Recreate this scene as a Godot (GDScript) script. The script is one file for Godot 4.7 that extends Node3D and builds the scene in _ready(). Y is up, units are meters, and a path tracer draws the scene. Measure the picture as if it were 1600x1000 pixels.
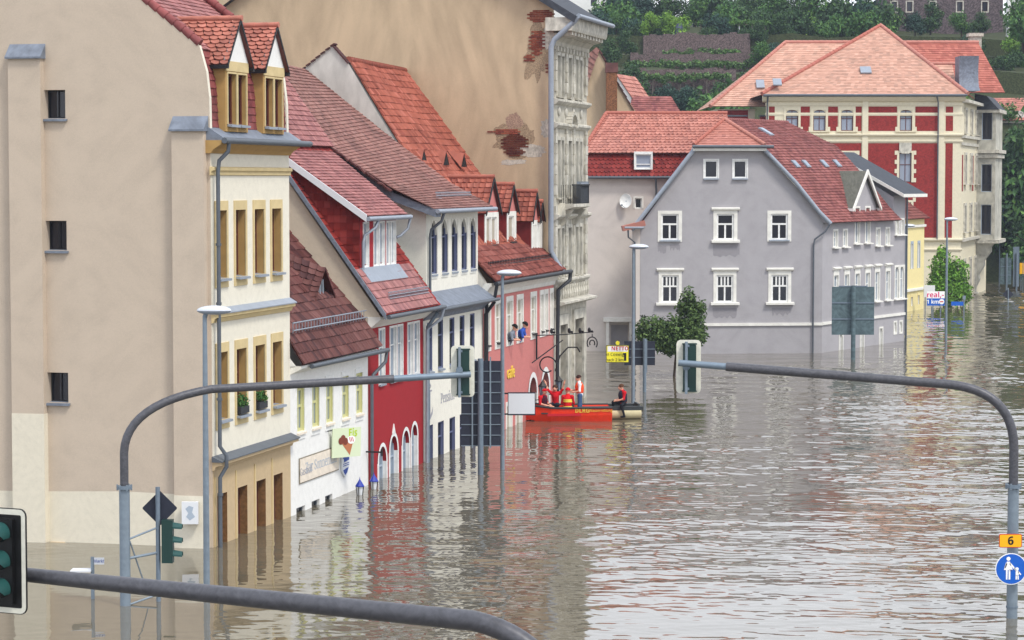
extends Node3D
# A flooded old-town street seen from a bridge: rows of plastered houses, road signals standing in muddy water.
const FOCAL := 3800.0
const CAM_H := 10.0
var pitch := atan(220.0 / FOCAL)
var S := Vector3(sin(atan(0.25)), 0, -cos(atan(0.25)))     # along the street, away
var N := Vector3(cos(atan(0.25)), 0, sin(atan(0.25)))      # out of the row's facades, over the street
var O := Vector3.ZERO
var M := {}
var TX := {}
var rng := RandomNumberGenerator.new()
var taken := {}
var win_cache := {}
var tile_cache := {}

# ---------- pixel helpers (a pixel is a direction; the distance comes from the water or a wall) ----------
func ray(px: float, py: float) -> Vector3:
	var a := (px - 800.0) / FOCAL
	var b := (500.0 - py) / FOCAL
	return Vector3(a, b * cos(pitch) - sin(pitch), -b * sin(pitch) - cos(pitch))
func gp(px: float, py: float, h := 0.0) -> Vector3:
	var r := ray(px, py)
	return Vector3(0, CAM_H, 0) + r * ((h - CAM_H) / r.y)
func R(s: float, n: float, y := 0.0) -> Vector3:
	return O + S * s + N * n + Vector3(0, y, 0)
func atz(px: float, py: float, z: float) -> Vector3:
	var r := ray(px, py)
	return Vector3(0, CAM_H, 0) + r * (-z / r.z)

# ---------- mesh building ----------
class MB:
	var v := PackedVector3Array()
	var n := PackedVector3Array()
	var c := PackedColorArray()
	var col := Color(1, 1, 1)
	var colored := false
	func tri(a: Vector3, b: Vector3, d: Vector3) -> void:
		var nn := (b - a).cross(d - a).normalized()
		v.append(a); v.append(d); v.append(b)
		n.append(nn); n.append(nn); n.append(nn)
		if colored:
			c.append(col); c.append(col); c.append(col)
	func trin(a: Vector3, b: Vector3, d: Vector3, na: Vector3, nb: Vector3, nd: Vector3) -> void:
		v.append(a); v.append(d); v.append(b)
		n.append(na); n.append(nd); n.append(nb)
		if colored:
			c.append(col); c.append(col); c.append(col)
	func quad(a: Vector3, b: Vector3, d: Vector3, e: Vector3) -> void:
		tri(a, b, d); tri(a, d, e)
	func box(p: Vector3, s: Vector3, B := Basis.IDENTITY) -> void:
		var x := B.x * s.x * 0.5
		var y := B.y * s.y * 0.5
		var z := B.z * s.z * 0.5
		quad(p - x - y + z, p + x - y + z, p + x + y + z, p - x + y + z)
		quad(p + x - y - z, p - x - y - z, p - x + y - z, p + x + y - z)
		quad(p + x - y + z, p + x - y - z, p + x + y - z, p + x + y + z)
		quad(p - x - y - z, p - x - y + z, p - x + y + z, p - x + y - z)
		quad(p - x + y + z, p + x + y + z, p + x + y - z, p - x + y - z)
		quad(p - x - y - z, p + x - y - z, p + x - y + z, p - x - y + z)
	func bx(x0: float, x1: float, y0: float, y1: float, z0: float, z1: float) -> void:
		box(Vector3((x0 + x1) / 2, (y0 + y1) / 2, (z0 + z1) / 2), Vector3(abs(x1 - x0), abs(y1 - y0), abs(z1 - z0)))
	# polygon in the x/y plane of T, front at z = 0, going back by d
	func prism(p: PackedVector2Array, T: Transform3D, d: float) -> void:
		if Geometry2D.is_polygon_clockwise(p):
			p = p.duplicate(); p.reverse()
		var t := Geometry2D.triangulate_polygon(p)
		for k in range(0, t.size(), 3):
			var a := Vector3(p[t[k]].x, p[t[k]].y, 0)
			var b := Vector3(p[t[k + 1]].x, p[t[k + 1]].y, 0)
			var e := Vector3(p[t[k + 2]].x, p[t[k + 2]].y, 0)
			if (b - a).cross(e - a).z < 0:
				var q := b
				b = e; e = q
			tri(T * a, T * b, T * e)
			if d > 0:
				var w := Vector3(0, 0, -d)
				tri(T * (a + w), T * (e + w), T * (b + w))
		if d > 0:
			for k in p.size():
				var a := Vector3(p[k].x, p[k].y, 0)
				var b := Vector3(p[(k + 1) % p.size()].x, p[(k + 1) % p.size()].y, 0)
				var w := Vector3(0, 0, -d)
				quad(T * (b), T * (a), T * (a + w), T * (b + w))
	# cross-section (z, y) swept along x from x0 to x1
	func sweep(zy: Array, x0: float, x1: float) -> void:
		var p := PackedVector2Array()
		for q in zy:
			p.append(Vector2(-q[0], q[1]))
		prism(p, Transform3D(Basis(Vector3(0, 0, -1), Vector3(0, 1, 0), Vector3(1, 0, 0)), Vector3(x1, 0, 0)), x1 - x0)
	func tube(path: Array, rad, sides := 8, caps := true) -> void:
		var rings := []
		var nrm := []
		var up := Vector3.UP
		for i in path.size():
			var a: Vector3 = path[max(i - 1, 0)]
			var b: Vector3 = path[min(i + 1, path.size() - 1)]
			var d := (b - a).normalized()
			var side := d.cross(up)
			if side.length() < 0.05:
				side = d.cross(Vector3.RIGHT)
			side = side.normalized()
			var u2 := side.cross(d).normalized()
			up = u2
			var r: float = rad[i] if rad is Array else rad
			var ring := []
			var nr := []
			for k in sides:
				var w := TAU * k / sides
				var q := side * cos(w) + u2 * sin(w)
				ring.append(path[i] + q * r)
				nr.append(q)
			rings.append(ring)
			nrm.append(nr)
		for i in path.size() - 1:
			for k in sides:
				var k2 := (k + 1) % sides
				trin(rings[i][k], rings[i + 1][k2], rings[i][k2], nrm[i][k], nrm[i + 1][k2], nrm[i][k2])
				trin(rings[i][k], rings[i + 1][k], rings[i + 1][k2], nrm[i][k], nrm[i + 1][k], nrm[i + 1][k2])
		if caps:
			for e in [0, path.size() - 1]:
				for k in sides:
					if e == 0:
						tri(path[0], rings[0][k], rings[0][(k + 1) % sides])
					else:
						tri(path[e], rings[e][(k + 1) % sides], rings[e][k])
	func ell(p: Vector3, r: Vector3, B := Basis.IDENTITY, seg := 10, v0 := -1.0) -> void:
		var rows := int(seg / 2.0) + 1
		var lo := asin(v0)
		for i in rows:
			var a0: float = lo + (PI / 2 - lo) * i / rows
			var a1: float = lo + (PI / 2 - lo) * (i + 1) / rows
			for k in seg:
				var w0 := TAU * k / seg
				var w1 := TAU * (k + 1) / seg
				var u := [Vector3(cos(a0) * cos(w0), sin(a0), -cos(a0) * sin(w0)), Vector3(cos(a0) * cos(w1), sin(a0), -cos(a0) * sin(w1)), Vector3(cos(a1) * cos(w1), sin(a1), -cos(a1) * sin(w1)), Vector3(cos(a1) * cos(w0), sin(a1), -cos(a1) * sin(w0))]
				var q := []
				var m := []
				for e in u:
					q.append(p + B * (e * r))
					m.append((B * (e / r)).normalized())
				trin(q[0], q[1], q[2], m[0], m[1], m[2])
				if i < rows - 1:
					trin(q[0], q[2], q[3], m[0], m[2], m[3])
	func lathe(prof: Array, p: Vector3, seg := 12) -> void:
		for i in prof.size() - 1:
			for k in seg:
				var w0 := TAU * k / seg
				var w1 := TAU * (k + 1) / seg
				var a := p + Vector3(prof[i][0] * cos(w0), prof[i][1], -prof[i][0] * sin(w0))
				var b := p + Vector3(prof[i][0] * cos(w1), prof[i][1], -prof[i][0] * sin(w1))
				var e := p + Vector3(prof[i + 1][0] * cos(w1), prof[i + 1][1], -prof[i + 1][0] * sin(w1))
				var f := p + Vector3(prof[i + 1][0] * cos(w0), prof[i + 1][1], -prof[i + 1][0] * sin(w0))
				if prof[i][0] > 0.0001: tri(a, b, e)
				if prof[i + 1][0] > 0.0001: tri(a, e, f)
	# a wall: polygon with rectangular openings cut out
	func wall(poly: PackedVector2Array, T: Transform3D, holes: Array) -> void:
		var us := []
		var vs := []
		for q in poly:
			us.append(q.x); vs.append(q.y)
		var u0: float = us.min()
		var u1: float = us.max()
		var v0: float = vs.min()
		var v1: float = vs.max()
		us = [u0, u1]; vs = [v0, v1]
		for h in holes:
			for x in [h.position.x, h.end.x]:
				if x > u0 and x < u1 and not x in us: us.append(x)
			for y in [h.position.y, h.end.y]:
				if y > v0 and y < v1 and not y in vs: vs.append(y)
		us.sort(); vs.sort()
		for i in us.size() - 1:
			for j in vs.size() - 1:
				var mid := Vector2((us[i] + us[i + 1]) / 2, (vs[j] + vs[j + 1]) / 2)
				var skip := false
				for h in holes:
					if h.has_point(mid): skip = true
				if skip: continue
				var cell := PackedVector2Array([Vector2(us[i], vs[j]), Vector2(us[i + 1], vs[j]), Vector2(us[i + 1], vs[j + 1]), Vector2(us[i], vs[j + 1])])
				for piece in Geometry2D.intersect_polygons(cell, poly):
					prism(piece, T, 0.0)
	func mesh() -> ArrayMesh:
		var arr := []
		arr.resize(Mesh.ARRAY_MAX)
		arr[Mesh.ARRAY_VERTEX] = v
		arr[Mesh.ARRAY_NORMAL] = n
		if colored: arr[Mesh.ARRAY_COLOR] = c
		var m := ArrayMesh.new()
		m.add_surface_from_arrays(Mesh.PRIMITIVE_TRIANGLES, arr)
		return m

# ---------- nodes ----------
func numbered(called: String) -> String:
	taken[called] = taken.get(called, -1) + 1
	return called if taken[called] == 0 else "%s_%03d" % [called, taken[called]]
func tag(o: Node, label: String, category: String, group := "") -> Node:
	o.set_meta("label", label)
	o.set_meta("category", category)
	if group: o.set_meta("group", group)
	return o
func thing(called: String, label: String, category: String, T := Transform3D.IDENTITY, group := "") -> Node3D:
	var o := Node3D.new()
	o.name = numbered(called)
	add_child(o)
	o.transform = T
	tag(o, label, category, group)
	return o
func setting(called: String, mb: MB, mat: String) -> MeshInstance3D:
	var o := MeshInstance3D.new()
	o.name = numbered(called)
	o.mesh = mb.mesh()
	o.material_override = M[mat]
	o.set_meta("kind", "structure")
	add_child(o)
	return o
func node(parent: Node, called: String, mesh: Mesh, mat: String, T := Transform3D.IDENTITY) -> MeshInstance3D:
	var o := MeshInstance3D.new()
	o.name = called
	o.mesh = mesh
	o.material_override = M[mat]
	o.transform = T
	parent.add_child(o, true)
	return o
func part(parent: Node, called: String, mb: MB, mat: String, T := Transform3D.IDENTITY) -> MeshInstance3D:
	return node(parent, called, mb.mesh(), mat, T)
func solo(called: String, mb: MB, mat: String, label: String, category: String, T := Transform3D.IDENTITY, group := "") -> MeshInstance3D:
	var o := part(self, numbered(called), mb, mat, T)
	tag(o, label, category, group)
	return o
func words(parent: Node, called: String, txt: String, size: float, mat: String, T: Transform3D, depth := 0.01, bold := false, serif := false) -> MeshInstance3D:
	var t := TextMesh.new()
	var f := SystemFont.new()
	f.font_names = PackedStringArray(["Droid Serif" if serif else "Droid Sans"])
	if bold: f.font_weight = 700
	t.font = f
	t.text = txt
	t.font_size = 64
	t.pixel_size = size / 64.0
	t.depth = depth
	return node(parent, called, t, mat, T)
func P3(x: float, y: float, z: float) -> Transform3D:
	return Transform3D(Basis.IDENTITY, Vector3(x, y, z))
func V2(a: Array) -> PackedVector2Array:
	var p := PackedVector2Array()
	for q in a: p.append(Vector2(q[0], q[1]))
	return p
func rectp(x0: float, y0: float, x1: float, y1: float) -> PackedVector2Array:
	return V2([[x0, y0], [x1, y0], [x1, y1], [x0, y1]])
func rrect(w: float, h: float, r: float) -> PackedVector2Array:
	var p := PackedVector2Array()
	for q in [[w / 2 - r, h / 2 - r, 0.0], [-w / 2 + r, h / 2 - r, PI / 2], [-w / 2 + r, -h / 2 + r, PI], [w / 2 - r, -h / 2 + r, PI * 1.5]]:
		for k in 5:
			p.append(Vector2(q[0] + r * cos(q[2] + k * PI / 8), q[1] + r * sin(q[2] + k * PI / 8)))
	return p

# ---------- materials ----------
func noise_tex(key: String, size: int, fx: float, fy: float, lo: float, hi: float, fine: float, sd: int, power := 1.0) -> void:
	var f := FastNoiseLite.new()
	f.seed = sd
	f.noise_type = FastNoiseLite.TYPE_SIMPLEX_SMOOTH
	f.fractal_octaves = 4
	f.frequency = 1.0
	var r := RandomNumberGenerator.new()
	r.seed = sd
	var im := Image.create(size, size, false, Image.FORMAT_RGB8)
	for y in size:
		for x in size:
			# wraps round on a torus so that tiles meet
			var a := TAU * x / size
			var b := TAU * y / size
			var k := f.get_noise_3d(cos(a) * fx + 11.0 + cos(b) * fy, sin(a) * fx + sin(b) * fy * 0.6, sin(b) * fy + 5.0) * 0.5 + 0.5
			k = lo + (hi - lo) * pow(clampf(k * 1.3 - 0.15, 0, 1), power) + r.randf_range(-fine, fine)
			im.set_pixel(x, y, Color(k, k, k))
	im.generate_mipmaps()
	TX[key] = ImageTexture.create_from_image(im)
func mat(key: String, r: int, g: int, b: int, rough := 0.85, tex := "", metres := 4.0, metal := 0.0, spec := 0.4) -> StandardMaterial3D:
	var m := StandardMaterial3D.new()
	m.resource_name = key
	m.albedo_color = Color8(r, g, b)
	m.roughness = rough
	m.metallic = metal
	m.metallic_specular = spec
	if tex:
		m.albedo_texture = TX[tex]
		m.uv1_triplanar = true
		m.uv1_world_triplanar = true
		m.uv1_scale = Vector3.ONE / metres
	M[key] = m
	return m
func vmat(key: String, rough := 0.85, tex := "", metres := 4.0, back := 0.0) -> void:
	var m := mat(key, 255, 255, 255, rough, tex, metres)
	m.vertex_color_use_as_albedo = true
	m.metallic_specular = 0.3
	if back > 0:
		m.backlight_enabled = true
		m.backlight = Color(back, back, back)
func lin(r: int, g: int, b: int) -> Color:
	return Color8(r, g, b).srgb_to_linear()
# a family of roof tile tones: four materials plus a list of linear colours
var tones := {}
func tile_tones(key: String, list: Array) -> void:
	tones[key] = []
	var clean := key in ["t_villa", "t_salmon", "t_coralred"]
	for k in list.size():
		var c := Color8(list[k][0], list[k][1], list[k][2])
		var mm := mat(key + str(k), 255, 255, 255, 0.8, "soft" if clean else "weather", 4.2)
		mm.albedo_color = c
		tones[key].append(c.srgb_to_linear())
func make_materials() -> void:
	noise_tex("plaster", 512, 2.2, 2.2, 0.94, 1.02, 0.05, 3)
	noise_tex("grain", 256, 1.2, 1.2, 0.72, 1.06, 0.06, 5)
	noise_tex("streak", 512, 1.6, 0.5, 0.84, 1.03, 0.03, 8)
	noise_tex("grime", 512, 1.6, 0.9, 0.58, 1.02, 0.05, 12, 0.6)
	noise_tex("weather", 512, 1.0, 1.0, 0.66, 1.08, 0.06, 44, 0.8)
	noise_tex("worn", 512, 1.3, 1.3, 0.935, 1.02, 0.04, 47)
	noise_tex("soft", 256, 0.6, 0.6, 0.9, 1.02, 0.015, 21)
	noise_tex("rubble", 512, 4.5, 4.5, 0.45, 1.1, 0.12, 31)
	mat("beige", 196, 180, 162, 0.9, "worn", 6.0)
	mat("base_cream", 222, 214, 195, 0.9, "plaster", 3.0)
	mat("cream", 226, 220, 204, 0.9, "plaster", 4.0)
	mat("ochre", 210, 189, 142, 0.85, "soft", 2.0)
	mat("ochre_deep", 178, 143, 88, 0.85, "soft", 2.0)
	mat("tan", 192, 169, 134, 0.9, "plaster", 3.0)
	mat("brown_reveal", 140, 100, 60, 0.85, "grain", 1.0)
	mat("zinc", 150, 158, 170, 0.5, "soft", 1.5, 0.15)
	mat("zinc_dark", 92, 98, 106, 0.5, "soft", 1.5, 0.15)
	mat("slate_blue", 128, 136, 150, 0.6, "grain", 2.0)
	mat("gutter_black", 45, 47, 52, 0.5, "soft", 1.0)
	mat("white_wall", 232, 231, 228, 0.9, "plaster", 4.0)
	mat("red_wall", 158, 30, 38, 0.85, "plaster", 3.0)
	mat("anchor_wall", 230, 226, 214, 0.9, "plaster", 4.0)
	mat("pink_wall", 197, 121, 116, 0.88, "plaster", 3.0)
	mat("gable_beige", 205, 192, 172, 0.9, "plaster", 3.0)
	mat("gable_grey", 200, 197, 190, 0.9, "streak", 4.0)
	mat("firewall", 199, 176, 146, 0.92, "streak", 9.0)
	mat("stone", 202, 196, 181, 0.85, "grime", 4.0)
	mat("stone_light", 216, 211, 198, 0.85, "grime", 3.0)
	mat("stone_dark", 150, 142, 126, 0.9, "grime", 2.0)
	mat("gray_wall", 166, 163, 167, 0.9, "worn", 7.0)
	mat("gray_patch", 146, 143, 148, 0.9, "plaster", 2.0)
	mat("pale_wall", 207, 198, 192, 0.9, "worn", 7.0)
	mat("trim", 231, 229, 222, 0.8, "soft", 2.0)
	mat("white_paint", 238, 238, 236, 0.55, "soft", 1.0)
	mat("frame_grey", 160, 172, 186, 0.6)
	mat("frame_blue", 92, 98, 128, 0.6)
	mat("frame_olive", 196, 194, 140, 0.6)
	mat("frame_brown", 92, 45, 38, 0.5)
	mat("pane", 26, 28, 38, 0.06, "", 1.0, 0.0, 0.5)
	mat("pane_grey", 128, 142, 158, 0.12, "", 1.0, 0.0, 0.5)
	mat("pane_tan", 168, 158, 140, 0.3, "", 1.0, 0.0, 0.5)
	mat("pane_curtain", 140, 148, 165, 0.25, "", 1.0, 0.0, 0.5)
	mat("black", 16, 16, 18, 0.6)
	mat("iron", 28, 27, 30, 0.5)
	mat("galv", 132, 145, 157, 0.45, "soft", 0.7, 0.35)
	mat("galv_dull", 118, 132, 146, 0.5, "soft", 0.7, 0.3)
	mat("arm_grey", 92, 92, 98, 0.42, "grain", 0.6, 0.2)
	mat("lamp_head", 200, 205, 214, 0.3, "", 1.0, 0.1)
	mat("lamp_glass", 140, 150, 165, 0.15, "", 1.0, 0.0, 0.6)
	mat("signal_green", 24, 54, 50, 0.4)
	mat("visor", 32, 74, 72, 0.45)
	mat("lens", 14, 20, 22, 0.1)
	mat("board_white", 226, 224, 210, 0.5, "soft", 0.6)
	mat("board_black", 12, 12, 13, 0.5)
	mat("panel_dark", 40, 44, 58, 0.5, "soft", 0.8)
	mat("panel_green", 96, 116, 122, 0.5, "grain", 2.0)
	mat("panel_white", 214, 216, 220, 0.5)
	mat("sign_yellow", 246, 236, 60, 0.5)
	mat("sign_amber", 244, 178, 20, 0.4)
	mat("sign_blue", 20, 92, 190, 0.4)
	mat("sign_mint", 206, 216, 184, 0.6)
	mat("board_cream", 232, 220, 204, 0.7, "soft", 1.0)
	mat("ink", 20, 20, 24, 0.6)
	mat("ink_grey", 150, 150, 160, 0.6)
	mat("ink_red", 190, 24, 40, 0.6)
	mat("ink_green", 172, 200, 40, 0.6)
	mat("ink_yellow", 224, 190, 70, 0.6)
	mat("ink_magenta", 214, 30, 110, 0.6)
	mat("ink_white", 240, 240, 240, 0.5)
	mat("ink_blue", 30, 66, 150, 0.5)
	mat("choc", 120, 58, 42, 0.7)
	mat("cone", 178, 110, 74, 0.7)
	mat("lantern_blue", 30, 50, 150, 0.4)
	mat("boat_orange", 235, 58, 24, 0.45, "soft", 1.0)
	mat("boat_dark", 52, 56, 58, 0.6)
	mat("boat_tan", 198, 186, 148, 0.6, "soft", 1.0)
	mat("brick_red", 156, 50, 46, 0.85, "grain", 1.6)
	mat("villa_stone", 222, 213, 188, 0.85, "plaster", 4.0)
	mat("villa_grey", 205, 202, 190, 0.85, "grime", 6.0)
	mat("yellow_wall", 232, 216, 158, 0.9, "plaster", 4.0)
	mat("moss_roof", 112, 112, 102, 0.85, "grime", 1.5)
	mat("tar", 70, 74, 82, 0.8, "grain", 2.0)
	mat("chimney", 156, 104, 70, 0.9, "rubble", 2.5)
	mat("rubble_wall", 128, 110, 108, 0.95, "rubble", 5.0)
	mat("castle", 116, 102, 104, 0.95, "rubble", 8.0)
	mat("soil", 74, 82, 50, 1.0, "rubble", 6.0)
	mat("mud", 120, 100, 72, 1.0, "grain", 4.0)
	mat("bark", 70, 58, 46, 0.95, "grain", 0.5)
	mat("tarp_blue", 40, 70, 170, 0.6)
	mat("brick_a", 150, 70, 52, 0.9, "grain", 0.5)
	mat("mortar", 192, 166, 136, 0.95, "rubble", 1.2)
	mat("render_white", 208, 200, 186, 0.95, "grime", 1.0)
	mat("render_rose", 200, 166, 144, 0.95, "rubble", 1.2)
	vmat("tile_vc", 0.8, "weather", 4.2)
	vmat("tile_clean", 0.8, "soft", 4.2)
	vmat("leaf", 0.55, "", 1.0, 0.35)
	vmat("cloth", 0.8)
	vmat("brick_vc", 0.9, "grain", 0.5)
	tile_tones("t_coral", [[190, 120, 103], [181, 112, 96], [199, 129, 112], [173, 108, 94]])
	tile_tones("t_wine", [[144, 78, 77], [135, 70, 70], [153, 87, 86], [127, 66, 68]])
	tile_tones("t_old", [[104, 63, 59], [91, 52, 49], [117, 76, 72], [80, 46, 46]])
	tile_tones("t_scarlet", [[148, 54, 49], [137, 45, 41], [159, 65, 60], [128, 39, 38]])
	tile_tones("t_rose", [[168, 114, 111], [159, 106, 104], [177, 123, 120], [151, 102, 102]])
	tile_tones("t_brown", [[152, 110, 102], [143, 102, 95], [161, 119, 111], [135, 98, 93]])
	tile_tones("t_orange", [[168, 95, 78], [156, 85, 69], [180, 107, 90], [146, 79, 66]])
	tile_tones("t_rust", [[136, 78, 70], [124, 68, 61], [148, 90, 82], [114, 62, 58]])
	tile_tones("t_grayhouse", [[150, 92, 88], [139, 83, 80], [161, 103, 99], [130, 77, 77]])
	tile_tones("t_salmon", [[184, 124, 111], [175, 116, 104], [193, 133, 120], [167, 112, 102]])
	tile_tones("t_villa", [[200, 157, 138], [191, 149, 131], [209, 166, 147], [183, 145, 129]])
	tile_tones("t_coralred", [[174, 104, 90], [165, 96, 83], [183, 113, 99], [157, 92, 81]])

# ---------- roofs ----------
func tile_unit(kind: String) -> PackedVector3Array:
	if tile_cache.has(kind): return tile_cache[kind]
	var mb := MB.new()
	var cols := []
	if kind == "scallop":
		for k in 7:
			var x := k / 6.0
			cols.append([x, 0.34 * pow(abs(2 * x - 1), 2.2), 0.0])
	elif kind == "pan":
		for k in 5:
			var x := k / 4.0
			cols.append([x, 0.0, [0.9, 0.15, 0.0, 0.35, 1.3][k]])
	else:
		cols = [[0.0, 0.0, 0.0], [1.0, 0.0, 0.0]]
	for k in cols.size() - 1:
		var a = cols[k]
		var b = cols[k + 1]
		var A := Vector3(a[0], a[1], 1.5 + a[2])
		var B := Vector3(b[0], b[1], 1.5 + b[2])
		var C := Vector3(b[0], 1, 0.35 + b[2])
		var D := Vector3(a[0], 1, 0.35 + a[2])
		mb.quad(A, B, C, D)
		mb.quad(Vector3(a[0], a[1], 0.2), Vector3(b[0], b[1], 0.2), B, A)
	var f = cols[0]
	var l = cols[-1]
	mb.quad(Vector3(f[0], 1, 0), Vector3(f[0], f[1], 0.2), Vector3(f[0], f[1], 1.5 + f[2]), Vector3(f[0], 1, 0.35 + f[2]))
	mb.quad(Vector3(l[0], l[1], 0.2), Vector3(l[0], 1, 0), Vector3(l[0], 1, 0.35 + l[2]), Vector3(l[0], l[1], 1.5 + l[2]))
	tile_cache[kind] = mb.v
	tile_cache[kind + "_mesh"] = mb.mesh()
	return mb.v
func along(p: Array, f: float) -> Vector3:
	var tot := 0.0
	for k in p.size() - 1: tot += p[k].distance_to(p[k + 1])
	var d := f * tot
	for k in p.size() - 1:
		var l: float = p[k].distance_to(p[k + 1])
		if d <= l or k == p.size() - 2:
			return p[k].lerp(p[k + 1], clampf(d / max(l, 0.0001), 0, 1))
		d -= l
	return p[-1]
# near/far: the two sloping edges of a roof face, from eave to ridge, in the parent's axes; tiles are laid in courses between them
func tiles(parent: Node, near: Array, far: Array, course: float, tw: float, tone: String, indiv := 0, kind := "flat", th := 0.022, sag := 0.0, skip := []) -> int:
	var unit := tile_unit(kind)
	var ln := 0.0
	for k in near.size() - 1: ln += near[k].distance_to(near[k + 1])
	var lf := 0.0
	for k in far.size() - 1: lf += far[k].distance_to(far[k + 1])
	var rows := int(max(1, round(max(ln, lf) / course)))
	var rest := MB.new()
	rest.colored = true
	var made := 0
	var under := MB.new()
	for r in rows:
		var a := along(near, float(r) / rows)
		var b := along(far, float(r) / rows)
		var d := along(near, min(1.0, (r + 1.12) / rows))
		var c := along(far, min(1.0, (r + 1.12) / rows))
		var w := a.distance_to(b)
		if w < 0.05: continue
		var mid := ((d + c) / 2 - (a + b) / 2)
		var nn := (b - a).cross(mid).normalized()
		if nn.y < -0.02 or (abs(nn.y) <= 0.02 and nn.z < 0): nn = -nn
		under.quad(a - nn * 0.03, b - nn * 0.03, along(far, float(r + 1) / rows) - nn * 0.03, along(near, float(r + 1) / rows) - nn * 0.03)
		var cols := int(max(1, round(w / tw)))
		var off := 0.5 / cols if r % 2 == 1 and kind != "pan" else 0.0
		for j in range(0 if off == 0.0 else -1, cols):
			var f0 := clampf(float(j) / cols + off, 0, 1)
			var f1 := clampf(float(j + 1) / cols + off, 0, 1)
			if f1 - f0 < 0.1 / cols: continue
			var p0 := a.lerp(b, f0)
			var p1 := a.lerp(b, f1)
			var q0 := d.lerp(c, f0)
			var jit := rng.randf_range(-0.12, 0.3)
			var lift := nn * (sin(f0 * 9.0 + r * 0.21) * sag + rng.randf_range(0, sag * 0.4))
			var B := Basis((p1 - p0) * 0.985, q0 - p0, nn * th * (1.0 + jit))
			var ctr := (p0 + p1 + q0) / 3.0
			var out := false
			for s in skip:
				if s.has_point(ctr): out = true
			if out: continue
			var k := rng.randi() % 4
			if rng.randf() < 0.35: k = 0
			if made < indiv:
				node(parent, "roof_tile", tile_cache[kind + "_mesh"], tone + str(k), Transform3D(B, p0 + lift))
			else:
				rest.col = tones[tone][k]
				for i in range(0, unit.size(), 3):
					rest.tri(p0 + lift + B * unit[i], p0 + lift + B * unit[i + 2], p0 + lift + B * unit[i + 1])
			made += 1
	part(parent, "roof_deck", under, "frame_brown")
	if rest.v.size() > 0:
		var o := part(parent, "roof_tiling", rest, "tile_clean" if tone in ["t_villa", "t_salmon", "t_coralred"] else "tile_vc")
		o.set_meta("kind", "stuff")
	return made
func ridge(parent: Node, a: Vector3, b: Vector3, r: float, tone: String, step := 0.35) -> void:
	var mb := MB.new()
	var n := int(max(1, round(a.distance_to(b) / step)))
	for k in n:
		mb.tube([a.lerp(b, float(k) / n), a.lerp(b, (k + 1.1) / n)], [r * 1.12, r * 0.95], 8)
	part(parent, "ridge_tiles", mb, tone)

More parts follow.
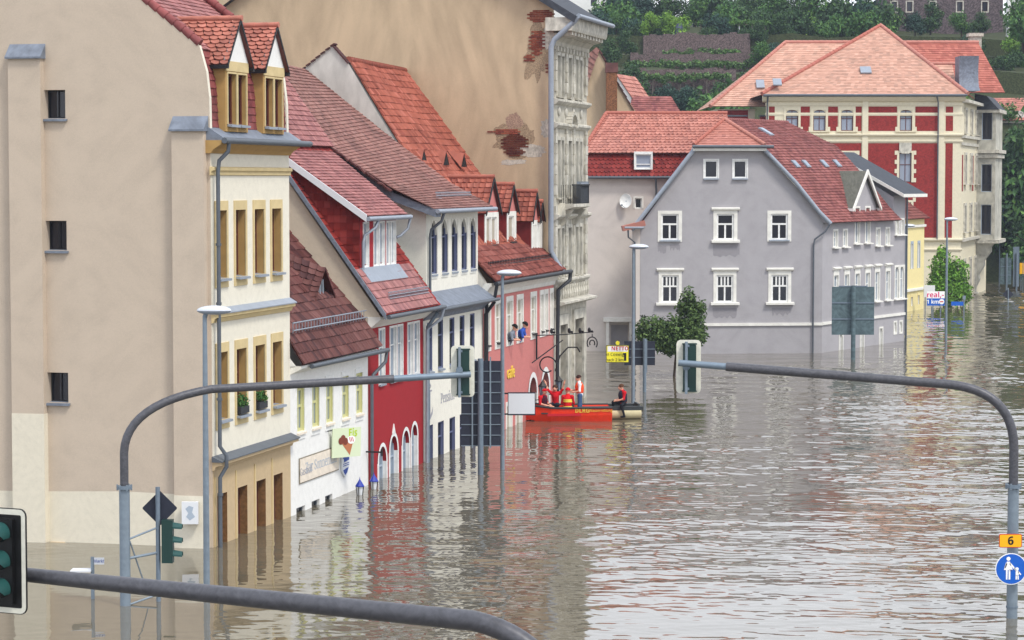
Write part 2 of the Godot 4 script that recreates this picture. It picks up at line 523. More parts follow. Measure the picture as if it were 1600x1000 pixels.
# ---------- windows ----------
func win(parent: Node, T: Transform3D, w: float, h: float, o: Dictionary) -> MeshInstance3D:
	var key := str([w, h, o])
	if not win_cache.has(key):
		var d: float = o.get("d", 0.16)
		var fw: float = o.get("fw", 0.06)
		var pieces := []
		var fr := MB.new()
		for q in [[0, fw, 0, h], [w - fw, w, 0, h], [fw, w - fw, 0, fw], [fw, w - fw, h - fw, h]]:
			fr.bx(q[0], q[1], q[2], q[3], -d - 0.04, -d + 0.03)
		var y0 := fw
		var rowsd: Array = o.get("grid", [[1.0, 1]])
		var ih := h - 2 * fw
		var bw: float = o.get("bar", 0.05)
		for r in rowsd.size():
			var rh: float = ih * rowsd[r][0]
			if r < rowsd.size() - 1:
				fr.bx(fw, w - fw, y0 + rh - bw, y0 + rh, -d - 0.04, -d + 0.035)
			var nc: int = rowsd[r][1]
			var cw := (w - 2 * fw) / nc
			for k in nc:
				if k > 0:
					fr.bx(fw + cw * k - bw / 2, fw + cw * k + bw / 2, y0, y0 + rh - (bw if r < rowsd.size() - 1 else 0.0), -d - 0.04, -d + 0.025)
				var pn := MB.new()
				pn.bx(fw + cw * k + 0.002, fw + cw * (k + 1) - 0.002, y0 + 0.002, y0 + rh - 0.002, -d - 0.03, -d - 0.01)
				pieces.append(["pane", pn.mesh(), o.get("pane", "pane")])
			y0 += rh
		var rv := MB.new()
		rv.quad(Vector3(0, 0, 0), Vector3(0, 0, -d - 0.04), Vector3(0, h, -d - 0.04), Vector3(0, h, 0))
		rv.quad(Vector3(w, 0, 0), Vector3(w, h, 0), Vector3(w, h, -d - 0.04), Vector3(w, 0, -d - 0.04))
		rv.quad(Vector3(0, h, 0), Vector3(0, h, -d - 0.04), Vector3(w, h, -d - 0.04), Vector3(w, h, 0))
		rv.quad(Vector3(0, 0, 0), Vector3(w, 0, 0), Vector3(w, 0, -d - 0.04), Vector3(0, 0, -d - 0.04))
		pieces.append(["reveal", rv.mesh(), o.get("rev", "trim")])
		var back := MB.new()
		back.bx(0, w, 0, h, -d - 0.09, -d - 0.05)
		pieces.append(["backing", back.mesh(), "black"])
		if o.has("sur"):
			var sw: float = o.sur
			var st: float = o.get("surt", sw)
			var sb: float = o.get("surb", 0.0)
			var p: float = o.get("surp", 0.03)
			var su := MB.new()
			su.bx(-sw, 0, -sb, h + st, -0.01, p)
			su.bx(w, w + sw, -sb, h + st, -0.01, p)
			su.bx(0, w, h, h + st, -0.01, p)
			if sb > 0: su.bx(0, w, -sb, 0, -0.01, p)
			pieces.append(["surround", su.mesh(), o.get("surm", "trim")])
		if o.has("arch"):
			# a plate that rounds (or points) the head of the opening
			var ap := MB.new()
			var rise: float = o.arch
			var pts := []
			for k in 13:
				var x := w * k / 12.0
				var t: float = abs(2.0 * k / 12.0 - 1.0)
				var yy := sqrt(max(0.0, 1 - t * t)) if not o.get("point", false) else sqrt(1 - pow(t, 1.4))
				pts.append(Vector2(x, h - rise + rise * yy))
			for k in 12:
				if pts[k].y < h - 0.001 or pts[k + 1].y < h - 0.001:
					ap.quad(Vector3(pts[k].x, pts[k].y, 0.004), Vector3(pts[k + 1].x, pts[k + 1].y, 0.004), Vector3(pts[k + 1].x, h, 0.004), Vector3(pts[k].x, h, 0.004))
					ap.quad(Vector3(pts[k].x, pts[k].y, 0.004), Vector3(pts[k].x, pts[k].y, -d), Vector3(pts[k + 1].x, pts[k + 1].y, -d), Vector3(pts[k + 1].x, pts[k + 1].y, 0.004))
			pieces.append(["arch_spandrel", ap.mesh(), o.get("archm", "trim")])
			if o.has("band"):
				var bd := MB.new()
				var bw2: float = o.band
				var prev := []
				for k in 25:
					var ang := PI * k / 24.0
					var xx := w / 2 - cos(ang) * w / 2
					var yy := h - rise + sin(ang) * rise
					var xo := w / 2 - cos(ang) * (w / 2 + bw2)
					var yo := h - rise + sin(ang) * (rise + bw2)
					if prev: bd.quad(Vector3(prev[0], prev[1], 0.02), Vector3(xx, yy, 0.02), Vector3(xo, yo, 0.02), Vector3(prev[2], prev[3], 0.02))
					prev = [xx, yy, xo, yo]
				bd.bx(-bw2, 0, -1.0, h - rise, -0.01, 0.02)
				bd.bx(w, w + bw2, -1.0, h - rise, -0.01, 0.02)
				pieces.append(["arch_band", bd.mesh(), o.get("bandm", "white_paint")])
		if o.has("sill"):
			var si := MB.new()
			var so: float = o.get("silo", 0.06)
			var sp: float = o.get("silp", 0.14)
			var sh: float = o.get("silh", 0.06)
			si.sweep([[-d, 0.02], [sp, -0.02], [sp, -0.02 - sh], [0.0, -sh]], -so, w + so)
			pieces.append(["sill", si.mesh(), o.sill])
		if o.has("hood"):
			var ho := MB.new()
			var hy: float = h + o.get("surt", 0.1)
			ho.sweep([[0, hy], [0.06, hy], [0.16, hy + 0.08], [0.16, hy + 0.15], [0, hy + 0.19]], -o.get("sur", 0.1) - 0.12, w + o.get("sur", 0.1) + 0.12)
			pieces.append(["hood", ho.mesh(), o.hood])
		win_cache[key] = [fr.mesh(), pieces]
	var got: Array = win_cache[key]
	var root := node(parent, o.get("called", "window"), got[0], o.get("fr", "white_paint"), T)
	for p in got[1]:
		node(root, p[0], p[1], p[2])
	return root
func gutter(parent: Node, a: Vector3, b: Vector3, r := 0.08, m := "zinc") -> void:
	var mb := MB.new()
	mb.tube([a, b], r, 8)
	part(parent, "gutter", mb, m)
func pipe(parent: Node, path: Array, r := 0.05, m := "zinc", called := "downpipe") -> MeshInstance3D:
	var mb := MB.new()
	mb.tube(path, r, 8)
	return part(parent, called, mb, m)
# ================= the row of houses along the street =================
const SIDE := Transform3D(Vector3(0, 0, 1), Vector3(0, 1, 0), Vector3(-1, 0, 0), Vector3.ZERO)   # a wall that looks back along the street
func rowT(s0: float) -> Transform3D:
	return Transform3D(Basis(S, Vector3.UP, N), R(s0, 0))
func sideT(x: float) -> Transform3D:
	return Transform3D(SIDE.basis, Vector3(x, 0, 0))
func ledge(parent: Node, y: float, x0: float, x1: float, wall_m: String, top_m: String, p := 0.22) -> void:
	var a := MB.new()
	a.sweep([[0, y - 0.24], [0.06, y - 0.22], [0.1, y - 0.12], [p - 0.04, y - 0.08], [p - 0.04, y], [0, y]], x0, x1)
	part(parent, "string_course", a, wall_m)
	var b := MB.new()
	b.sweep([[0, y + 0.002], [p, y + 0.002], [p, y + 0.03], [0, y + 0.16]], x0 - 0.04, x1 + 0.04)
	part(parent, "ledge_cover", b, top_m)
func cream_house() -> void:
	var h := thing("corner_house", "tall corner house with beige windowless gable, cream front and two tiled dormers", "house", rowT(0))
	var L := 6.4
	var holes := []
	var gw := []
	for y in [[11.66, 12.44], [8.05, 8.86], [3.85, 4.68]]:
		gw.append(Rect2(-4.83, y[0], 0.62, y[1] - y[0]))
	var g := MB.new()
	var gable := V2([[-12, -2.1], [0, -2.1], [0, 11.15], [-0.02, 12.2], [-0.1, 12.9], [-0.3, 13.62], [-6, 18.0], [-11.7, 13.62], [-12, 11.1]])
	g.wall(gable, SIDE, gw)
	part(h, "gable_wall", g, "beige")
	for r in gw:
		win(h, SIDE * P3(r.position.x, r.position.y, 0), r.size.x, r.size.y, {"d": 0.28, "rev": "beige", "fr": "iron", "grid": [[1.0, 2]], "sill": "slate_blue", "silp": 0.1, "fw": 0.04, "bar": 0.03})
	# painted lower zone, pilasters with metal caps, plinth
	var b := MB.new()
	b.wall(V2([[-12, -2.1], [-5.79, -2.1], [-5.79, 1.36], [-12, 1.3]]), SIDE * P3(0, 0, 0.006), [])
	b.wall(V2([[-4.83, -2.1], [-1.02, -2.1], [-1.02, 1.42], [-2.6, 1.45], [-4.83, 1.38]]), SIDE * P3(0, 0, 0.006), [])
	part(h, "painted_base", b, "base_cream")
	for q in [[-5.79, -4.83, 13.34, 3.55], [-1.02, -0.1, 11.34, 1.42]]:
		var p := MB.new()
		p.bx(-0.24, 0.0, q[3], q[2], q[0], q[1])
		var pil := part(h, "pilaster", p, "beige")
		var pb := MB.new()
		pb.bx(-0.246, 0.0, -2.1, q[3], q[0] - 0.004, q[1] + 0.004)
		part(pil, "painted_foot", pb, "base_cream")
		var c := MB.new()
		c.prism(V2([[0, 0.36], [0.34, 0.0], [0.34, -0.05], [0, -0.05]]), Transform3D(Basis(Vector3(-1, 0, 0), Vector3.UP, Vector3(0, 0, -1)), Vector3(0, q[2], q[0] - 0.05)), q[1] - q[0] + 0.1)
		part(pil, "metal_cap", c, "slate_blue")
	var pl := MB.new()
	pl.bx(-0.13, 0.0, -2.1, -0.02, -12, -5.85)
	pl.bx(-0.13, 0.0, -2.1, -0.02, -4.77, -1.08)
	part(h, "plinth", pl, "tan")
	# front
	for c in [0.76, 2.25, 3.77, 5.23]:
		for y in [7.3, 3.42]:
			holes.append(Rect2(c - 0.4, y, 0.8, 1.85))
	var f := MB.new()
	f.wall(rectp(0, 2.3, L, 11.0), Transform3D.IDENTITY, holes)
	part(h, "front_wall", f, "cream")
	var gf := []
	for c in [0.72, 2.32, 3.84, 5.3]: gf.append(Rect2(c - 0.38, -2.0, 0.76, 3.38))
	var f2 := MB.new()
	f2.wall(rectp(0, -2.1, L, 2.3), Transform3D.IDENTITY, gf)
	part(h, "ground_floor_wall", f2, "tan")
	for r in holes:
		win(h, P3(r.position.x, r.position.y, 0), 0.8, 1.85, {"d": 0.24, "rev": "ochre_deep", "fr": "frame_brown", "grid": [[0.65, 2], [0.35, 1]], "sur": 0.11, "surt": 0.26, "surb": 0.26, "surm": "ochre", "sill": "zinc", "silo": 0.02, "silp": 0.16})
	for r in gf:
		win(h, P3(r.position.x, r.position.y, 0), 0.76, 3.38, {"called": "shop_window", "d": 0.26, "rev": "brown_reveal", "fr": "frame_brown", "grid": [[1.0, 1]]})
		var e := MB.new()
		e.bx(r.position.x - 0.2, r.position.x - 0.14, -2.0, 1.9, -0.01, 0.03)
		part(h, "wall_strip", e, "ochre")
	ledge(h, 6.34, -0.02, L, "ochre", "zinc")
	ledge(h, 2.32, -0.02, L, "tan", "zinc_dark", 0.3)
	var sc := MB.new()
	sc.sweep([[0, 10.1], [0.05, 10.12], [0.05, 10.2], [0.1, 10.24], [0.1, 10.32], [0, 10.34]], -0.08, L + 0.02)
	part(h, "string_course", sc, "ochre")
	var co := MB.new()
	co.sweep([[-0.2, 10.7], [0.05, 10.7], [0.12, 10.8], [0.36, 10.95], [0.36, 11.05], [-0.2, 11.05]], -0.1, L)
	part(h, "cornice", co, "ochre_deep")
	var fl := MB.new()
	fl.sweep([[-0.25, 11.42], [-0.1, 11.44], [0.42, 11.1], [0.42, 11.05], [-0.25, 11.05]], -0.05, L + 0.05)
	part(h, "eave_flashing", fl, "slate_blue")
	gutter(h, Vector3(-0.15, 11.04, 0.46), Vector3(L + 0.6, 11.04, 0.46), 0.085, "zinc_dark")
	pipe(h, [Vector3(0.2, 11.0, 0.46), Vector3(0.2, 10.75, 0.44), Vector3(0.14, 10.5, 0.2), Vector3(0.12, 10.2, 0.17), Vector3(0.12, 2.75, 0.17), Vector3(0.12, 2.5, 0.36), Vector3(0.12, 2.2, 0.36), Vector3(0.12, 1.9, 0.17), Vector3(0.12, -2.1, 0.17)], 0.06, "zinc_dark")
	for y in [8.2, 6.6, 4.0, 1.4]:
		var cl := MB.new()
		cl.tube([Vector3(0.12, y, 0.17), Vector3(0.12, y + 0.07, 0.17)], 0.08, 10)
		part(h, "pipe_clip", cl, "zinc_dark")
	# roof: steep lower face between parapets, flatter face above
	tiles(h, [Vector3(0.1, 11.4, -0.06), Vector3(0.1, 12.6, -0.12), Vector3(0.1, 13.5, -0.36)], [Vector3(L - 0.1, 11.4, -0.06), Vector3(L - 0.1, 12.6, -0.12), Vector3(L - 0.1, 13.5, -0.36)], 0.21, 0.2, "t_wine", 100)
	tiles(h, [Vector3(0.1, 13.5, -0.32), Vector3(0.1, 17.9, -6)], [Vector3(L - 0.1, 13.5, -0.32), Vector3(L - 0.1, 17.9, -6)], 0.2, 0.2, "t_rose")
	tiles(h, [Vector3(0.1, 13.5, -11.68), Vector3(0.1, 17.9, -6)], [Vector3(L - 0.1, 13.5, -11.68), Vector3(L - 0.1, 17.9, -6)], 0.4, 0.4, "t_rose")
	for x in [0.0, L - 0.16]:
		var vg := MB.new()
		var steep := [Vector3(x + 0.08, 13.66, -0.3)]
		for k in 24:
			var a: Vector3 = Vector3(x + 0.08, 13.66, -0.3).lerp(Vector3(x + 0.08, 18.1, -6.05), k / 24.0)
			var e: Vector3 = Vector3(x + 0.08, 13.66, -0.3).lerp(Vector3(x + 0.08, 18.1, -6.05), (k + 1.08) / 24.0)
			vg.tube([a, e], [0.13, 0.105], 8)
		part(h, "verge_tiles", vg, "t_wine0")
		var pw := MB.new()
		pw.prism(V2([[-0.5, 10.9], [0.0, 10.9], [0, 11.15], [-0.02, 12.2], [-0.1, 12.9], [-0.3, 13.6], [-0.5, 13.4]]), sideT(x + 0.001), 0.16)
		part(h, "parapet", pw, "cream")
	var fb := MB.new()
	fb.wall(gable, sideT(L - 0.002), [])
	part(h, "far_gable_wall", fb, "gable_beige")
	var bw := MB.new()
	bw.quad(Vector3(L, -2.1, -12), Vector3(0, -2.1, -12), Vector3(0, 11.2, -12), Vector3(L, 11.2, -12))
	part(h, "rear_wall", bw, "beige")
	for c in [1.62, 4.62]:
		var hw := 0.88
		var d := MB.new()
		var dh := [Rect2(c - hw + 0.16, 11.5, 0.66, 1.38), Rect2(c + 0.06, 11.5, 0.66, 1.38)]
		d.wall(rectp(c - hw, 11.3, c + hw, 13.22), P3(0, 0, 0.16), dh)
		for sx in [-1, 1]:
			d.quad(Vector3(c + sx * hw, 11.3, 0.16), Vector3(c + sx * hw, 11.3, -1.2), Vector3(c + sx * hw, 13.22, -1.2), Vector3(c + sx * hw, 13.22, 0.16))
		var dm := part(h, "dormer", d, "ochre_deep")
		for r in dh:
			win(dm, P3(r.position.x, r.position.y, 0.16), 0.66, 1.38, {"d": 0.15, "rev": "ochre_deep", "fr": "frame_brown", "grid": [[1.0, 1]], "sur": 0.05, "surm": "ochre", "sill": "zinc", "silo": 0.02})
		var fa := MB.new()
		fa.bx(c - hw, c + hw, 12.95, 13.22, 0.14, 0.192)
		part(dm, "lintel", fa, "ochre")
		var gp2 := MB.new()
		gp2.prism(V2([[c - hw, 13.222], [c + hw, 13.222], [c, 14.36]]), P3(0, 0, 0.18), 0.1)
		part(dm, "gable_face", gp2, "white_wall")
		for sx in [-1, 1]:
			tiles(h, [Vector3(c + sx * (hw + 0.12), 13.1, -0.4), Vector3(c, 14.38, -1.75)], [Vector3(c + sx * (hw + 0.12), 13.1, 0.3), Vector3(c, 14.38, 0.3)], 0.2, 0.25, "t_coral", 70, "scallop", 0.03)
			var bb := MB.new()
			bb.prism(V2([[c + sx * (hw + 0.14), 13.04], [c + sx * (hw + 0.14), 13.12], [c, 14.42], [c, 14.32]]), P3(0, 0, 0.31), 0.03)
			part(dm, "barge_board", bb, "iron")
			var so := MB.new()
			so.bx(c + sx * (hw + 0.12) - 0.06, c + sx * (hw + 0.12) + 0.06, 13.0, 13.1, -0.7, 0.3)
			part(dm, "soffit", so, "iron")
		ridge(h, Vector3(c, 14.42, 0.34), Vector3(c, 14.42, -1.8), 0.075, "t_coral0")
func eis_house() -> void:
	var h := thing("white_inn", "low white inn with dark red tiled roof beside the red house", "house", rowT(6.4))
	var L := 7.68
	var ws := []
	for c in [0.9, 2.3, 3.65, 5.25, 6.7]: ws.append(Rect2(c - 0.36, 2.42, 0.72, 1.33))
	var lows := [Rect2(0.5, -1.3, 0.8, 1.45), Rect2(1.93, -1.3, 0.75, 1.47), Rect2(3.22, -1.3, 0.72, 1.47)]
	var f := MB.new()
	f.wall(rectp(0, -2.1, L, 4.45), Transform3D.IDENTITY, ws + lows)
	part(h, "front_wall", f, "white_wall")
	for r in ws:
		win(h, P3(r.position.x, r.position.y, 0), 0.72, 1.33, {"d": 0.09, "rev": "frame_olive", "fr": "frame_olive", "grid": [[0.62, 2], [0.38, 2]], "pane": "pane_grey", "sur": 0.05, "surm": "white_paint", "surt": 0.16, "surb": 0.22, "sill": "board_cream", "silo": 0.03, "silp": 0.08, "fw": 0.1, "bar": 0.07})
	for r in lows:
		win(h, P3(r.position.x, r.position.y, 0), r.size.x, r.size.y, {"called": "cellar_window", "d": 0.12, "rev": "white_wall", "fr": "zinc_dark", "pane": "pane"})
	# side walls up under the roof, roof
	for x in [0.0, L]:
		var g := MB.new()
		g.wall(V2([[-9.6, -2.1], [0, -2.1], [0, 4.4], [0.2, 4.45], [-4.7, 10.4], [-9.6, 4.4]]), sideT(x), [])
		part(h, "gable_wall", g, "white_wall")
	tiles(h, [Vector3(-0.02, 4.52, 0.42), Vector3(-0.02, 5.35, -0.1), Vector3(-0.02, 10.5, -4.7)], [Vector3(L + 0.02, 4.52, 0.42), Vector3(L + 0.02, 5.35, -0.1), Vector3(L + 0.02, 10.5, -4.7)], 0.34, 0.25, "t_old", 230, "pan", 0.03, 0.018)
	tiles(h, [Vector3(-0.02, 4.52, -9.7), Vector3(-0.02, 10.5, -4.7)], [Vector3(L, 4.52, -9.7), Vector3(L, 10.5, -4.7)], 0.5, 0.5, "t_old")
	var sf := MB.new()
	sf.sweep([[0, 4.2], [0.34, 4.38], [0.34, 4.46], [0, 4.46]], 0.0, L)
	part(h, "soffit", sf, "trim")
	gutter(h, Vector3(0.6, 4.42, 0.47), Vector3(L + 0.75, 4.38, 0.47), 0.075, "zinc_dark")
	pipe(h, [Vector3(L + 0.62, 4.35, 0.47), Vector3(L + 0.62, 4.0, 0.42), Vector3(L + 0.1, 3.6, 0.15), Vector3(L + 0.06, 3.3, 0.12), Vector3(L + 0.06, -2.1, 0.12)], 0.06, "zinc_dark")
	var sg := MB.new()
	for k in 2: sg.tube([Vector3(0.3, 5.5 + k * 0.22, 0.02 - k * 0.04), Vector3(L - 0.1, 5.5 + k * 0.22, 0.02 - k * 0.04)], 0.022, 6)
	for k in 26: sg.bx(0.3 + k * 0.28, 0.315 + k * 0.28, 5.42, 5.74, -0.02, 0.0)
	part(h, "snow_guard", sg, "zinc")
	# small tiled dormer with a dark triangular opening
	var fz := -0.95
	var c := 5.7
	var d := MB.new()
	d.prism(V2([[c - 1.0, 6.2], [c + 0.75, 6.2], [c - 0.1, 7.05]]), P3(0, 0, fz), 0.5)
	var dm := part(h, "roof_dormer", d, "black")
	var fr := MB.new()
	fr.bx(c - 1.1, c + 0.85, 6.12, 6.22, fz - 0.5, fz + 0.14)
	fr.box(Vector3(c - 0.2, 6.55, fz + 0.03), Vector3(0.07, 0.72, 0.06))
	fr.box(Vector3(c + 0.1, 6.5, fz + 0.03), Vector3(0.07, 0.6, 0.06))
	part(dm, "frame", fr, "zinc")
	tiles(h, [Vector3(c - 1.5, 6.1, fz - 0.9), Vector3(c - 0.3, 7.75, fz - 1.3)], [Vector3(c - 1.2, 6.12, fz + 0.2), Vector3(c - 0.1, 7.15, fz + 0.2)], 0.3, 0.25, "t_old", 60, "pan", 0.03)
	tiles(h, [Vector3(c + 1.2, 6.1, fz - 0.9), Vector3(c - 0.3, 7.75, fz - 1.3)], [Vector3(c + 1.0, 6.12, fz + 0.2), Vector3(c - 0.1, 7.15, fz + 0.2)], 0.3, 0.25, "t_old", 0, "pan", 0.03)
func red_house() -> void:
	var h := thing("red_house", "narrow dark red house with a wide tile-roofed dormer and white arched doorways", "house", rowT(14.1))
	var L := 6.5
	var ws := []
	for q in [[1.15, 1.85], [2.4, 3.2], [3.28, 3.97], [4.5, 5.2], [5.28, 6.0]]: ws.append(Rect2(q[0] + 0.06, 3.2, q[1] - q[0] - 0.12, 1.8))
	var ds := []
	for q in [[1.0, 2.1, 1.08], [2.3, 3.4, 1.3], [3.8, 4.8, 1.34], [4.9, 5.8, 1.44]]: ds.append(Rect2(q[0] + 0.12, -2.0, q[1] - q[0] - 0.24, q[2] + 2.0))
	var f := MB.new()
	f.wall(rectp(0, -2.1, L, 5.25), Transform3D.IDENTITY, ws + ds)
	part(h, "front_wall", f, "red_wall")
	for r in ws:
		win(h, P3(r.position.x, r.position.y, 0), r.size.x, r.size.y, {"d": 0.07, "rev": "white_paint", "fr": "white_paint", "pane": "pane_grey", "grid": [[0.68, 1], [0.32, 1]], "fw": 0.035, "bar": 0.035, "sur": 0.06, "surb": 0.06, "surm": "white_paint", "sill": "zinc", "silp": 0.08})
	for r in ds:
		var dd := win(h, P3(r.position.x, r.position.y, 0), r.size.x, r.size.y, {"called": "arched_door", "d": 0.14, "rev": "white_paint", "fr": "frame_grey", "pane": "pane_grey", "grid": [[0.8, 2], [0.2, 1]], "arch": r.size.x * 0.62, "archm": "red_wall", "band": 0.13, "bandm": "white_paint"})
		if r.position.x > 2.2 and r.position.x < 3:
			var fi := MB.new()
			fi.prism(V2([[r.size.x / 2 - 0.16, r.size.y + 0.1], [r.size.x / 2 + 0.16, r.size.y + 0.1], [r.size.x / 2, r.size.y + 0.42]]), P3(0, 0, 0.03), 0.03)
			part(dd, "finial", fi, "white_paint")
	var gl := V2([[-11.8, -2.1], [0, -2.1], [0, 5.05], [0.45, 5.5], [-5.6, 13.95], [-11.8, 5.2]])
	var g := MB.new()
	g.wall(gl, SIDE, [])
	part(h, "gable_wall", g, "gable_beige")
	var g2 := MB.new()
	g2.wall(gl, sideT(L - 0.004), [])
	part(h, "far_gable_wall", g2, "gable_beige")
	var co := MB.new()
	co.sweep([[0, 5.1], [0.08, 5.12], [0.42, 5.4], [0.42, 5.5], [0, 5.5]], -0.02, L)
	part(h, "cornice", co, "trim")
	tiles(h, [Vector3(-0.12, 5.56, 0.62), Vector3(-0.12, 14.1, -5.6)], [Vector3(L, 5.56, 0.62), Vector3(L, 14.1, -5.6)], 0.28, 0.22, "t_scarlet", 0, "flat", 0.03)
	tiles(h, [Vector3(-0.05, 5.62, 0.64), Vector3(-0.05, 7.05, -0.4)], [Vector3(L - 0.4, 5.62, 0.64), Vector3(L - 0.4, 7.05, -0.4)], 0.28, 0.22, "t_rose", 180, "flat", 0.028)
	tiles(h, [Vector3(-0.12, 5.56, -11.8), Vector3(-0.12, 14.1, -5.6)], [Vector3(L, 5.56, -11.8), Vector3(L, 14.1, -5.6)], 0.5, 0.5, "t_scarlet")
	ridge(h, Vector3(-0.1, 14.34, -5.62), Vector3(L, 14.34, -5.62), 0.1, "t_scarlet0")
	var vb := MB.new()
	vb.prism(V2([[0.66, 5.42], [0.66, 5.62], [-5.6, 14.24], [-5.6, 14.0]]), sideT(-0.16), -0.0 + 0.06)
	part(h, "verge_board", vb, "slate_blue")
	gutter(h, Vector3(0.0, 5.5, 0.72), Vector3(L + 0.3, 5.5, 0.72), 0.075, "zinc_dark")
	pipe(h, [Vector3(L + 0.12, 5.45, 0.72), Vector3(L + 0.12, 5.1, 0.65), Vector3(L - 0.05, 4.7, 0.16), Vector3(L - 0.05, -2.1, 0.14)], 0.06, "zinc")
	var sg := MB.new()
	for k in 3: sg.tube([Vector3(1.2, 6.05 + k * 0.1, 0.4 - k * 0.03), Vector3(L - 0.6, 6.05 + k * 0.1, 0.4 - k * 0.03)], 0.015, 5)
	for k in 30: sg.bx(1.2 + k * 0.16, 1.212 + k * 0.16, 5.98, 6.28, 0.35, 0.362)
	part(h, "snow_guard", sg, "zinc")
	# wide shed dormer
	var dw := []
	for q in [[0.85, 1.4], [2.0, 2.55], [2.66, 3.2], [3.45, 3.95], [4.04, 4.5]]: dw.append(Rect2(q[0], 7.1, q[1] - q[0], 1.45))
	var d := MB.new()
	d.wall(rectp(0.5, 6.7, 4.62, 8.75), P3(0, 0, -0.42), dw)
	for x in [4.62]:
		d.quad(Vector3(x, 6.9, -0.42), Vector3(x, 10.9, -3.3), Vector3(x, 10.8, -3.3), Vector3(x, 8.75, -0.42))
	var dm := part(h, "dormer", d, "red_wall")
	for r in dw:
		win(dm, P3(r.position.x, r.position.y, -0.42), r.size.x, r.size.y, {"d": 0.07, "rev": "white_paint", "fr": "white_paint", "pane": "pane_grey", "grid": [[1.0, 1]], "fw": 0.035, "sur": 0.04, "surb": 0.05, "surm": "white_paint"})
	var ap := MB.new()
	ap.sweep([[-0.5, 7.08], [-0.36, 7.08], [-0.02, 6.62], [-0.1, 6.55]], 0.5, 4.75)
	part(dm, "metal_apron", ap, "zinc")
	# cheek hung with tiles, course by course
	var ck := MB.new()
	ck.colored = true
	var y := 6.9
	while y < 10.7:
		var za := 0.55 - (y - 5.58) / 1.38
		var zb := -0.42 if y < 8.7 else -0.25 - (y - 8.7) / 0.70
		var j := int(ceil((zb - za) / 0.22))
		for k in j:
			ck.col = tones["t_scarlet"][rng.randi() % 4]
			var z0 := zb - k * 0.22
			ck.box(Vector3(0.46 + rng.randf() * 0.006, y + 0.13, z0 - 0.11), Vector3(0.03, 0.27, 0.215), Basis(Vector3(0, 0, 1), -0.08))
		y += 0.24
	part(dm, "tile_hung_cheek", ck, "tile_vc")
	tiles(h, [Vector3(0.2, 8.78, -0.12), Vector3(0.2, 11.05, -3.42)], [Vector3(4.95, 8.78, -0.12), Vector3(6.45, 11.05, -3.42)], 0.19, 0.2, "t_rose", 0, "flat", 0.028)
	tiles(h, [Vector3(-0.05, 11.15, -3.28), Vector3(-0.05, 14.34, -5.6)], [Vector3(L - 0.02, 11.15, -3.28), Vector3(L - 0.02, 14.34, -5.6)], 0.22, 0.2, "t_rose", 0, "flat", 0.028)
	var wb := MB.new()
	wb.prism(V2([[-0.08, 8.6], [-0.08, 8.84], [-3.5, 11.2], [-3.5, 10.95]]), sideT(0.14), 0.06)
	part(dm, "white_verge_board", wb, "panel_white")
	gutter(dm, Vector3(0.15, 8.7, -0.02), Vector3(5.1, 8.7, -0.02), 0.075, "zinc")
	pipe(dm, [Vector3(1.3, 8.65, -0.02), Vector3(1.2, 8.4, -0.1), Vector3(0.62, 8.15, -0.3), Vector3(0.6, 7.9, -0.34), Vector3(0.6, 7.0, -0.34)], 0.05, "zinc")
	pipe(dm, [Vector3(5.0, 8.65, -0.02), Vector3(5.0, 8.3, -0.1), Vector3(4.75, 8.05, -0.3), Vector3(4.6, 8.0, -0.4)], 0.05, "zinc")
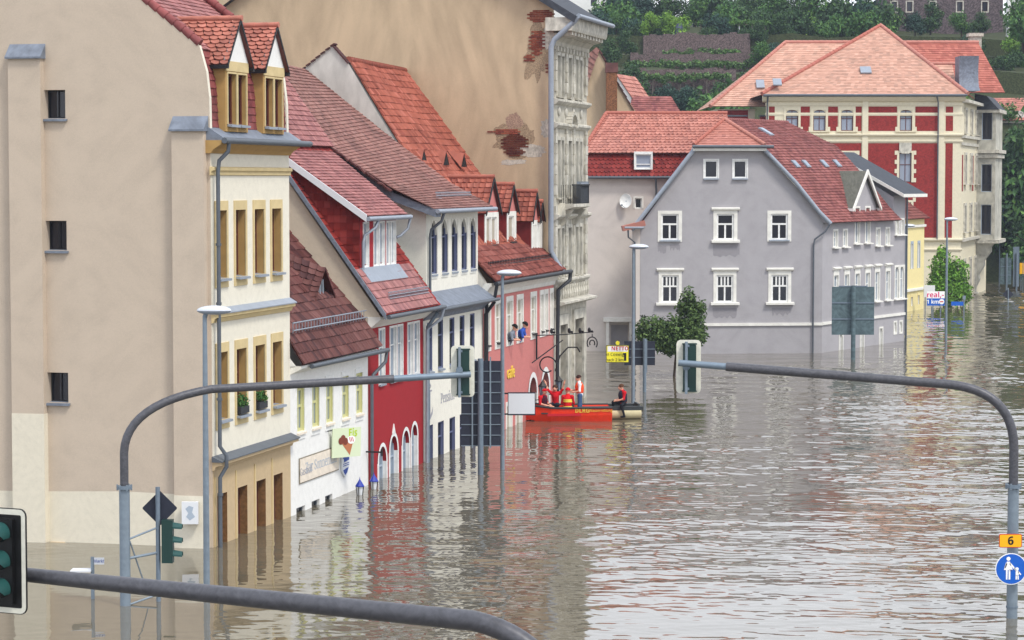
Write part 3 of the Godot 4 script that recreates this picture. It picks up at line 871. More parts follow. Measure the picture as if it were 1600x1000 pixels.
func anchor_house() -> void:
	var h := thing("cream_house", "cream house with five pointed dark windows above a slate ledge, painted anchor below", "house", rowT(20.6))
	var L := 8.3
	var ws := []
	for q in [[0.48, 1.15], [1.9, 2.67], [3.46, 4.16], [4.88, 5.52], [6.35, 7.1]]: ws.append(Rect2(q[0] + 0.02, 3.15, 0.68, 1.76))
	var ds := []
	for q in [0.46, 1.9, 3.46, 4.9, 6.4]: ds.append(Rect2(q, -2.0, 0.78, 3.22))
	var f := MB.new()
	f.wall(rectp(0, -2.1, L, 5.4), Transform3D.IDENTITY, ws + ds)
	part(h, "front_wall", f, "anchor_wall")
	for r in ws:
		win(h, P3(r.position.x, r.position.y, 0), r.size.x, r.size.y, {"d": 0.06, "rev": "frame_blue", "fr": "frame_blue", "grid": [[0.72, 1], [0.28, 1]], "sill": "zinc", "silp": 0.1, "silo": 0.0})
	for r in ds:
		win(h, P3(r.position.x, r.position.y, 0), r.size.x, r.size.y, {"called": "tall_door", "d": 0.1, "rev": "frame_blue", "fr": "frame_blue", "grid": [[0.85, 1], [0.15, 1]]})
	var co := MB.new()
	co.sweep([[0, 5.0], [0.06, 5.02], [0.12, 5.14], [0.3, 5.28], [0.3, 5.36], [0, 5.36]], 0, L)
	part(h, "cornice", co, "slate_blue")
	var sl := MB.new()
	sl.sweep([[-0.3, 5.95], [-0.2, 5.95], [0.5, 5.45], [0.5, 5.36], [-0.3, 5.36]], 0.0, L)
	part(h, "slate_ledge", sl, "slate_blue")
	gutter(h, Vector3(0.0, 5.38, 0.56), Vector3(L + 0.3, 5.38, 0.56), 0.07, "zinc_dark")
	pipe(h, [Vector3(0.12, 5.3, 0.5), Vector3(0.12, 4.8, 0.14), Vector3(0.12, -2.1, 0.14)], 0.07, "galv_dull")
	pipe(h, [Vector3(L - 0.1, 5.3, 0.5), Vector3(L - 0.1, 4.8, 0.14), Vector3(L - 0.1, -2.1, 0.14)], 0.07, "iron")
	var gl := V2([[-13, -2.1], [0, -2.1], [0, 5.4], [-0.25, 5.4], [-0.25, 8.7], [-1.2, 9.35], [-3.9, 11.4], [-7.2, 13.9], [-13, 5.4]])
	for x in [0.0, L - 0.004]:
		var g := MB.new()
		g.wall(gl if x > 0 else V2([[-13, -2.1], [0, -2.1], [0, 5.4], [-0.4, 6.6], [-1.2, 7.7], [-3.45, 10.75], [-5.6, 13.8], [-13, 5.4]]), sideT(x), [])
		part(h, "gable_wall", g, "anchor_wall")
	var aw := []
	for q in [[1.72, 2.5], [3.1, 3.95], [4.45, 5.3], [5.82, 6.65], [7.15, 7.98]]: aw.append(Rect2(q[0], 6.58, q[1] - q[0], 1.95))
	var d := MB.new()
	d.wall(rectp(1.1, 5.8, L, 8.95), P3(0, 0, -0.2), aw)
	d.wall(V2([[-1.9, 7.9], [-0.2, 5.7], [-0.2, 8.95], [-1.2, 9.35], [-3.4, 10.8]]), sideT(1.1), [])
	var dm := part(h, "dormer", d, "anchor_wall")
	for r in aw:
		win(dm, P3(r.position.x, r.position.y, -0.2), r.size.x, r.size.y, {"called": "pointed_window", "d": 0.1, "rev": "frame_blue", "fr": "frame_blue", "grid": [[0.7, 1], [0.3, 1]], "arch": 0.55, "point": true, "archm": "anchor_wall", "sill": "zinc", "silo": 0.0, "silp": 0.06, "surb": 0.16, "sur": 0.001})
	tiles(h, [Vector3(0.5, 8.93, 0.3), Vector3(0.3, 9.66, -1.19), Vector3(0.05, 11.1, -3.44), Vector3(0.0, 14.2, -5.6)], [Vector3(L + 0.35, 8.93, 0.3), Vector3(L, 9.85, -1.3), Vector3(L, 11.75, -3.9), Vector3(L, 14.3, -7.2)], 0.185, 0.2, "t_brown", 0, "flat", 0.03)
	tiles(h, [Vector3(0.0, 5.4, -13), Vector3(0.0, 14.2, -5.6)], [Vector3(L, 5.4, -13), Vector3(L, 14.3, -7.2)], 0.5, 0.5, "t_brown")
	var sf := MB.new()
	sf.prism(V2([[0.32, 8.66], [0.32, 8.94], [-1.2, 9.5], [-3.44, 11.05], [-3.44, 10.8], [-1.2, 9.2]]), sideT(0.5), 0.7)
	part(h, "verge_board", sf, "slate_blue")
	var fl := MB.new()
	fl.tube([Vector3(0.1, 11.15, -3.4), Vector3(0.02, 14.2, -5.6)], 0.09, 6)
	part(h, "valley_flashing", fl, "slate_blue")
	var bt := MB.new()
	bt.colored = true
	for k in 15:
		bt.col = tones["t_old"][k % 4]
		var p := Vector3(0.28, 9.6, -1.3).lerp(Vector3(0.05, 11.1, -3.4), k / 14.0)
		bt.box(p + Vector3(-0.08, 0.04, 0), Vector3(0.24, 0.06, 0.2), Basis(Vector3(1, 0, 0), 0.6 + rng.randf_range(-0.3, 0.3)))
	part(h, "verge_tiles", bt, "tile_vc")
	gutter(h, Vector3(0.5, 8.86, 0.4), Vector3(L + 0.5, 8.86, 0.4), 0.08, "zinc")
	pipe(h, [Vector3(1.35, 8.8, 0.4), Vector3(1.35, 8.5, 0.3), Vector3(1.25, 8.2, -0.05), Vector3(1.25, 7.9, -0.1), Vector3(1.25, 5.8, -0.1)], 0.055, "zinc_dark")
	var sg := MB.new()
	for k in 3: sg.tube([Vector3(3.2, 9.3 + k * 0.1, -0.35 - k * 0.05), Vector3(L - 0.2, 9.3 + k * 0.1, -0.35 - k * 0.05)], 0.015, 5)
	for k in 32: sg.bx(3.2 + k * 0.155, 3.212 + k * 0.155, 9.25, 9.55, -0.42, -0.41)
	part(h, "snow_guard", sg, "zinc")
	# painted anchor and lettering
	var an := MB.new()
	an.bx(0.82, 0.9, 1.55, 2.5, 0.002, 0.008)
	an.bx(0.62, 1.1, 2.42, 2.48, 0.002, 0.009)
	an.prism(V2([[0.5, 1.85], [0.55, 1.6], [0.86, 1.42], [1.17, 1.6], [1.22, 1.85], [1.1, 1.7], [0.86, 1.55], [0.62, 1.7]]), P3(0, 0, 0.008), 0.006)
	an.tube([Vector3(0.78, 2.62, 0.005), Vector3(0.86, 2.7, 0.005), Vector3(0.94, 2.62, 0.005), Vector3(0.86, 2.53, 0.005), Vector3(0.78, 2.62, 0.005)], 0.02, 5)
	part(h, "painted_anchor", an, "ink_grey")
	words(h, "lettering", "Pension", 0.5, "ink_grey", P3(3.2, 2.05, 0.006), 0.008, false, true)
func pink_house() -> void:
	var h := thing("pink_house", "salmon pink house with orange tiled roof, gabled dormers and cream window surrounds", "house", rowT(28.9))
	var L := 12.1
	var ws := []
	for q in [[0.3, 1.05], [1.95, 2.75], [3.75, 4.65], [5.5, 6.4], [7.9, 8.75], [9.6, 10.1], [10.4, 10.9], [11.4, 11.9]]: ws.append(Rect2(q[0], 3.55, q[1] - q[0], 1.55))
	var lows := [Rect2(3.7, -0.6, 0.8, 1.5), Rect2(5.3, -0.6, 0.9, 1.6), Rect2(7.6, -2.0, 1.3, 3.7), Rect2(9.9, -2.0, 1.3, 3.75)]
	var f := MB.new()
	f.wall(rectp(0, -2.1, L, 5.9), Transform3D.IDENTITY, ws + lows)
	part(h, "front_wall", f, "pink_wall")
	for r in ws:
		win(h, P3(r.position.x, r.position.y, 0), r.size.x, r.size.y, {"d": 0.08, "rev": "trim", "fr": "trim", "pane": "pane_tan", "grid": [[0.66, 2 if r.size.x > 0.6 else 1], [0.34, 1]], "sur": 0.13, "surt": 0.2, "surb": 0.25, "surm": "trim", "sill": "iron", "silo": -0.1, "silp": 0.12, "silh": 0.05})
	for k in 4:
		var r: Rect2 = lows[k]
		if k < 2:
			win(h, P3(r.position.x, r.position.y, 0), r.size.x, r.size.y, {"d": 0.08, "rev": "trim", "fr": "trim", "pane": "pane_tan", "sur": 0.12, "surt": 0.15, "surm": "trim"})
		else:
			win(h, P3(r.position.x, r.position.y, 0), r.size.x, r.size.y, {"called": "arched_door", "d": 0.25, "rev": "trim", "fr": "frame_brown", "pane": "pane", "arch": 0.7, "archm": "pink_wall", "band": 0.22, "bandm": "white_paint"})
	var gl := V2([[-14, -2.1], [0, -2.1], [0, 5.9], [0.1, 6.0], [-3.29, 11.15], [-4.3, 12.7], [-5.46, 14.6], [-6.04, 15.2], [-14, 9.2]])
	var g := MB.new()
	g.wall(gl, SIDE, [])
	g.wall(gl, sideT(0.25), [])
	part(h, "gable_wall", g, "gable_grey")
	var cop := MB.new()
	for k in 9:
		cop.box(Vector3(0.12, 15.22 - k * 0.15, -6.04 - k * 0.2), Vector3(0.4, 0.06, 0.2), Basis(Vector3(1, 0, 0), -0.64 + 0.12))
	for k in 6:
		cop.box(Vector3(0.12, 15.14 - k * 0.115, -5.98 + k * 0.105), Vector3(0.4, 0.06, 0.16), Basis(Vector3(1, 0, 0), 0.75))
	part(h, "coping_tiles", cop, "t_old3")
	var co := MB.new()
	co.sweep([[0, 5.42], [0.06, 5.45], [0.1, 5.6], [0.3, 5.85], [0.3, 5.98], [0, 5.98]], 0, L)
	part(h, "cornice", co, "trim")
	tiles(h, [Vector3(0.2, 6.02, 0.45), Vector3(0.2, 7.3, -0.9), Vector3(0.2, 11.25, -3.29), Vector3(0.2, 14.6, -5.46)], [Vector3(L + 0.05, 6.02, 0.45), Vector3(L + 0.05, 7.2, -0.85), Vector3(L + 0.05, 10.3, -3.4), Vector3(L + 0.05, 14.7, -6.7)], 0.34, 0.25, "t_orange", 0, "pan", 0.034, 0.03)
	tiles(h, [Vector3(0.16, 6.06, 0.48), Vector3(0.16, 7.36, -0.88)], [Vector3(L + 0.08, 6.06, 0.48), Vector3(L + 0.08, 7.26, -0.83)], 0.34, 0.25, "t_rust", 0, "pan", 0.034, 0.015)
	tiles(h, [Vector3(0.2, 7.0, -14), Vector3(0.2, 14.6, -5.46)], [Vector3(L, 7.0, -14), Vector3(L, 14.7, -6.7)], 0.5, 0.5, "t_orange")
	ridge(h, Vector3(0.2, 14.66, -5.46), Vector3(L, 14.76, -6.7), 0.12, "t_orange1")
	var vb := MB.new()
	vb.prism(V2([[0.5, 5.9], [0.5, 6.12], [-0.8, 7.4], [-3.35, 10.5], [-6.7, 15.05], [-6.7, 14.75], [-3.4, 10.2], [-0.8, 7.05]]), sideT(L + 0.06), 0.07)
	part(h, "verge_board", vb, "iron")
	gutter(h, Vector3(-0.2, 5.98, 0.58), Vector3(L + 0.9, 5.98, 0.58), 0.09, "gutter_black")
	pipe(h, [Vector3(-0.05, 5.95, 0.58), Vector3(-0.05, 5.5, 0.5), Vector3(0.02, 5.2, 0.15), Vector3(0.02, -2.1, 0.15)], 0.07, "gutter_black")
	pipe(h, [Vector3(L + 0.75, 5.95, 0.58), Vector3(L + 0.75, 5.6, 0.55), Vector3(L, 5.2, 0.2), Vector3(L - 0.05, -2.1, 0.15)], 0.09, "gutter_black")
	var sg := MB.new()
	for k in 3: sg.tube([Vector3(1.0, 6.5 + k * 0.12, 0.05 - k * 0.05), Vector3(L - 0.2, 6.5 + k * 0.12, 0.05 - k * 0.05)], 0.02, 5)
	for k in 42: sg.bx(1.0 + k * 0.26, 1.02 + k * 0.26, 6.4, 6.8, -0.03, -0.01)
	part(h, "snow_guard", sg, "iron")
	# dark vents under lifted tiles
	for q in [[2.5, 11.05], [5.7, 11.0], [8.4, 10.95]]:
		var z: float = -3.25 + (10.9 - q[1]) * 0.5
		var A := Vector3(q[0] - 0.5, q[1] - 0.45, z + 0.26)
		var B := Vector3(q[0] + 0.5, q[1] - 0.45, z + 0.26)
		var C := Vector3(q[0], q[1] + 0.14, z + 0.26)
		var D := Vector3(q[0], q[1] + 0.3, z - 0.5)
		var hood := MB.new()
		hood.tri(A, C, D); hood.tri(C, B, D); hood.tri(A, D, B)
		var vent := part(h, "roof_vent", hood, "t_orange0")
		var v := MB.new()
		v.tri(A.lerp(C, 0.06) + Vector3(0.06, 0, 0.004), B.lerp(C, 0.06) + Vector3(-0.06, 0, 0.004), C + Vector3(0, -0.08, 0.004))
		part(vent, "opening", v, "black")
	# gabled dormers
	var k := 0
	for q in [[3.85, 6.1, -0.95, 7.25, 8.66, 10.05], [7.5, 9.1, -0.95, 7.3, 8.66, 9.75], [10.0, 11.2, -0.5, 6.8, 8.25, 9.45], [11.25, 12.0, -0.5, 6.8, 8.2, 9.0]]:
		var d := MB.new()
		var x0: float = q[0]
		var x1: float = q[1]
		var z: float = q[2]
		var cx := (x0 + x1) / 2
		var wn: int = 2 if k != 1 and k != 3 else 1
		var wr := []
		for e in wn: wr.append(Rect2(x0 + 0.3 + e * (x1 - x0 - 0.5) / wn, q[3] + 0.1, (x1 - x0 - 0.6) / wn - 0.06, q[4] - q[3] - 0.3))
		d.wall(V2([[x0, q[3] - 0.4], [x1, q[3] - 0.4], [x1, q[4] + 0.05], [cx, q[5] - 0.05], [x0, q[4] + 0.05]]), P3(0, 0, z), wr)
		for x in [x0, x1]:
			d.quad(Vector3(x, q[3] - 0.4, z), Vector3(x, q[3] - 0.4, z - 1.6), Vector3(x, q[4] + 0.05, z - 1.6), Vector3(x, q[4] + 0.05, z))
		var dm := part(h, "dormer", d, "pink_wall")
		var wf := MB.new()
		wf.wall(rectp(x0 - 0.02, q[3] - 0.05, x1 + 0.02, q[4]), P3(0, 0, z + 0.02), wr)
		part(dm, "white_panel", wf, "trim")
		var ck := MB.new()
		ck.bx(x0 - 0.03, x0 - 0.01, q[3] - 0.2, q[4], z - 1.5, z - 0.02)
		part(dm, "cheek_cladding", ck, "t_scarlet3")
		for r in wr:
			win(dm, P3(r.position.x, r.position.y, z + 0.02), r.size.x, r.size.y, {"d": 0.08, "rev": "trim", "fr": "white_paint", "pane": "pane_tan", "sill": "iron", "silo": 0.0})
		var ap := MB.new()
		ap.sweep([[z, q[3] - 0.02], [z + 0.06, q[3] - 0.02], [z + 0.45, q[3] - 0.42], [z + 0.3, q[3] - 0.45]], x0 + 0.1, x1 - 0.1)
		part(dm, "metal_apron", ap, "zinc_dark")
		for sx in [-1, 1]:
			var ex: float = cx + sx * ((x1 - x0) / 2 + 0.15)
			tiles(h, [Vector3(ex, q[4] - 0.05, z - 1.6), Vector3(cx, q[5], z - 2.7)], [Vector3(ex, q[4] - 0.05, z + 0.12), Vector3(cx, q[5], z + 0.12)], 0.32, 0.25, "t_orange", 60 if sx < 0 else 0, "pan", 0.03)
			var bb := MB.new()
			bb.prism(V2([[ex, q[4] - 0.14], [ex, q[4] + 0.0], [cx, q[5] + 0.06], [cx, q[5] - 0.1]]), P3(0, 0, z + 0.15), 0.04)
			part(dm, "barge_board", bb, "iron")
		ridge(h, Vector3(cx, q[5] + 0.05, z + 0.14), Vector3(cx, q[5] + 0.05, z - 2.8), 0.09, "t_orange2")
		k += 1
	words(h, "lettering", "cafe", 0.62, "ink_yellow", P3(4.4, 2.2, 0.02), 0.04, true)
func stone_house() -> void:
	var h := thing("stone_house", "tall narrow weathered stone house with ornate cornice, balcony and bare beige firewall", "house", rowT(41.0))
	var L := 6.7
	var fw := MB.new()
	fw.wall(V2([[-30, -2.1], [0, -2.1], [0, 17.6], [-8, 22.5], [-30, 22.5]]), SIDE, [])
	part(h, "firewall", fw, "firewall")
	var ws := []
	var xs := [[0.55, 1.1], [1.35, 1.85], [2.7, 3.4], [4.2, 4.75], [5.05, 5.5]]
	for q in xs:
		ws.append(Rect2(q[0], 13.62, q[1] - q[0], 1.75))
		ws.append(Rect2(q[0], 9.2, q[1] - q[0], 2.5))
		ws.append(Rect2(q[0], 5.7, q[1] - q[0], 2.15))
	var gs := [Rect2(0.9, -2.0, 1.5, 5.6), Rect2(3.9, -2.0, 1.9, 5.7)]
	var f := MB.new()
	f.wall(rectp(0, -2.1, L, 16.2), Transform3D.IDENTITY, ws + gs)
	part(h, "front_wall", f, "stone")
	for r in ws:
		win(h, P3(r.position.x, r.position.y, 0), r.size.x, r.size.y, {"d": 0.2, "rev": "stone", "fr": "stone_light", "pane": "pane_grey", "grid": [[0.7, 1], [0.3, 1]], "sur": 0.08, "surt": 0.16, "surm": "stone_light", "surp": 0.06, "sill": "stone", "silo": 0.05})
	for r in gs:
		win(h, P3(r.position.x, r.position.y, 0), r.size.x, r.size.y, {"called": "shop_door", "d": 0.35, "rev": "stone", "fr": "frame_brown", "pane": "pane", "grid": [[0.7, 2], [0.3, 1]], "sur": 0.2, "surt": 0.45, "surm": "stone_light", "surp": 0.1})
	var rb := MB.new()
	rb.quad(Vector3(L, -2.1, 0), Vector3(L, -2.1, -14), Vector3(L, 17, -14), Vector3(L, 17, 0))
	part(h, "far_wall", rb, "firewall")
	# pilasters as stacked blocks
	for q in [[0.05, 0.42], [2.15, 2.5], [3.62, 3.95], [6.1, 6.6]]:
		var y := 4.8
		while y < 15.6:
			if not (y > 8.4 and y < 8.9) and not (y > 12.1 and y < 13.4):
				var bl := MB.new()
				bl.bx(q[0], q[1], y + 0.012, y + 0.44, -0.01, 0.07 + rng.randf() * 0.02)
				part(h, "pilaster_block", bl, "stone_light" if rng.randf() < 0.6 else "stone")
			y += 0.45
	for q in [[13.36, 0.22], [12.32, 0.2], [8.35, 0.25], [5.5, 0.18], [4.55, 0.5]]:
		var c := MB.new()
		var y: float = q[0]
		var p: float = q[1]
		c.sweep([[0, y - 0.14], [p * 0.4, y - 0.1], [p, y + 0.02], [p, y + 0.1], [0, y + 0.16]], -0.02, L + 0.05)
		part(h, "string_course", c, "stone_light")
	# round-headed niche and rosettes between the floors
	for x in [0.9, 2.3, 3.8, 5.4]:
		var ro := MB.new()
		ro.ell(Vector3(x, 12.95, 0.02), Vector3(0.22, 0.22, 0.08), Basis.IDENTITY, 8)
		part(h, "rosette", ro, "stone_light")
	var ni := MB.new()
	var prev := []
	for k in 13:
		var a := PI * k / 12
		if prev:
			ni.box(Vector3((prev[0] + 3.05 - cos(a) * 0.62) / 2, (prev[1] + 12.3 + sin(a) * 0.62) / 2, 0.12), Vector3(0.2, 0.12, 0.3), Basis(Vector3(0, 0, 1), PI / 2 - a))
		prev = [3.05 - cos(a) * 0.62, 12.3 + sin(a) * 0.62]
	part(h, "arched_pediment", ni, "stone_light")
	for x in [1.2, 4.85]:
		var pd := MB.new()
		pd.prism(V2([[x - 0.95, 8.42], [x + 0.95, 8.42], [x, 9.1]]), P3(0, 0, 0.28), 0.28)
		part(h, "pediment", pd, "stone")
	for k in 14:
		var bl := MB.new()
		bl.lathe([[0.05, 4.75], [0.09, 4.95], [0.05, 5.15], [0.08, 5.35]], Vector3(0.3 + k * 0.47, 0, 0.12), 7)
		part(h, "baluster", bl, "stone_light")
	var bk := MB.new()
	bk.bx(0, L, 4.7, 5.4, -0.01, 0.015)
	part(h, "balustrade_panel", bk, "stone")
	# balcony
	var bs := MB.new()
	bs.sweep([[0, 8.7], [0.3, 8.66], [0.66, 8.78], [0.66, 8.92], [0, 8.92]], 1.0, 4.4)
	var ba := part(h, "balcony", bs, "stone_light")
	var br := MB.new()
	for k in 24: br.bx(1.05 + k * 0.143, 1.075 + k * 0.143, 8.92, 9.75, 0.6, 0.62)
	br.bx(1.0, 4.4, 9.72, 9.78, 0.58, 0.65)
	for z in [0.1, 0.2, 0.3, 0.4, 0.5]:
		br.bx(1.0, 1.02, 8.92, 9.75, z, z + 0.02)
	part(ba, "railing", br, "iron")
	var tp := MB.new()
	tp.bx(4.36, 4.38, 8.92, 9.9, 0.05, 0.6)
	tp.bx(2.9, 4.4, 8.95, 9.85, 0.555, 0.565)
	part(ba, "privacy_screen", tp, "zinc")
	for x in [1.4, 3.9]:
		var cn := MB.new()
		cn.sweep([[0, 7.9], [0.15, 8.0], [0.55, 8.66], [0, 8.7]], x - 0.15, x + 0.15)
		part(ba, "bracket", cn, "stone")
	# great cornice with brackets
	var cc := MB.new()
	cc.sweep([[0, 15.75], [0.08, 15.78], [0.1, 15.95], [0.35, 16.2], [0.35, 16.3], [0, 16.3]], -0.05, L + 0.1)
	part(h, "cove", cc, "stone")
	for k in 11:
		var m := MB.new()
		m.sweep([[0.3, 16.12], [0.78, 16.22], [0.78, 16.38], [0.3, 16.38]], 0.1 + k * 0.62, 0.36 + k * 0.62)
		part(h, "modillion", m, "stone_light")
		var m2 := MB.new()
		m2.sweep([[0.05, 15.5], [0.16, 15.55], [0.16, 15.75], [0.05, 15.75]], 0.1 + k * 0.62, 0.3 + k * 0.62)
		part(h, "modillion", m2, "stone_light")
	var c2 := MB.new()
	c2.sweep([[-0.3, 16.38], [0.85, 16.38], [0.9, 16.5], [0.95, 16.95], [-0.3, 16.95]], -0.35, L + 0.2)
	part(h, "cornice", c2, "stone_light")
	var rf := MB.new()
	rf.quad(Vector3(-0.45, 16.98, 1.1), Vector3(L + 0.3, 16.98, 1.1), Vector3(L + 0.3, 22.6, -8), Vector3(-0.45, 22.6, -8))
	rf.quad(Vector3(-0.45, 16.9, 1.1), Vector3(L + 0.3, 16.9, 1.1), Vector3(L + 0.3, 16.98, 1.1), Vector3(-0.45, 16.98, 1.1))
	rf.quad(Vector3(-0.45, 16.7, 1.0), Vector3(-0.45, 16.98, 1.1), Vector3(-0.45, 22.6, -8), Vector3(-0.45, 22.3, -8))
	rf.quad(Vector3(-0.45, 22.6, -8), Vector3(L + 0.3, 22.6, -8), Vector3(L + 0.3, 17, -16), Vector3(-0.45, 17, -16))
	part(h, "slate_roof", rf, "tar")
	gutter(h, Vector3(-0.3, 17.0, 1.15), Vector3(L + 0.35, 17.0, 1.15), 0.1, "zinc")
	pipe(h, [Vector3(-0.3, 16.95, 1.1), Vector3(-0.3, 16.8, 1.0), Vector3(-0.32, 16.0, 0.1), Vector3(-0.32, 15.7, -0.05), Vector3(-0.32, 6.9, -0.05), Vector3(-0.3, 6.4, 0.2), Vector3(-0.2, 6.0, 0.45)], 0.12, "zinc")
	# bare masonry where the render has fallen: bricks laid one by one, render scars round them
	var bl := MB.new()
	bl.colored = true
	var nz := FastNoiseLite.new()
	nz.seed = 4
	nz.frequency = 0.9
	var bc := [lin(150, 82, 64), lin(138, 72, 58), lin(160, 92, 72), lin(126, 66, 56)]
	for patch in [[-1.75, 11.55, 0.62, 0.52, 0.5], [-0.75, 15.9, 0.38, 0.6, 1.0], [-0.6, 17.05, 0.6, 0.32, 1.0], [-0.2, 14.7, 0.18, 0.3, 1.0], [-1.1, 15.25, 0.25, 0.2, 1.0], [-2.1, 12.05, 0.75, 0.14, 1.2]]:
		var y: float = patch[1] - patch[3]
		var row := 0
		while y < patch[1] + patch[3]:
			var z: float = patch[0] - patch[2] + (0.13 if row % 2 else 0.0)
			while z < patch[0] + patch[2]:
				var e: float = pow((z - patch[0]) / patch[2], 2) + pow((y - patch[1]) / patch[3], 2)
				if e < 0.85 + nz.get_noise_2d(z * 1.5, y * 1.5) * 0.5 + nz.get_noise_2d(z * 6.0 + 9.0, y * 6.0) * 0.45:
					bl.col = bc[rng.randi() % 4] * patch[4]
					bl.box(Vector3(-0.012 - rng.randf() * 0.01, y, z), Vector3(0.03, 0.062, 0.235))
				z += 0.25
			y += 0.076
			row += 1
	var bo := part(h, "bare_bricks", bl, "brick_vc")
	bo.set_meta("kind", "stuff")
	for patch in [["mortar", -1.8, 11.75, 1.05, 0.85, 0.004], ["mortar", -0.7, 15.4, 0.75, 1.5, 0.003], ["render_white", -1.0, 11.2, 0.8, 0.3, 0.006], ["render_white", -1.8, 10.75, 0.7, 0.15, 0.006], ["render_white", -0.25, 16.1, 0.35, 0.5, 0.008], ["render_white", -0.35, 12.2, 0.35, 0.5, 0.006], ["render_rose", -1.75, 12.55, 0.4, 0.5, 0.008]]:
		var p := PackedVector2Array()
		for k in 110:
			var a := TAU * k / 110
			var rr: float = 0.8 + nz.get_noise_2d(cos(a) * 0.8 + patch[1] * 3.0, sin(a) * 0.8 + patch[2]) * 0.5 + nz.get_noise_2d(cos(a) * 2.4 + patch[1] * 3.0, sin(a) * 2.4 + patch[2]) * 0.14
			p.append(Vector2(min(patch[1] + cos(a) * patch[3] * rr, -0.01), patch[2] + sin(a) * patch[4] * rr))
		var pm := MB.new()
		pm.prism(p, SIDE * P3(0, 0, patch[5]), 0.0)
		part(h, "render_scar", pm, patch[0])
# ================= houses beyond, hillside, trees =================
func gray_house() -> void:
	var GL := gp(1000, 553)
	var K := gp(1284, 551)
	var K2 := gp(1413, 532)
	var h := thing("grey_house", "lilac grey plastered corner house with half-hipped red roof and white window surrounds", "house", Transform3D(Basis.IDENTITY, GL))
	var u := (K - GL).normalized()
	var TF := Transform3D(Basis(u, Vector3.UP, u.cross(Vector3.UP)), Vector3.ZERO)
	var u2 := (K2 - K).normalized()
	var n2 := u2.cross(Vector3.UP)
	var TS := Transform3D(Basis(u2, Vector3.UP, n2), K - GL)
	var W := K.distance_to(GL)
	var L2 := K.distance_to(K2)
	var ws := []
	for x in [3.68, 5.36]: ws.append(["attic", Rect2(x, 10.05, 0.8, 1.05)])
	for x in [1.2, 4.42, 7.56]: ws.append(["upper", Rect2(x, 6.52, 1.0, 1.5)])
	for x in [1.24, 4.42, 7.62]: ws.append(["lower", Rect2(x, 2.93, 0.98, 1.58)])
	var holes := []
	for q in ws: holes.append(q[1])
	var f := MB.new()
	f.wall(V2([[0, -2.1], [W, -2.1], [W, 7.65], [10.2, 8.25], [8.88, 9.75], [6.85, 11.85], [3.25, 11.85], [0, 7.4]]), TF, holes)
	part(h, "front_wall", f, "gray_wall")
	for q in ws:
		var r: Rect2 = q[1]
		var T := TF * P3(r.position.x, r.position.y, 0)
		if q[0] == "attic":
			win(h, T, r.size.x, r.size.y, {"d": 0.05, "rev": "white_paint", "fr": "white_paint", "grid": [[1.0, 1]], "fw": 0.09, "sur": 0.06, "surm": "white_paint", "surb": 0.04, "sill": "zinc", "silo": 0.05})
		elif q[0] == "upper":
			var o := {"d": 0.08, "rev": "white_paint", "fr": "white_paint", "grid": [[0.66, 2], [0.34, 1]], "fw": 0.1, "bar": 0.1, "sur": 0.2, "surt": 0.18, "surb": 0.1, "surm": "trim", "sill": "zinc", "silo": 0.1}
			if r.position.x > 4 and r.position.x < 5:
				o["hood"] = "trim"; o["silo"] = 0.32; o["silp"] = 0.22; o["silh"] = 0.13; o["sill"] = "trim"
			win(h, T, r.size.x, r.size.y, o)
		else:
			win(h, T, r.size.x, r.size.y, {"d": 0.08, "rev": "white_paint", "fr": "white_paint", "grid": [[0.64, 2], [0.36, 4]], "fw": 0.1, "bar": 0.09, "sur": 0.18, "surt": 0.22, "surm": "trim", "hood": "trim", "sill": "trim", "silo": 0.34, "silp": 0.22, "silh": 0.12})
	# darker replastered patches below the sills
	for q in [[4.2, 5.75, 5.45, 6.28], [7.65, 8.75, 2.1, 2.62], [4.2, 5.6, 2.0, 2.62], [1.0, 1.5, 5.7, 6.2], [1.7, 2.3, 5.85, 6.25]]:
		var p := MB.new()
		var pts := PackedVector2Array([Vector2(q[0], q[3]), Vector2(q[0] + 0.02, q[2] + 0.2)])
		for k in 9: pts.append(Vector2(lerpf(q[0], q[1], (k + 0.5) / 9.0), q[2] + rng.randf_range(0, 0.25)))
		pts.append(Vector2(q[1], q[2] + 0.2)); pts.append(Vector2(q[1] + 0.01, q[3]))
		p.prism(pts, TF * P3(0, 0, 0.005), 0.0)
		part(h, "plaster_patch", p, "gray_patch")
	var bd := MB.new()
	bd.prism(rectp(-0.03, 1.58, W + 0.04, 1.74), TF * P3(0, 0, 0.09), 0.09)
	part(h, "base_band", bd, "trim")
	# street side
	var sw := []
	for x in [1.55, 2.95]: sw.append(["low", Rect2(x, 6.05, 0.5, 0.95)])
	for x in [4.65, 6.2]: sw.append(["tall", Rect2(x, 6.2, 0.6, 2.1)])
	for x in [7.85, 9.35]: sw.append(["low", Rect2(x, 6.0, 0.5, 1.0)])
	for x in [1.65, 3.2, 4.75, 6.3, 7.75, 9.4]: sw.append(["mid", Rect2(x, 2.65, 0.6, 1.75)])
	for x in [2.5, 5.6, 8.5]: sw.append(["cell", Rect2(x, -0.4, 0.42, 1.35)])
	for x in [10.75, 11.65]: sw.append(["cell", Rect2(x, 0.55, 0.35, 0.65)])
	for x in [10.85, 11.65]: sw.append(["arch", Rect2(x, 2.65, 0.6, 1.95)])
	for x in [10.9, 11.7]: sw.append(["low", Rect2(x, 6.6, 0.4, 0.9)])
	var sh := []
	for q in sw: sh.append(q[1])
	var s := MB.new()
	s.wall(V2([[0, -2.1], [L2, -2.1], [L2, 9.0], [10.5, 9.0], [10.5, 7.5], [7.75, 7.5], [7.75, 8.45], [5.9, 10.3], [4.05, 8.45], [4.05, 7.5], [0, 7.5]]), TS, sh)
	part(h, "street_wall", s, "gray_wall")
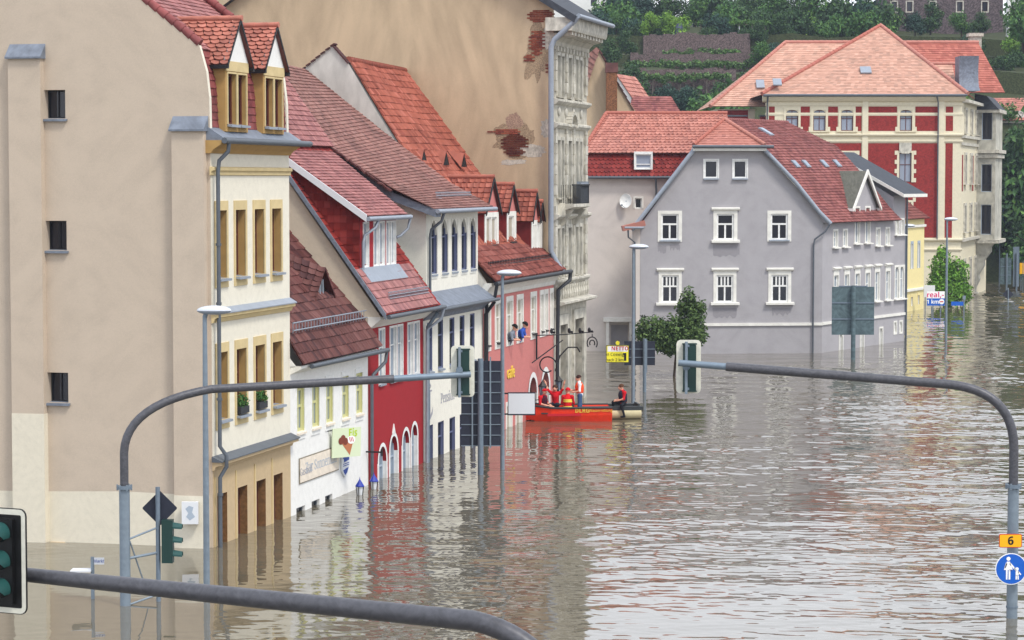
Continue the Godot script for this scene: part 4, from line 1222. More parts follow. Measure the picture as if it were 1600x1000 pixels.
	for q in sw:
		var r: Rect2 = q[1]
		var o := {"d": 0.12, "rev": "trim", "fr": "white_paint", "pane": "pane_grey", "grid": [[1.0, 1]], "sur": 0.1, "surm": "trim"}
		if q[0] != "cell":
			o["sill"] = "trim"; o["silp"] = 0.2; o["silo"] = 0.22
			o["grid"] = [[0.64, 2], [0.36, 1]]
		if q[0] == "mid": o["hood"] = "trim"; o["surt"] = 0.3
		if q[0] == "cell": o["arch"] = 0.2; o["pane"] = "pane"; o["archm"] = "trim"; o["surb"] = 0.1
		if q[0] == "arch": o["arch"] = 0.3; o["archm"] = "trim"; o["sur"] = 0.12
		win(h, TS * P3(r.position.x, r.position.y, 0), r.size.x, r.size.y, o)
	var bd2 := MB.new()
	bd2.prism(rectp(-0.02, 1.6, L2, 1.76), TS * P3(0, 0, 0.09), 0.09)
	part(h, "base_band", bd2, "trim")
	# roof
	var back := u2 * 10.6
	var hip := TF * Vector3(5.15, 13.45, -1.7)
	var nearR := [TF * Vector3(11.0, 7.5, 0.25), TF * Vector3(10.3, 8.2, 0.25), TF * Vector3(8.95, 9.85, 0.25), TF * Vector3(6.95, 11.98, 0.25), hip]
	var farR := []
	for p in nearR: farR.append(p + back)
	farR[4] = hip + u2 * 8.6
	tiles(h, nearR, farR, 0.22, 0.22, "t_grayhouse", 0, "flat", 0.035)
	var nearL := [TF * Vector3(-0.5, 7.2, 0.25), TF * Vector3(3.2, 11.98, 0.25), hip]
	var farL := []
	for p in nearL: farL.append(p + back)
	farL[2] = hip + u2 * 8.6
	tiles(h, nearL, farL, 0.4, 0.4, "t_grayhouse")
	tiles(h, [TF * Vector3(3.0, 11.9, 0.4), hip], [TF * Vector3(7.1, 11.9, 0.4), hip], 0.22, 0.22, "t_salmon", 90, "flat", 0.03)
	ridge(h, TF * Vector3(3.0, 11.98, 0.42), hip + Vector3(0, 0.04, 0), 0.1, "t_coralred0", 0.3)
	ridge(h, TF * Vector3(7.1, 11.98, 0.42), hip + Vector3(0, 0.04, 0), 0.12, "t_salmon0", 0.3)
	ridge(h, hip, hip + u2 * 8.6, 0.11, "t_grayhouse0", 0.3)
	var hg := MB.new()
	hg.prism(rectp(2.95, 11.62, 7.2, 11.82), TF * P3(0, 0, 0.45), 0.45)
	part(h, "hip_gutter_box", hg, "trim")
	gutter(h, TF * Vector3(2.9, 11.86, 0.52), TF * Vector3(7.6, 11.86, 0.52), 0.09, "zinc_dark")
	for side in [[[-0.55, 7.1], [3.2, 11.9]], [[11.0, 7.45], [10.3, 8.15], [8.95, 9.8], [6.9, 11.9]]]:
		var path := []
		for q in side: path.append(TF * Vector3(q[0], q[1], 0.3))
		var vl := MB.new()
		vl.tube(path, 0.13, 6)
		part(h, "verge_trim", vl, "zinc")
	var le := MB.new()
	le.box(TF * Vector3(-0.45, 7.35, 0.3), Vector3(1.3, 0.3, 0.7), TF.basis.rotated(TF.basis.z, 0.25))
	part(h, "eave_return", le, "t_salmon1")
	gutter(h, TF * Vector3(-1.0, 7.25, 0.6), TF * Vector3(0.1, 7.25, 0.6), 0.08, "zinc")
	pipe(h, [TF * Vector3(-0.8, 7.2, 0.6), TF * Vector3(-0.75, 6.7, 0.4), TF * Vector3(-0.35, 6.4, 0.15), TF * Vector3(-0.3, -2.1, 0.1)], 0.05, "zinc_dark")
	var gb := MB.new()
	gb.prism(rectp(-0.45, -2.1, 0.0, 7.2), TF * P3(0, 0, -0.02), 0.3)
	part(h, "corner_strip", gb, "pale_wall")
	gutter(h, TS * Vector3(0.2, 7.55, 0.35), TS * Vector3(4.0, 7.55, 0.35), 0.09, "zinc_dark")
	gutter(h, TS * Vector3(7.3, 7.55, 0.35), TS * Vector3(10.6, 7.55, 0.35), 0.09, "gutter_black")
	pipe(h, [TF * Vector3(11.0, 7.5, 0.3), TF * Vector3(10.7, 7.0, 0.25), TF * Vector3(10.1, 6.55, 0.2), TF * Vector3(10.05, 6.2, 0.12), TF * Vector3(10.05, -2.1, 0.12)], 0.05, "zinc_dark")
	pipe(h, [TS * Vector3(L2, 9.0, 0.1), TS * Vector3(L2, -2.1, 0.1)], 0.06, "zinc_dark")
	for q in [[0.6, 0.62, 1.0], [0.33, 0.46, 0.6], [0.19, 0.46, 0.6], [0.58, 0.46, 0.6], [0.76, 0.46, 0.6]]:
		var a := along(nearR, q[1]).lerp(along(farR, q[1]), q[0])
		var b := along(nearR, q[1] + 0.1 * q[2]).lerp(along(farR, q[1] + 0.1 * q[2]), q[0])
		if q[2] == 1.0:
			a = along(nearR, 0.78).lerp(along(farR, 0.78), 0.32); b = along(nearR, 0.88).lerp(along(farR, 0.88), 0.32)
		var up := (b - a).normalized()
		var rn := up.cross(u2).normalized()
		if rn.y < 0: rn = -rn
		var k := MB.new()
		k.box((a + b) / 2 + rn * 0.06, Vector3(0.55, a.distance_to(b), 0.12), Basis(u2, up, rn))
		var sk := part(h, "skylight", k, "zinc")
		var kp := MB.new()
		kp.box((a + b) / 2 + rn * 0.125, Vector3(0.42, a.distance_to(b) - 0.14, 0.02), Basis(u2, up, rn))
		part(sk, "pane", kp, "pane_grey")
	# cross gable with mossy roof over the street side
	var cx := 5.9
	var dr := MB.new()
	for sx in [-1, 1]:
		var e: float = cx + sx * 2.1
		var pts := [TS * Vector3(e, 8.25, 0.25), TS * Vector3(cx, 10.5, 0.25), TS * Vector3(cx, 10.5, -3.9), TS * Vector3(e, 8.25, -1.4)]
		dr.quad(pts[0], pts[1], pts[2], pts[3])
		var bb := MB.new()
		bb.prism(V2([[e, 8.1], [e, 8.3], [cx, 10.58], [cx, 10.3]]), TS * P3(0, 0, 0.3), 0.1)
		part(h, "gable_trim", bb, "trim")
		var ch := MB.new()
		ch.prism(V2([[-1.3, 8.4], [0, 7.3], [0, 8.4]]), TS * Transform3D(SIDE.basis, Vector3(cx + sx * 1.84, 0, 0)), 0.05)
		part(h, "gable_cheek", ch, "gray_wall")
		var fa := MB.new()
		fa.box(TS * Vector3(e, 8.2, -0.6), Vector3(0.12, 0.16, 1.7), TS.basis)
		part(h, "fascia", fa, "white_paint")
	part(h, "cross_gable_roof", dr, "moss_roof")
	# rear block with tar roof
	var tb := MB.new()
	var hi := 4.9
	tb.quad(TS * Vector3(10.2, 9.1, 0.75), TS * Vector3(14.0, 9.1, 0.75), TS * Vector3(14.0, 9.1 + 0.53 * hi, 0.75 - hi), TS * Vector3(10.2, 9.1 + 0.53 * hi, 0.75 - hi))
	part(h, "tar_roof", tb, "tar")
	var fs := MB.new()
	fs.prism(V2([[0.8, 8.9], [0.8, 9.1], [0.75 - hi, 9.1 + 0.53 * hi], [0.75 - hi, 8.85 + 0.53 * hi]]), TS * Transform3D(SIDE.basis, Vector3(10.15, 0, 0)), 0.05)
	fs.box(TS * Vector3(12.1, 9.0, 0.78), Vector3(3.8, 0.2, 0.05), TS.basis)
	part(h, "fascia", fs, "trim")
	var rw := MB.new()
	rw.wall(V2([[-5, -2.1], [0, -2.1], [0, 8.9], [-4.1, 11.3], [-5, 11.3]]), TS * Transform3D(SIDE.basis, Vector3(10.5, 0, 0)), [])
	rw.wall(V2([[-5, -2.1], [0, -2.1], [0, 8.9], [-4.1, 11.3], [-5, 11.3]]), TS * Transform3D(SIDE.basis, Vector3(L2, 0, 0)), [])
	part(h, "rear_block_wall", rw, "gray_wall")
	var bk := MB.new()
	bk.wall(V2([[-8, -2.1], [0, -2.1], [0, 7.3], [-8, 7.3]]), Transform3D(Basis(u2, Vector3.UP, -n2), u2 * 8.0), [])
	part(h, "rear_wall", bk, "pale_wall")
func pale_house() -> void:
	var P := gp(916, 548)
	var h := thing("pale_house", "pale plastered house with red mansard roof behind the grey house, dish on its wall", "house", Transform3D(Basis.IDENTITY, P))
	var f := MB.new()
	var w0 := Rect2(2.82, 8.3, 0.4, 0.6)
	var w1 := Rect2(2.82, 10.62, 0.92, 0.82)
	f.wall(rectp(0, -2.1, 8.2, 10.15), Transform3D.IDENTITY, [w0, Rect2(1.4, -2.0, 1.1, 3.55)])
	part(h, "front_wall", f, "pale_wall")
	var sd := MB.new()
	sd.wall(rectp(-9, -2.1, 0, 10.15), SIDE, [])
	part(h, "side_wall", sd, "pale_wall")
	win(h, P3(w0.position.x, w0.position.y, 0), 0.4, 0.6, {"sur": 0.1, "surm": "trim"})
	win(h, P3(1.4, -2.0, 0), 1.1, 3.55, {"called": "door", "d": 0.3, "rev": "trim", "fr": "pale_wall", "pane": "gray_wall"})
	var po := MB.new()
	po.bx(1.0, 2.75, 1.72, 1.95, -0.05, 0.5)
	for x in [1.15, 2.5]: po.bx(x, x + 0.16, -2.1, 1.72, 0.0, 0.42)
	part(h, "door_porch", po, "trim")
	tiles(h, [Vector3(-0.2, 10.15, 0.35), Vector3(0.0, 11.55, -0.12)], [Vector3(8.0, 10.15, 0.35), Vector3(8.0, 11.55, -0.12)], 0.26, 0.26, "t_scarlet", 120, "scallop", 0.03, 0.0, [AABB(Vector3(2.7, 10.5, -1), Vector3(1.15, 1.1, 2))])
	tiles(h, [Vector3(-0.3, 11.5, 0.15), Vector3(1.25, 13.85, -2.9)], [Vector3(8.6, 11.5, 0.15), Vector3(8.4, 13.85, -2.9)], 0.28, 0.26, "t_salmon", 150, "pan", 0.035)
	tiles(h, [Vector3(-0.3, 11.5, -6.0), Vector3(1.25, 13.85, -2.9)], [Vector3(-0.3, 11.5, 0.15), Vector3(1.25, 13.85, -2.9)], 0.28, 0.26, "t_salmon", 0, "pan", 0.035)
	ridge(h, Vector3(-0.3, 11.58, 0.15), Vector3(1.25, 13.92, -2.9), 0.11, "t_coralred0", 0.3)
	ridge(h, Vector3(1.25, 13.92, -2.9), Vector3(8.4, 13.92, -2.9), 0.11, "t_coralred0", 0.3)
	win(h, P3(w1.position.x, w1.position.y, 0.36), w1.size.x, w1.size.y, {"d": 0.1, "rev": "white_paint", "fr": "white_paint", "pane": "pane_curtain", "grid": [[0.3, 1], [0.7, 1]], "sur": 0.08, "surt": 0.16, "surb": 0.06, "surm": "white_paint"})
	gutter(h, Vector3(-0.2, 10.1, 0.45), Vector3(6.5, 10.1, 0.45), 0.08, "zinc_dark")
	pipe(h, [Vector3(4.0, 10.05, 0.45), Vector3(4.05, 9.4, 0.15), Vector3(4.05, 8.0, 0.1)], 0.06, "zinc_dark")
	var d := thing("satellite_dish", "white oval satellite dish on the pale house wall", "satellite dish", Transform3D(Basis(Vector3.UP, -0.35) * Basis(Vector3.RIGHT, -0.15), P + Vector3(2.26, 8.74, 0.32)))
	var dd := MB.new()
	dd.lathe([[0.0, -0.1], [0.2, -0.07], [0.36, 0.0], [0.37, 0.01], [0.36, 0.02]], Vector3.ZERO, 20)
	var dish := part(d, "dish", dd, "white_paint", Transform3D(Basis(Vector3.RIGHT, PI / 2), Vector3.ZERO))
	dish.scale = Vector3(1, 1, 1.15)
	var ar := MB.new()
	ar.tube([Vector3(0, -0.4, 0.0), Vector3(-0.12, -0.3, 0.3)], 0.015, 5)
	ar.box(Vector3(-0.12, -0.29, 0.32), Vector3(0.08, 0.08, 0.12))
	part(d, "receiver_arm", ar, "galv_dull")
	var bm := MB.new()
	bm.tube([Vector3(0, 0, -0.08), Vector3(0, -0.05, -0.32)], 0.03, 6)
	part(d, "mount", bm, "galv_dull")
func quoins(parent: Node, x: float, y0: float, y1: float, z: float) -> void:
	var y := y0
	while y < y1:
		var b := MB.new()
		b.bx(x - 0.12, x + 0.12, y, y + 0.34, z - 0.01, z + 0.07)
		part(parent, "quoin", b, "villa_stone")
		y += 0.75
func villa() -> void:
	var P := gp(1195, 470)
	var h := thing("brick_villa", "large red brick villa with cream stone bands and pale tiled hipped roofs", "villa", Transform3D(Basis.IDENTITY, P))
	var W := 16.08
	var ws := []
	for x in [1.64, 3.88, 6.15, 10.98]: ws.append(["arch", Rect2(x, 13.95, 1.02, 1.72)])
	ws.append(["sq", Rect2(10.96, 9.75, 1.02, 2.4)])
	ws.append(["sq", Rect2(6.3, 9.75, 1.02, 2.4)])
	ws.append(["sq", Rect2(10.96, 5.9, 1.02, 2.2)])
	var holes := []
	for q in ws: holes.append(q[1])
	var f := MB.new()
	f.wall(rectp(0, -2.1, W, 16.7), Transform3D.IDENTITY, holes)
	part(h, "front_wall", f, "villa_stone")
	# brick fields between the stone bands
	var fields := []
	for q in [[0.25, 0.72], [2.85, 3.6], [5.1, 5.9], [7.35, 7.85], [8.4, 10.75], [12.25, 14.1], [14.75, 15.35]]:
		fields.append([q[0], q[1], 13.95, 15.2]); fields.append([q[0], q[1], 15.45, 15.95])
	for q in [[3.2, 7.85], [8.4, 14.1], [14.75, 15.35]]: fields.append([q[0], q[1], 5.2, 12.95])
	for q in fields:
		var b := MB.new()
		b.wall(rectp(q[0], q[2], q[1], q[3]), P3(0, 0, 0.012), holes)
		part(h, "brick_field", b, "brick_red")
	for q in [[13.6, 0.22], [13.1, 0.1], [16.1, 0.08], [5.0, 0.25], [15.3, 0.05], [4.2, 0.12]]:
		var c := MB.new()
		c.sweep([[0, q[0] - 0.12], [q[1] * 0.5, q[0] - 0.1], [q[1], q[0]], [q[1], q[0] + 0.1], [0, q[0] + 0.14]], -0.05, W + 0.1)
		part(h, "stone_band", c, "villa_stone")
	for x in [7.9, 14.15]:
		var p := MB.new()
		p.bx(x, x + 0.48, 4.9, 16.4, -0.01, 0.12)
		part(h, "pilaster", p, "villa_stone")
	for q in ws:
		var r: Rect2 = q[1]
		var o := {"d": 0.14, "rev": "villa_stone", "fr": "frame_brown", "pane": "pane_curtain", "grid": [[0.62, 2], [0.38, 2]], "sur": 0.18, "surm": "villa_stone", "surp": 0.06, "fw": 0.07}
		if q[0] == "arch": o["arch"] = 0.28; o["archm"] = "villa_stone"; o["sill"] = "villa_stone"; o["silo"] = 0.35
		win(h, P3(r.position.x, r.position.y, 0), r.size.x, r.size.y, o)
		for x in [r.position.x - 0.25, r.end.x + 0.25]: quoins(h, x, r.position.y + 0.0, r.position.y + r.size.y * (0.3 if q[0] == "arch" else 1.05), 0.0)
	for x in [4.3, 11.45]:
		var k := MB.new()
		k.prism(V2([[x - 0.5, 13.0], [x - 0.5, 12.3], [x - 0.3, 12.1], [x + 0.3, 12.1], [x + 0.5, 12.3], [x + 0.5, 13.0]]), P3(0, 0, 0.14), 0.14)
		part(h, "keystone", k, "stone_light")
	var co := MB.new()
	co.sweep([[0, 16.3], [0.2, 16.4], [0.5, 16.7], [0.5, 16.85], [0, 16.85]], -0.3, W + 0.2)
	part(h, "cornice", co, "villa_stone")
	gutter(h, Vector3(-0.3, 16.85, 0.6), Vector3(W + 0.3, 16.85, 0.6), 0.11, "zinc_dark")
	pipe(h, [Vector3(13.9, 16.8, 0.6), Vector3(14.05, 16.3, 0.4), Vector3(14.1, 15.6, 0.2), Vector3(14.1, 5, 0.2)], 0.06, "zinc_dark")
	pipe(h, [Vector3(0.1, 16.8, 0.6), Vector3(0.1, 16.2, 0.15), Vector3(0.1, 5, 0.15)], 0.06, "zinc_dark")
	# main hipped roof
	var apex := Vector3(10.7, 23.1, -9.0)
	tiles(h, [Vector3(-0.4, 16.9, 0.6), apex], [Vector3(W + 0.35, 16.9, 0.6), apex], 0.34, 0.3, "t_villa", 0, "flat", 0.03)
	tiles(h, [Vector3(W + 0.35, 16.9, 0.6), apex], [Vector3(W + 4.6, 16.9, -17.5), apex + Vector3(2, 0, -8)], 0.34, 0.3, "t_coralred", 0, "flat", 0.03)
	tiles(h, [Vector3(-0.4, 16.9, -18), apex + Vector3(0, 0, -8)], [Vector3(-0.4, 16.9, 0.6), apex], 0.5, 0.5, "t_villa")
	ridge(h, Vector3(-0.4, 16.98, 0.6), apex + Vector3(0, 0.06, 0), 0.16, "t_coralred0", 0.5)
	ridge(h, Vector3(W + 0.35, 16.98, 0.6), apex + Vector3(0, 0.06, 0), 0.17, "t_salmon0", 0.5)
	ridge(h, apex, apex + Vector3(2, 0, -8), 0.16, "t_salmon0", 0.5)
	for q in [[8.5, 19.0, -2.4, 0.9], [0.9, 17.9, 0.1, 0.7]]:
		var k := MB.new()
		k.box(Vector3(q[0], q[1] + 0.04, q[2]), Vector3(q[3], 0.12, 0.9), Basis(Vector3.RIGHT, 0.64))
		part(h, "skylight", k, "zinc")
	# left wing behind, with its own long roof
	var lw := MB.new()
	lw.wall(rectp(-3.4, -2.1, 0, 16.0), P3(0, 0, -9), [])
	lw.wall(rectp(-30, -2.1, -9, 16.0), sideT(-3.4), [])
	part(h, "wing_wall", lw, "villa_stone")
	var lwr := MB.new()
	lwr.wall(rectp(-3.2, 14.6, -0.6, 15.9), P3(0, 0, -8.98), [])
	part(h, "brick_field", lwr, "brick_red")
	tiles(h, [Vector3(-3.9, 16.2, -8.3), Vector3(3.35, 22.05, -16)], [Vector3(10.5, 16.2, -8.3), Vector3(10.5, 22.05, -16)], 0.36, 0.32, "t_villa", 0, "flat", 0.03)
	tiles(h, [Vector3(-3.9, 16.2, -24), Vector3(3.35, 22.05, -16)], [Vector3(-3.9, 16.2, -8.3), Vector3(3.35, 22.05, -16)], 0.5, 0.5, "t_villa")
	ridge(h, Vector3(3.35, 22.1, -16), Vector3(10.5, 22.1, -16), 0.16, "t_salmon0", 0.5)
	ridge(h, Vector3(-3.9, 16.24, -8.3), Vector3(3.35, 22.1, -16), 0.16, "t_salmon0", 0.5)
	for q in [[0.6, 18.4, -10.6]]:
		var k := MB.new()
		k.box(Vector3(q[0], q[1] - 0.2, q[2]), Vector3(0.7, 0.12, 1.1), Basis(Vector3.RIGHT, 0.69))
		part(h, "skylight", k, "zinc")
	for x in [-2.6, 0.3]:
		var k := MB.new()
		k.bx(x, x + 1.6, 12.5, 15.3, -8.0, -6.4)
		part(h, "brick_stack", k, "brick_red")
		var kt := MB.new()
		kt.bx(x - 0.1, x + 1.7, 15.3, 15.42, -8.1, -6.3)
		part(h, "stack_cap", kt, "zinc_dark")
	# right wing: cross roof, curved metal dormer, side front with projecting bay
	tiles(h, [Vector3(14.0, 17.4, -9), Vector3(13.5, 22.0, -15.5)], [Vector3(21.4, 17.4, -9), Vector3(20.3, 22.0, -15.5)], 0.36, 0.32, "t_coralred", 0, "flat", 0.03)
	ridge(h, Vector3(13.5, 22.06, -15.5), Vector3(20.3, 22.06, -15.5), 0.16, "t_salmon0", 0.5)
	tiles(h, [Vector3(12.0, 17.0, -3.5), Vector3(12.0, 19.7, -6.5)], [Vector3(16.4, 17.0, -3.5), Vector3(16.4, 19.7, -6.5)], 0.36, 0.32, "t_villa", 0, "flat", 0.03)
	ridge(h, Vector3(12.0, 19.76, -6.5), Vector3(16.6, 19.76, -6.5), 0.13, "t_salmon0", 0.5)
	var ch := MB.new()
	ch.bx(19.7, 20.7, 20.5, 22.6, -17, -16)
	ch.bx(19.55, 20.85, 22.6, 22.9, -17.15, -15.85)
	part(h, "chimney", ch, "render_white")
	var mt := MB.new()
	var arc := []
	for k in 9:
		var a := PI / 2 * k / 8
		arc.append([-2.0 - 2.6 * sin(a) * 0.4 - 0.0, 17.5 + 2.9 * (1 - cos(a))])
	var poly := []
	for k in 9:
		var t := k / 8.0
		poly.append([-1.8 - 1.6 * pow(t, 0.5) + 0.9 * t * t, 17.3 + 2.9 * t])
	poly.append([-4.6, 20.2]); poly.append([-4.6, 17.3])
	mt.sweep(poly, 16.3, 17.9)
	part(h, "curved_dormer", mt, "slate_blue")
	var sideu := Vector3(6.0, 0, -20.0).normalized()
	var TS := Transform3D(Basis(sideu, Vector3.UP, sideu.cross(Vector3.UP)), Vector3(W, 0, 0))
	var so := []
	for x in [2.0, 6.5, 10.5]:
		for y in [[13.8, 1.9], [9.6, 2.4], [5.6, 2.2], [0.2, 3.0]]: so.append(Rect2(x, y[0], 1.1, y[1]))
	var sm := MB.new()
	sm.wall(rectp(0, -2.1, 21, 16.7), TS, so)
	part(h, "side_wall", sm, "villa_stone")
	for r in so:
		win(h, TS * P3(r.position.x, r.position.y, 0), r.size.x, r.size.y, {"d": 0.2, "rev": "villa_stone", "fr": "frame_brown", "pane": "pane", "sur": 0.22, "surm": "stone_light", "surp": 0.12, "sill": "stone_light", "silo": 0.3, "silp": 0.3})
	for q in [[13.5, 0.3], [16.4, 0.6], [5.0, 0.35], [12.9, 0.15]]:
		var c := MB.new()
		var p := PackedVector2Array()
		c.prism(rectp(-0.1, q[0] - 0.12, 21, q[0] + 0.12), TS * P3(0, 0, q[1]), q[1])
		part(h, "stone_band", c, "stone_light")
	for q in [[0.3, 1.2, 9.0, 12.0], [8.2, 9.4, 9.0, 12.0]]:
		var b := MB.new()
		b.wall(rectp(q[0], q[2], q[1], q[3]), TS * P3(0, 0, 0.012), [])
		part(h, "brick_field", b, "brick_red")
	# projecting bay on corbel stones
	var by := MB.new()
	var bh := [Rect2(0.4, 13.4, 0.9, 2.6), Rect2(0.4, 8.9, 0.9, 2.4), Rect2(0.4, 5.2, 0.9, 2.6)]
	by.wall(rectp(0, 4.6, 1.6, 15.8), TS * Transform3D(SIDE.basis, Vector3(12.0, 0, 0)), bh)
	by.wall(rectp(12.0, 4.6, 18, 15.8), TS * P3(0, 0, 1.6), [])
	var bay := part(h, "bay", by, "villa_grey")
	for r in bh:
		win(bay, TS * Transform3D(SIDE.basis, Vector3(12.0, 0, 0)) * P3(r.position.x, r.position.y, 0), r.size.x, r.size.y, {"d": 0.12, "rev": "villa_grey", "fr": "frame_grey", "pane": "pane", "sur": 0.1, "surm": "villa_grey"})
	for q in [[15.9, 0.35], [12.4, 0.35], [12.0, 0.2], [4.6, 0.4]]:
		var c := MB.new()
		c.prism(rectp(-0.1, q[0] - 0.15, 1.6 + q[1], q[0] + 0.15), TS * Transform3D(SIDE.basis, Vector3(12.0 - q[1], 0, 0)), 6.4)
		part(bay, "stone_band", c, "stone_light")
	var cb := MB.new()
	var cp := [[0.0, 0.6]]
	for k in 10:
		var t := k / 9.0
		cp.append([0.15 + 1.45 * pow(t, 1.4) + 0.12 * sin(t * 19.0), 0.9 + 3.6 * t])
	cp.append([0.0, 4.5])
	cb.prism(V2(cp), TS * Transform3D(SIDE.basis, Vector3(12.0, 0, 0)), 1.2)
	part(bay, "corbel", cb, "villa_grey")
	var br := MB.new()
	br.prism(V2([[-0.2, 16.0], [1.9, 16.0], [0.8, 17.2], [-0.2, 17.4]]), TS * Transform3D(SIDE.basis, Vector3(11.6, 0, 0)), 7.0)
	part(bay, "roof", br, "tar")
func small_houses() -> void:
	# yellow house between the grey house and the villa
	var A := gp(1406, 489)
	var B := gp(1443, 482)
	var u := (B - A).normalized()
	var h := thing("yellow_house", "small pale yellow house with red tiles showing past the grey house", "house", Transform3D(Basis(u, Vector3.UP, u.cross(Vector3.UP)), A))
	var L := A.distance_to(B)
	var ws := [Rect2(L - 1.9, 3.2, 0.55, 1.9), Rect2(L - 3.9, 3.2, 0.55, 1.9), Rect2(L - 1.8, 0.4, 0.5, 0.7), Rect2(L - 3.8, 0.35, 0.5, 0.7)]
	var f := MB.new()
	f.wall(rectp(-4, -2.1, L, 7.0), Transform3D.IDENTITY, ws)
	f.wall(rectp(-6, -2.1, 0, 7.0), sideT(L), [])
	part(h, "front_wall", f, "yellow_wall")
	for r in ws:
		win(h, P3(r.position.x, r.position.y, 0), r.size.x, r.size.y, {"d": 0.12, "rev": "trim", "fr": "white_paint", "pane": "pane_grey" if r.size.y > 1 else "pane", "sur": 0.12, "surm": "frame_grey" if r.size.y > 1 else "yellow_wall", "surt": 0.2})
	for y in [6.4, 1.55]:
		var c := MB.new()
		c.sweep([[0, y - 0.1], [0.14, y - 0.05], [0.14, y + 0.12], [0, y + 0.14]], -4, L + 0.1)
		part(h, "string_course", c, "trim")
	tiles(h, [Vector3(-4, 7.0, 0.4), Vector3(-4, 9.4, -2.6)], [Vector3(L + 0.2, 7.0, 0.4), Vector3(L - 1.5, 9.4, -2.6)], 0.34, 0.3, "t_rust", 0, "flat", 0.035)
	# beige gabled house with brick chimney above the mansard roof
	var P := atz(918, 190, 168)
	P.y = 0
	var b := thing("beige_gabled_house", "beige gabled house with tall brick chimney behind the mansard roof", "house", Transform3D(Basis.IDENTITY, P))
	var g := MB.new()
	g.wall(V2([[-3.5, -2.1], [4.6, -2.1], [3.6, 14.2], [2.05, 16.6], [0.7, 18.9], [-3.5, 14.5]]), Transform3D.IDENTITY, [])
	part(b, "gable_wall", g, "firewall")
	tiles(b, [Vector3(-3.6, 14.4, -0.1), Vector3(0.7, 19.0, -0.1)], [Vector3(-3.6, 14.4, -8), Vector3(0.7, 19.0, -8)], 0.36, 0.3, "t_rust", 0, "flat", 0.05)
	tiles(b, [Vector3(4.6, 12.2, 0.1), Vector3(0.7, 19.0, 0.1)], [Vector3(4.6, 12.2, -8), Vector3(0.7, 19.0, -8)], 0.5, 0.4, "t_old", 0, "flat", 0.05)
	tiles(b, [Vector3(-2.3, 16.7, 0.15), Vector3(0.6, 19.05, 0.15)], [Vector3(-0.3, 15.6, 0.17), Vector3(0.75, 18.8, 0.17)], 0.36, 0.3, "t_brown", 0, "flat", 0.05)
	var c := MB.new()
	c.bx(1.25, 2.0, 10, 17.9, 0.2, 1.0)
	part(b, "chimney", c, "chimney")
	var cc := MB.new()
	cc.bx(1.2, 2.05, 17.3, 17.95, 0.15, 1.05)
	part(b, "chimney_head", cc, "t_old2")
	# white gable and long pink roof farther back
	P = atz(980, 190, 195)
	P.y = 6
	var w := thing("white_gabled_house", "small white gabled house half hidden behind the beige gable", "house", Transform3D(Basis(Vector3.UP, -0.3), P))
	var wg := MB.new()
	wg.wall(V2([[-2.6, -8], [1.0, -8], [1.0, 9.6], [-0.9, 12.3], [-2.6, 10.5]]), Transform3D.IDENTITY, [Rect2(-0.9, 9.0, 0.6, 1.2)])
	part(w, "gable_wall", wg, "white_wall")
	win(w, P3(-0.9, 9.0, 0), 0.6, 1.2, {"sur": 0.1})
	tiles(w, [Vector3(1.25, 9.3, 0.2), Vector3(-0.9, 12.4, 0.2)], [Vector3(1.25, 9.3, -6), Vector3(-0.9, 12.4, -6)], 0.4, 0.4, "t_salmon", 0, "flat", 0.05)
	tiles(w, [Vector3(-2.9, 10.2, 0.2), Vector3(-0.9, 12.4, 0.2)], [Vector3(-2.9, 10.2, -6), Vector3(-0.9, 12.4, -6)], 0.4, 0.4, "t_salmon", 0, "flat", 0.05)
	P = atz(1030, 190, 192)
	P.y = 6
	var r := thing("pink_roofed_house", "house of which only a dull pink hipped roof shows above the mansard", "house", Transform3D(Basis.IDENTITY, P))
	var rw := MB.new()
	rw.wall(rectp(-2.5, -8, 2.3, 8), Transform3D.IDENTITY, [])
	part(r, "front_wall", rw, "pale_wall")
	tiles(r, [Vector3(-2.6, 8.0, 0.3), Vector3(-2.0, 10.6, -3)], [Vector3(2.4, 8.0, 0.3), Vector3(1.1, 10.6, -3)], 0.3, 0.3, "t_grayhouse", 0, "flat", 0.03)
	tiles(r, [Vector3(2.4, 8.0, 0.3), Vector3(1.1, 10.6, -3)], [Vector3(2.4, 8.0, -6), Vector3(1.1, 10.6, -3)], 0.4, 0.4, "t_grayhouse", 0, "flat", 0.03)
	# roof at the right edge
	P = atz(1600, 190, 250)
	P.y = 5
	var e := thing("far_right_house", "house with salmon tiled roof behind the dark trees, below the rubble wall", "house", Transform3D(Basis.IDENTITY, P))
	var ew := MB.new()
	ew.wall(rectp(-3, -6, 6, 12), Transform3D.IDENTITY, [])
	part(e, "front_wall", ew, "pale_wall")
	tiles(e, [Vector3(-3.2, 11.0, 0.4), Vector3(-2.6, 13.4, -3)], [Vector3(6.2, 11.0, 0.4), Vector3(6.2, 13.4, -3)], 0.36, 0.34, "t_salmon", 0, "flat", 0.03)
	# hill buildings
	P = atz(895, 30, 300)
	var t := thing("white_hill_building", "white walled building on the hilltop above the stone house roof", "building", Transform3D(Basis.IDENTITY, P))
	var tw := MB.new()
	tw.wall(rectp(-9, -12, 4.2, 9), Transform3D.IDENTITY, [Rect2(2.2, 1.6, 0.7, 0.8), Rect2(-1.8, 1.6, 0.7, 0.8)])
	tw.wall(rectp(-8, -12, 0, 9), sideT(4.2), [])
	tw.bx(-9.2, 4.4, 9, 9.4, -8, 0.2)
	part(t, "wall", tw, "white_wall")
	for x in [2.2, -1.8]: win(t, P3(x, 1.6, 0), 0.7, 0.8, {"fr": "frame_blue"})
	P = atz(1475, 66, 300)
	var k := thing("castle_building", "long dark stone building on the hill with small white-framed windows", "building", Transform3D(Basis.IDENTITY, P))
	var kw := MB.new()
	var kh := []
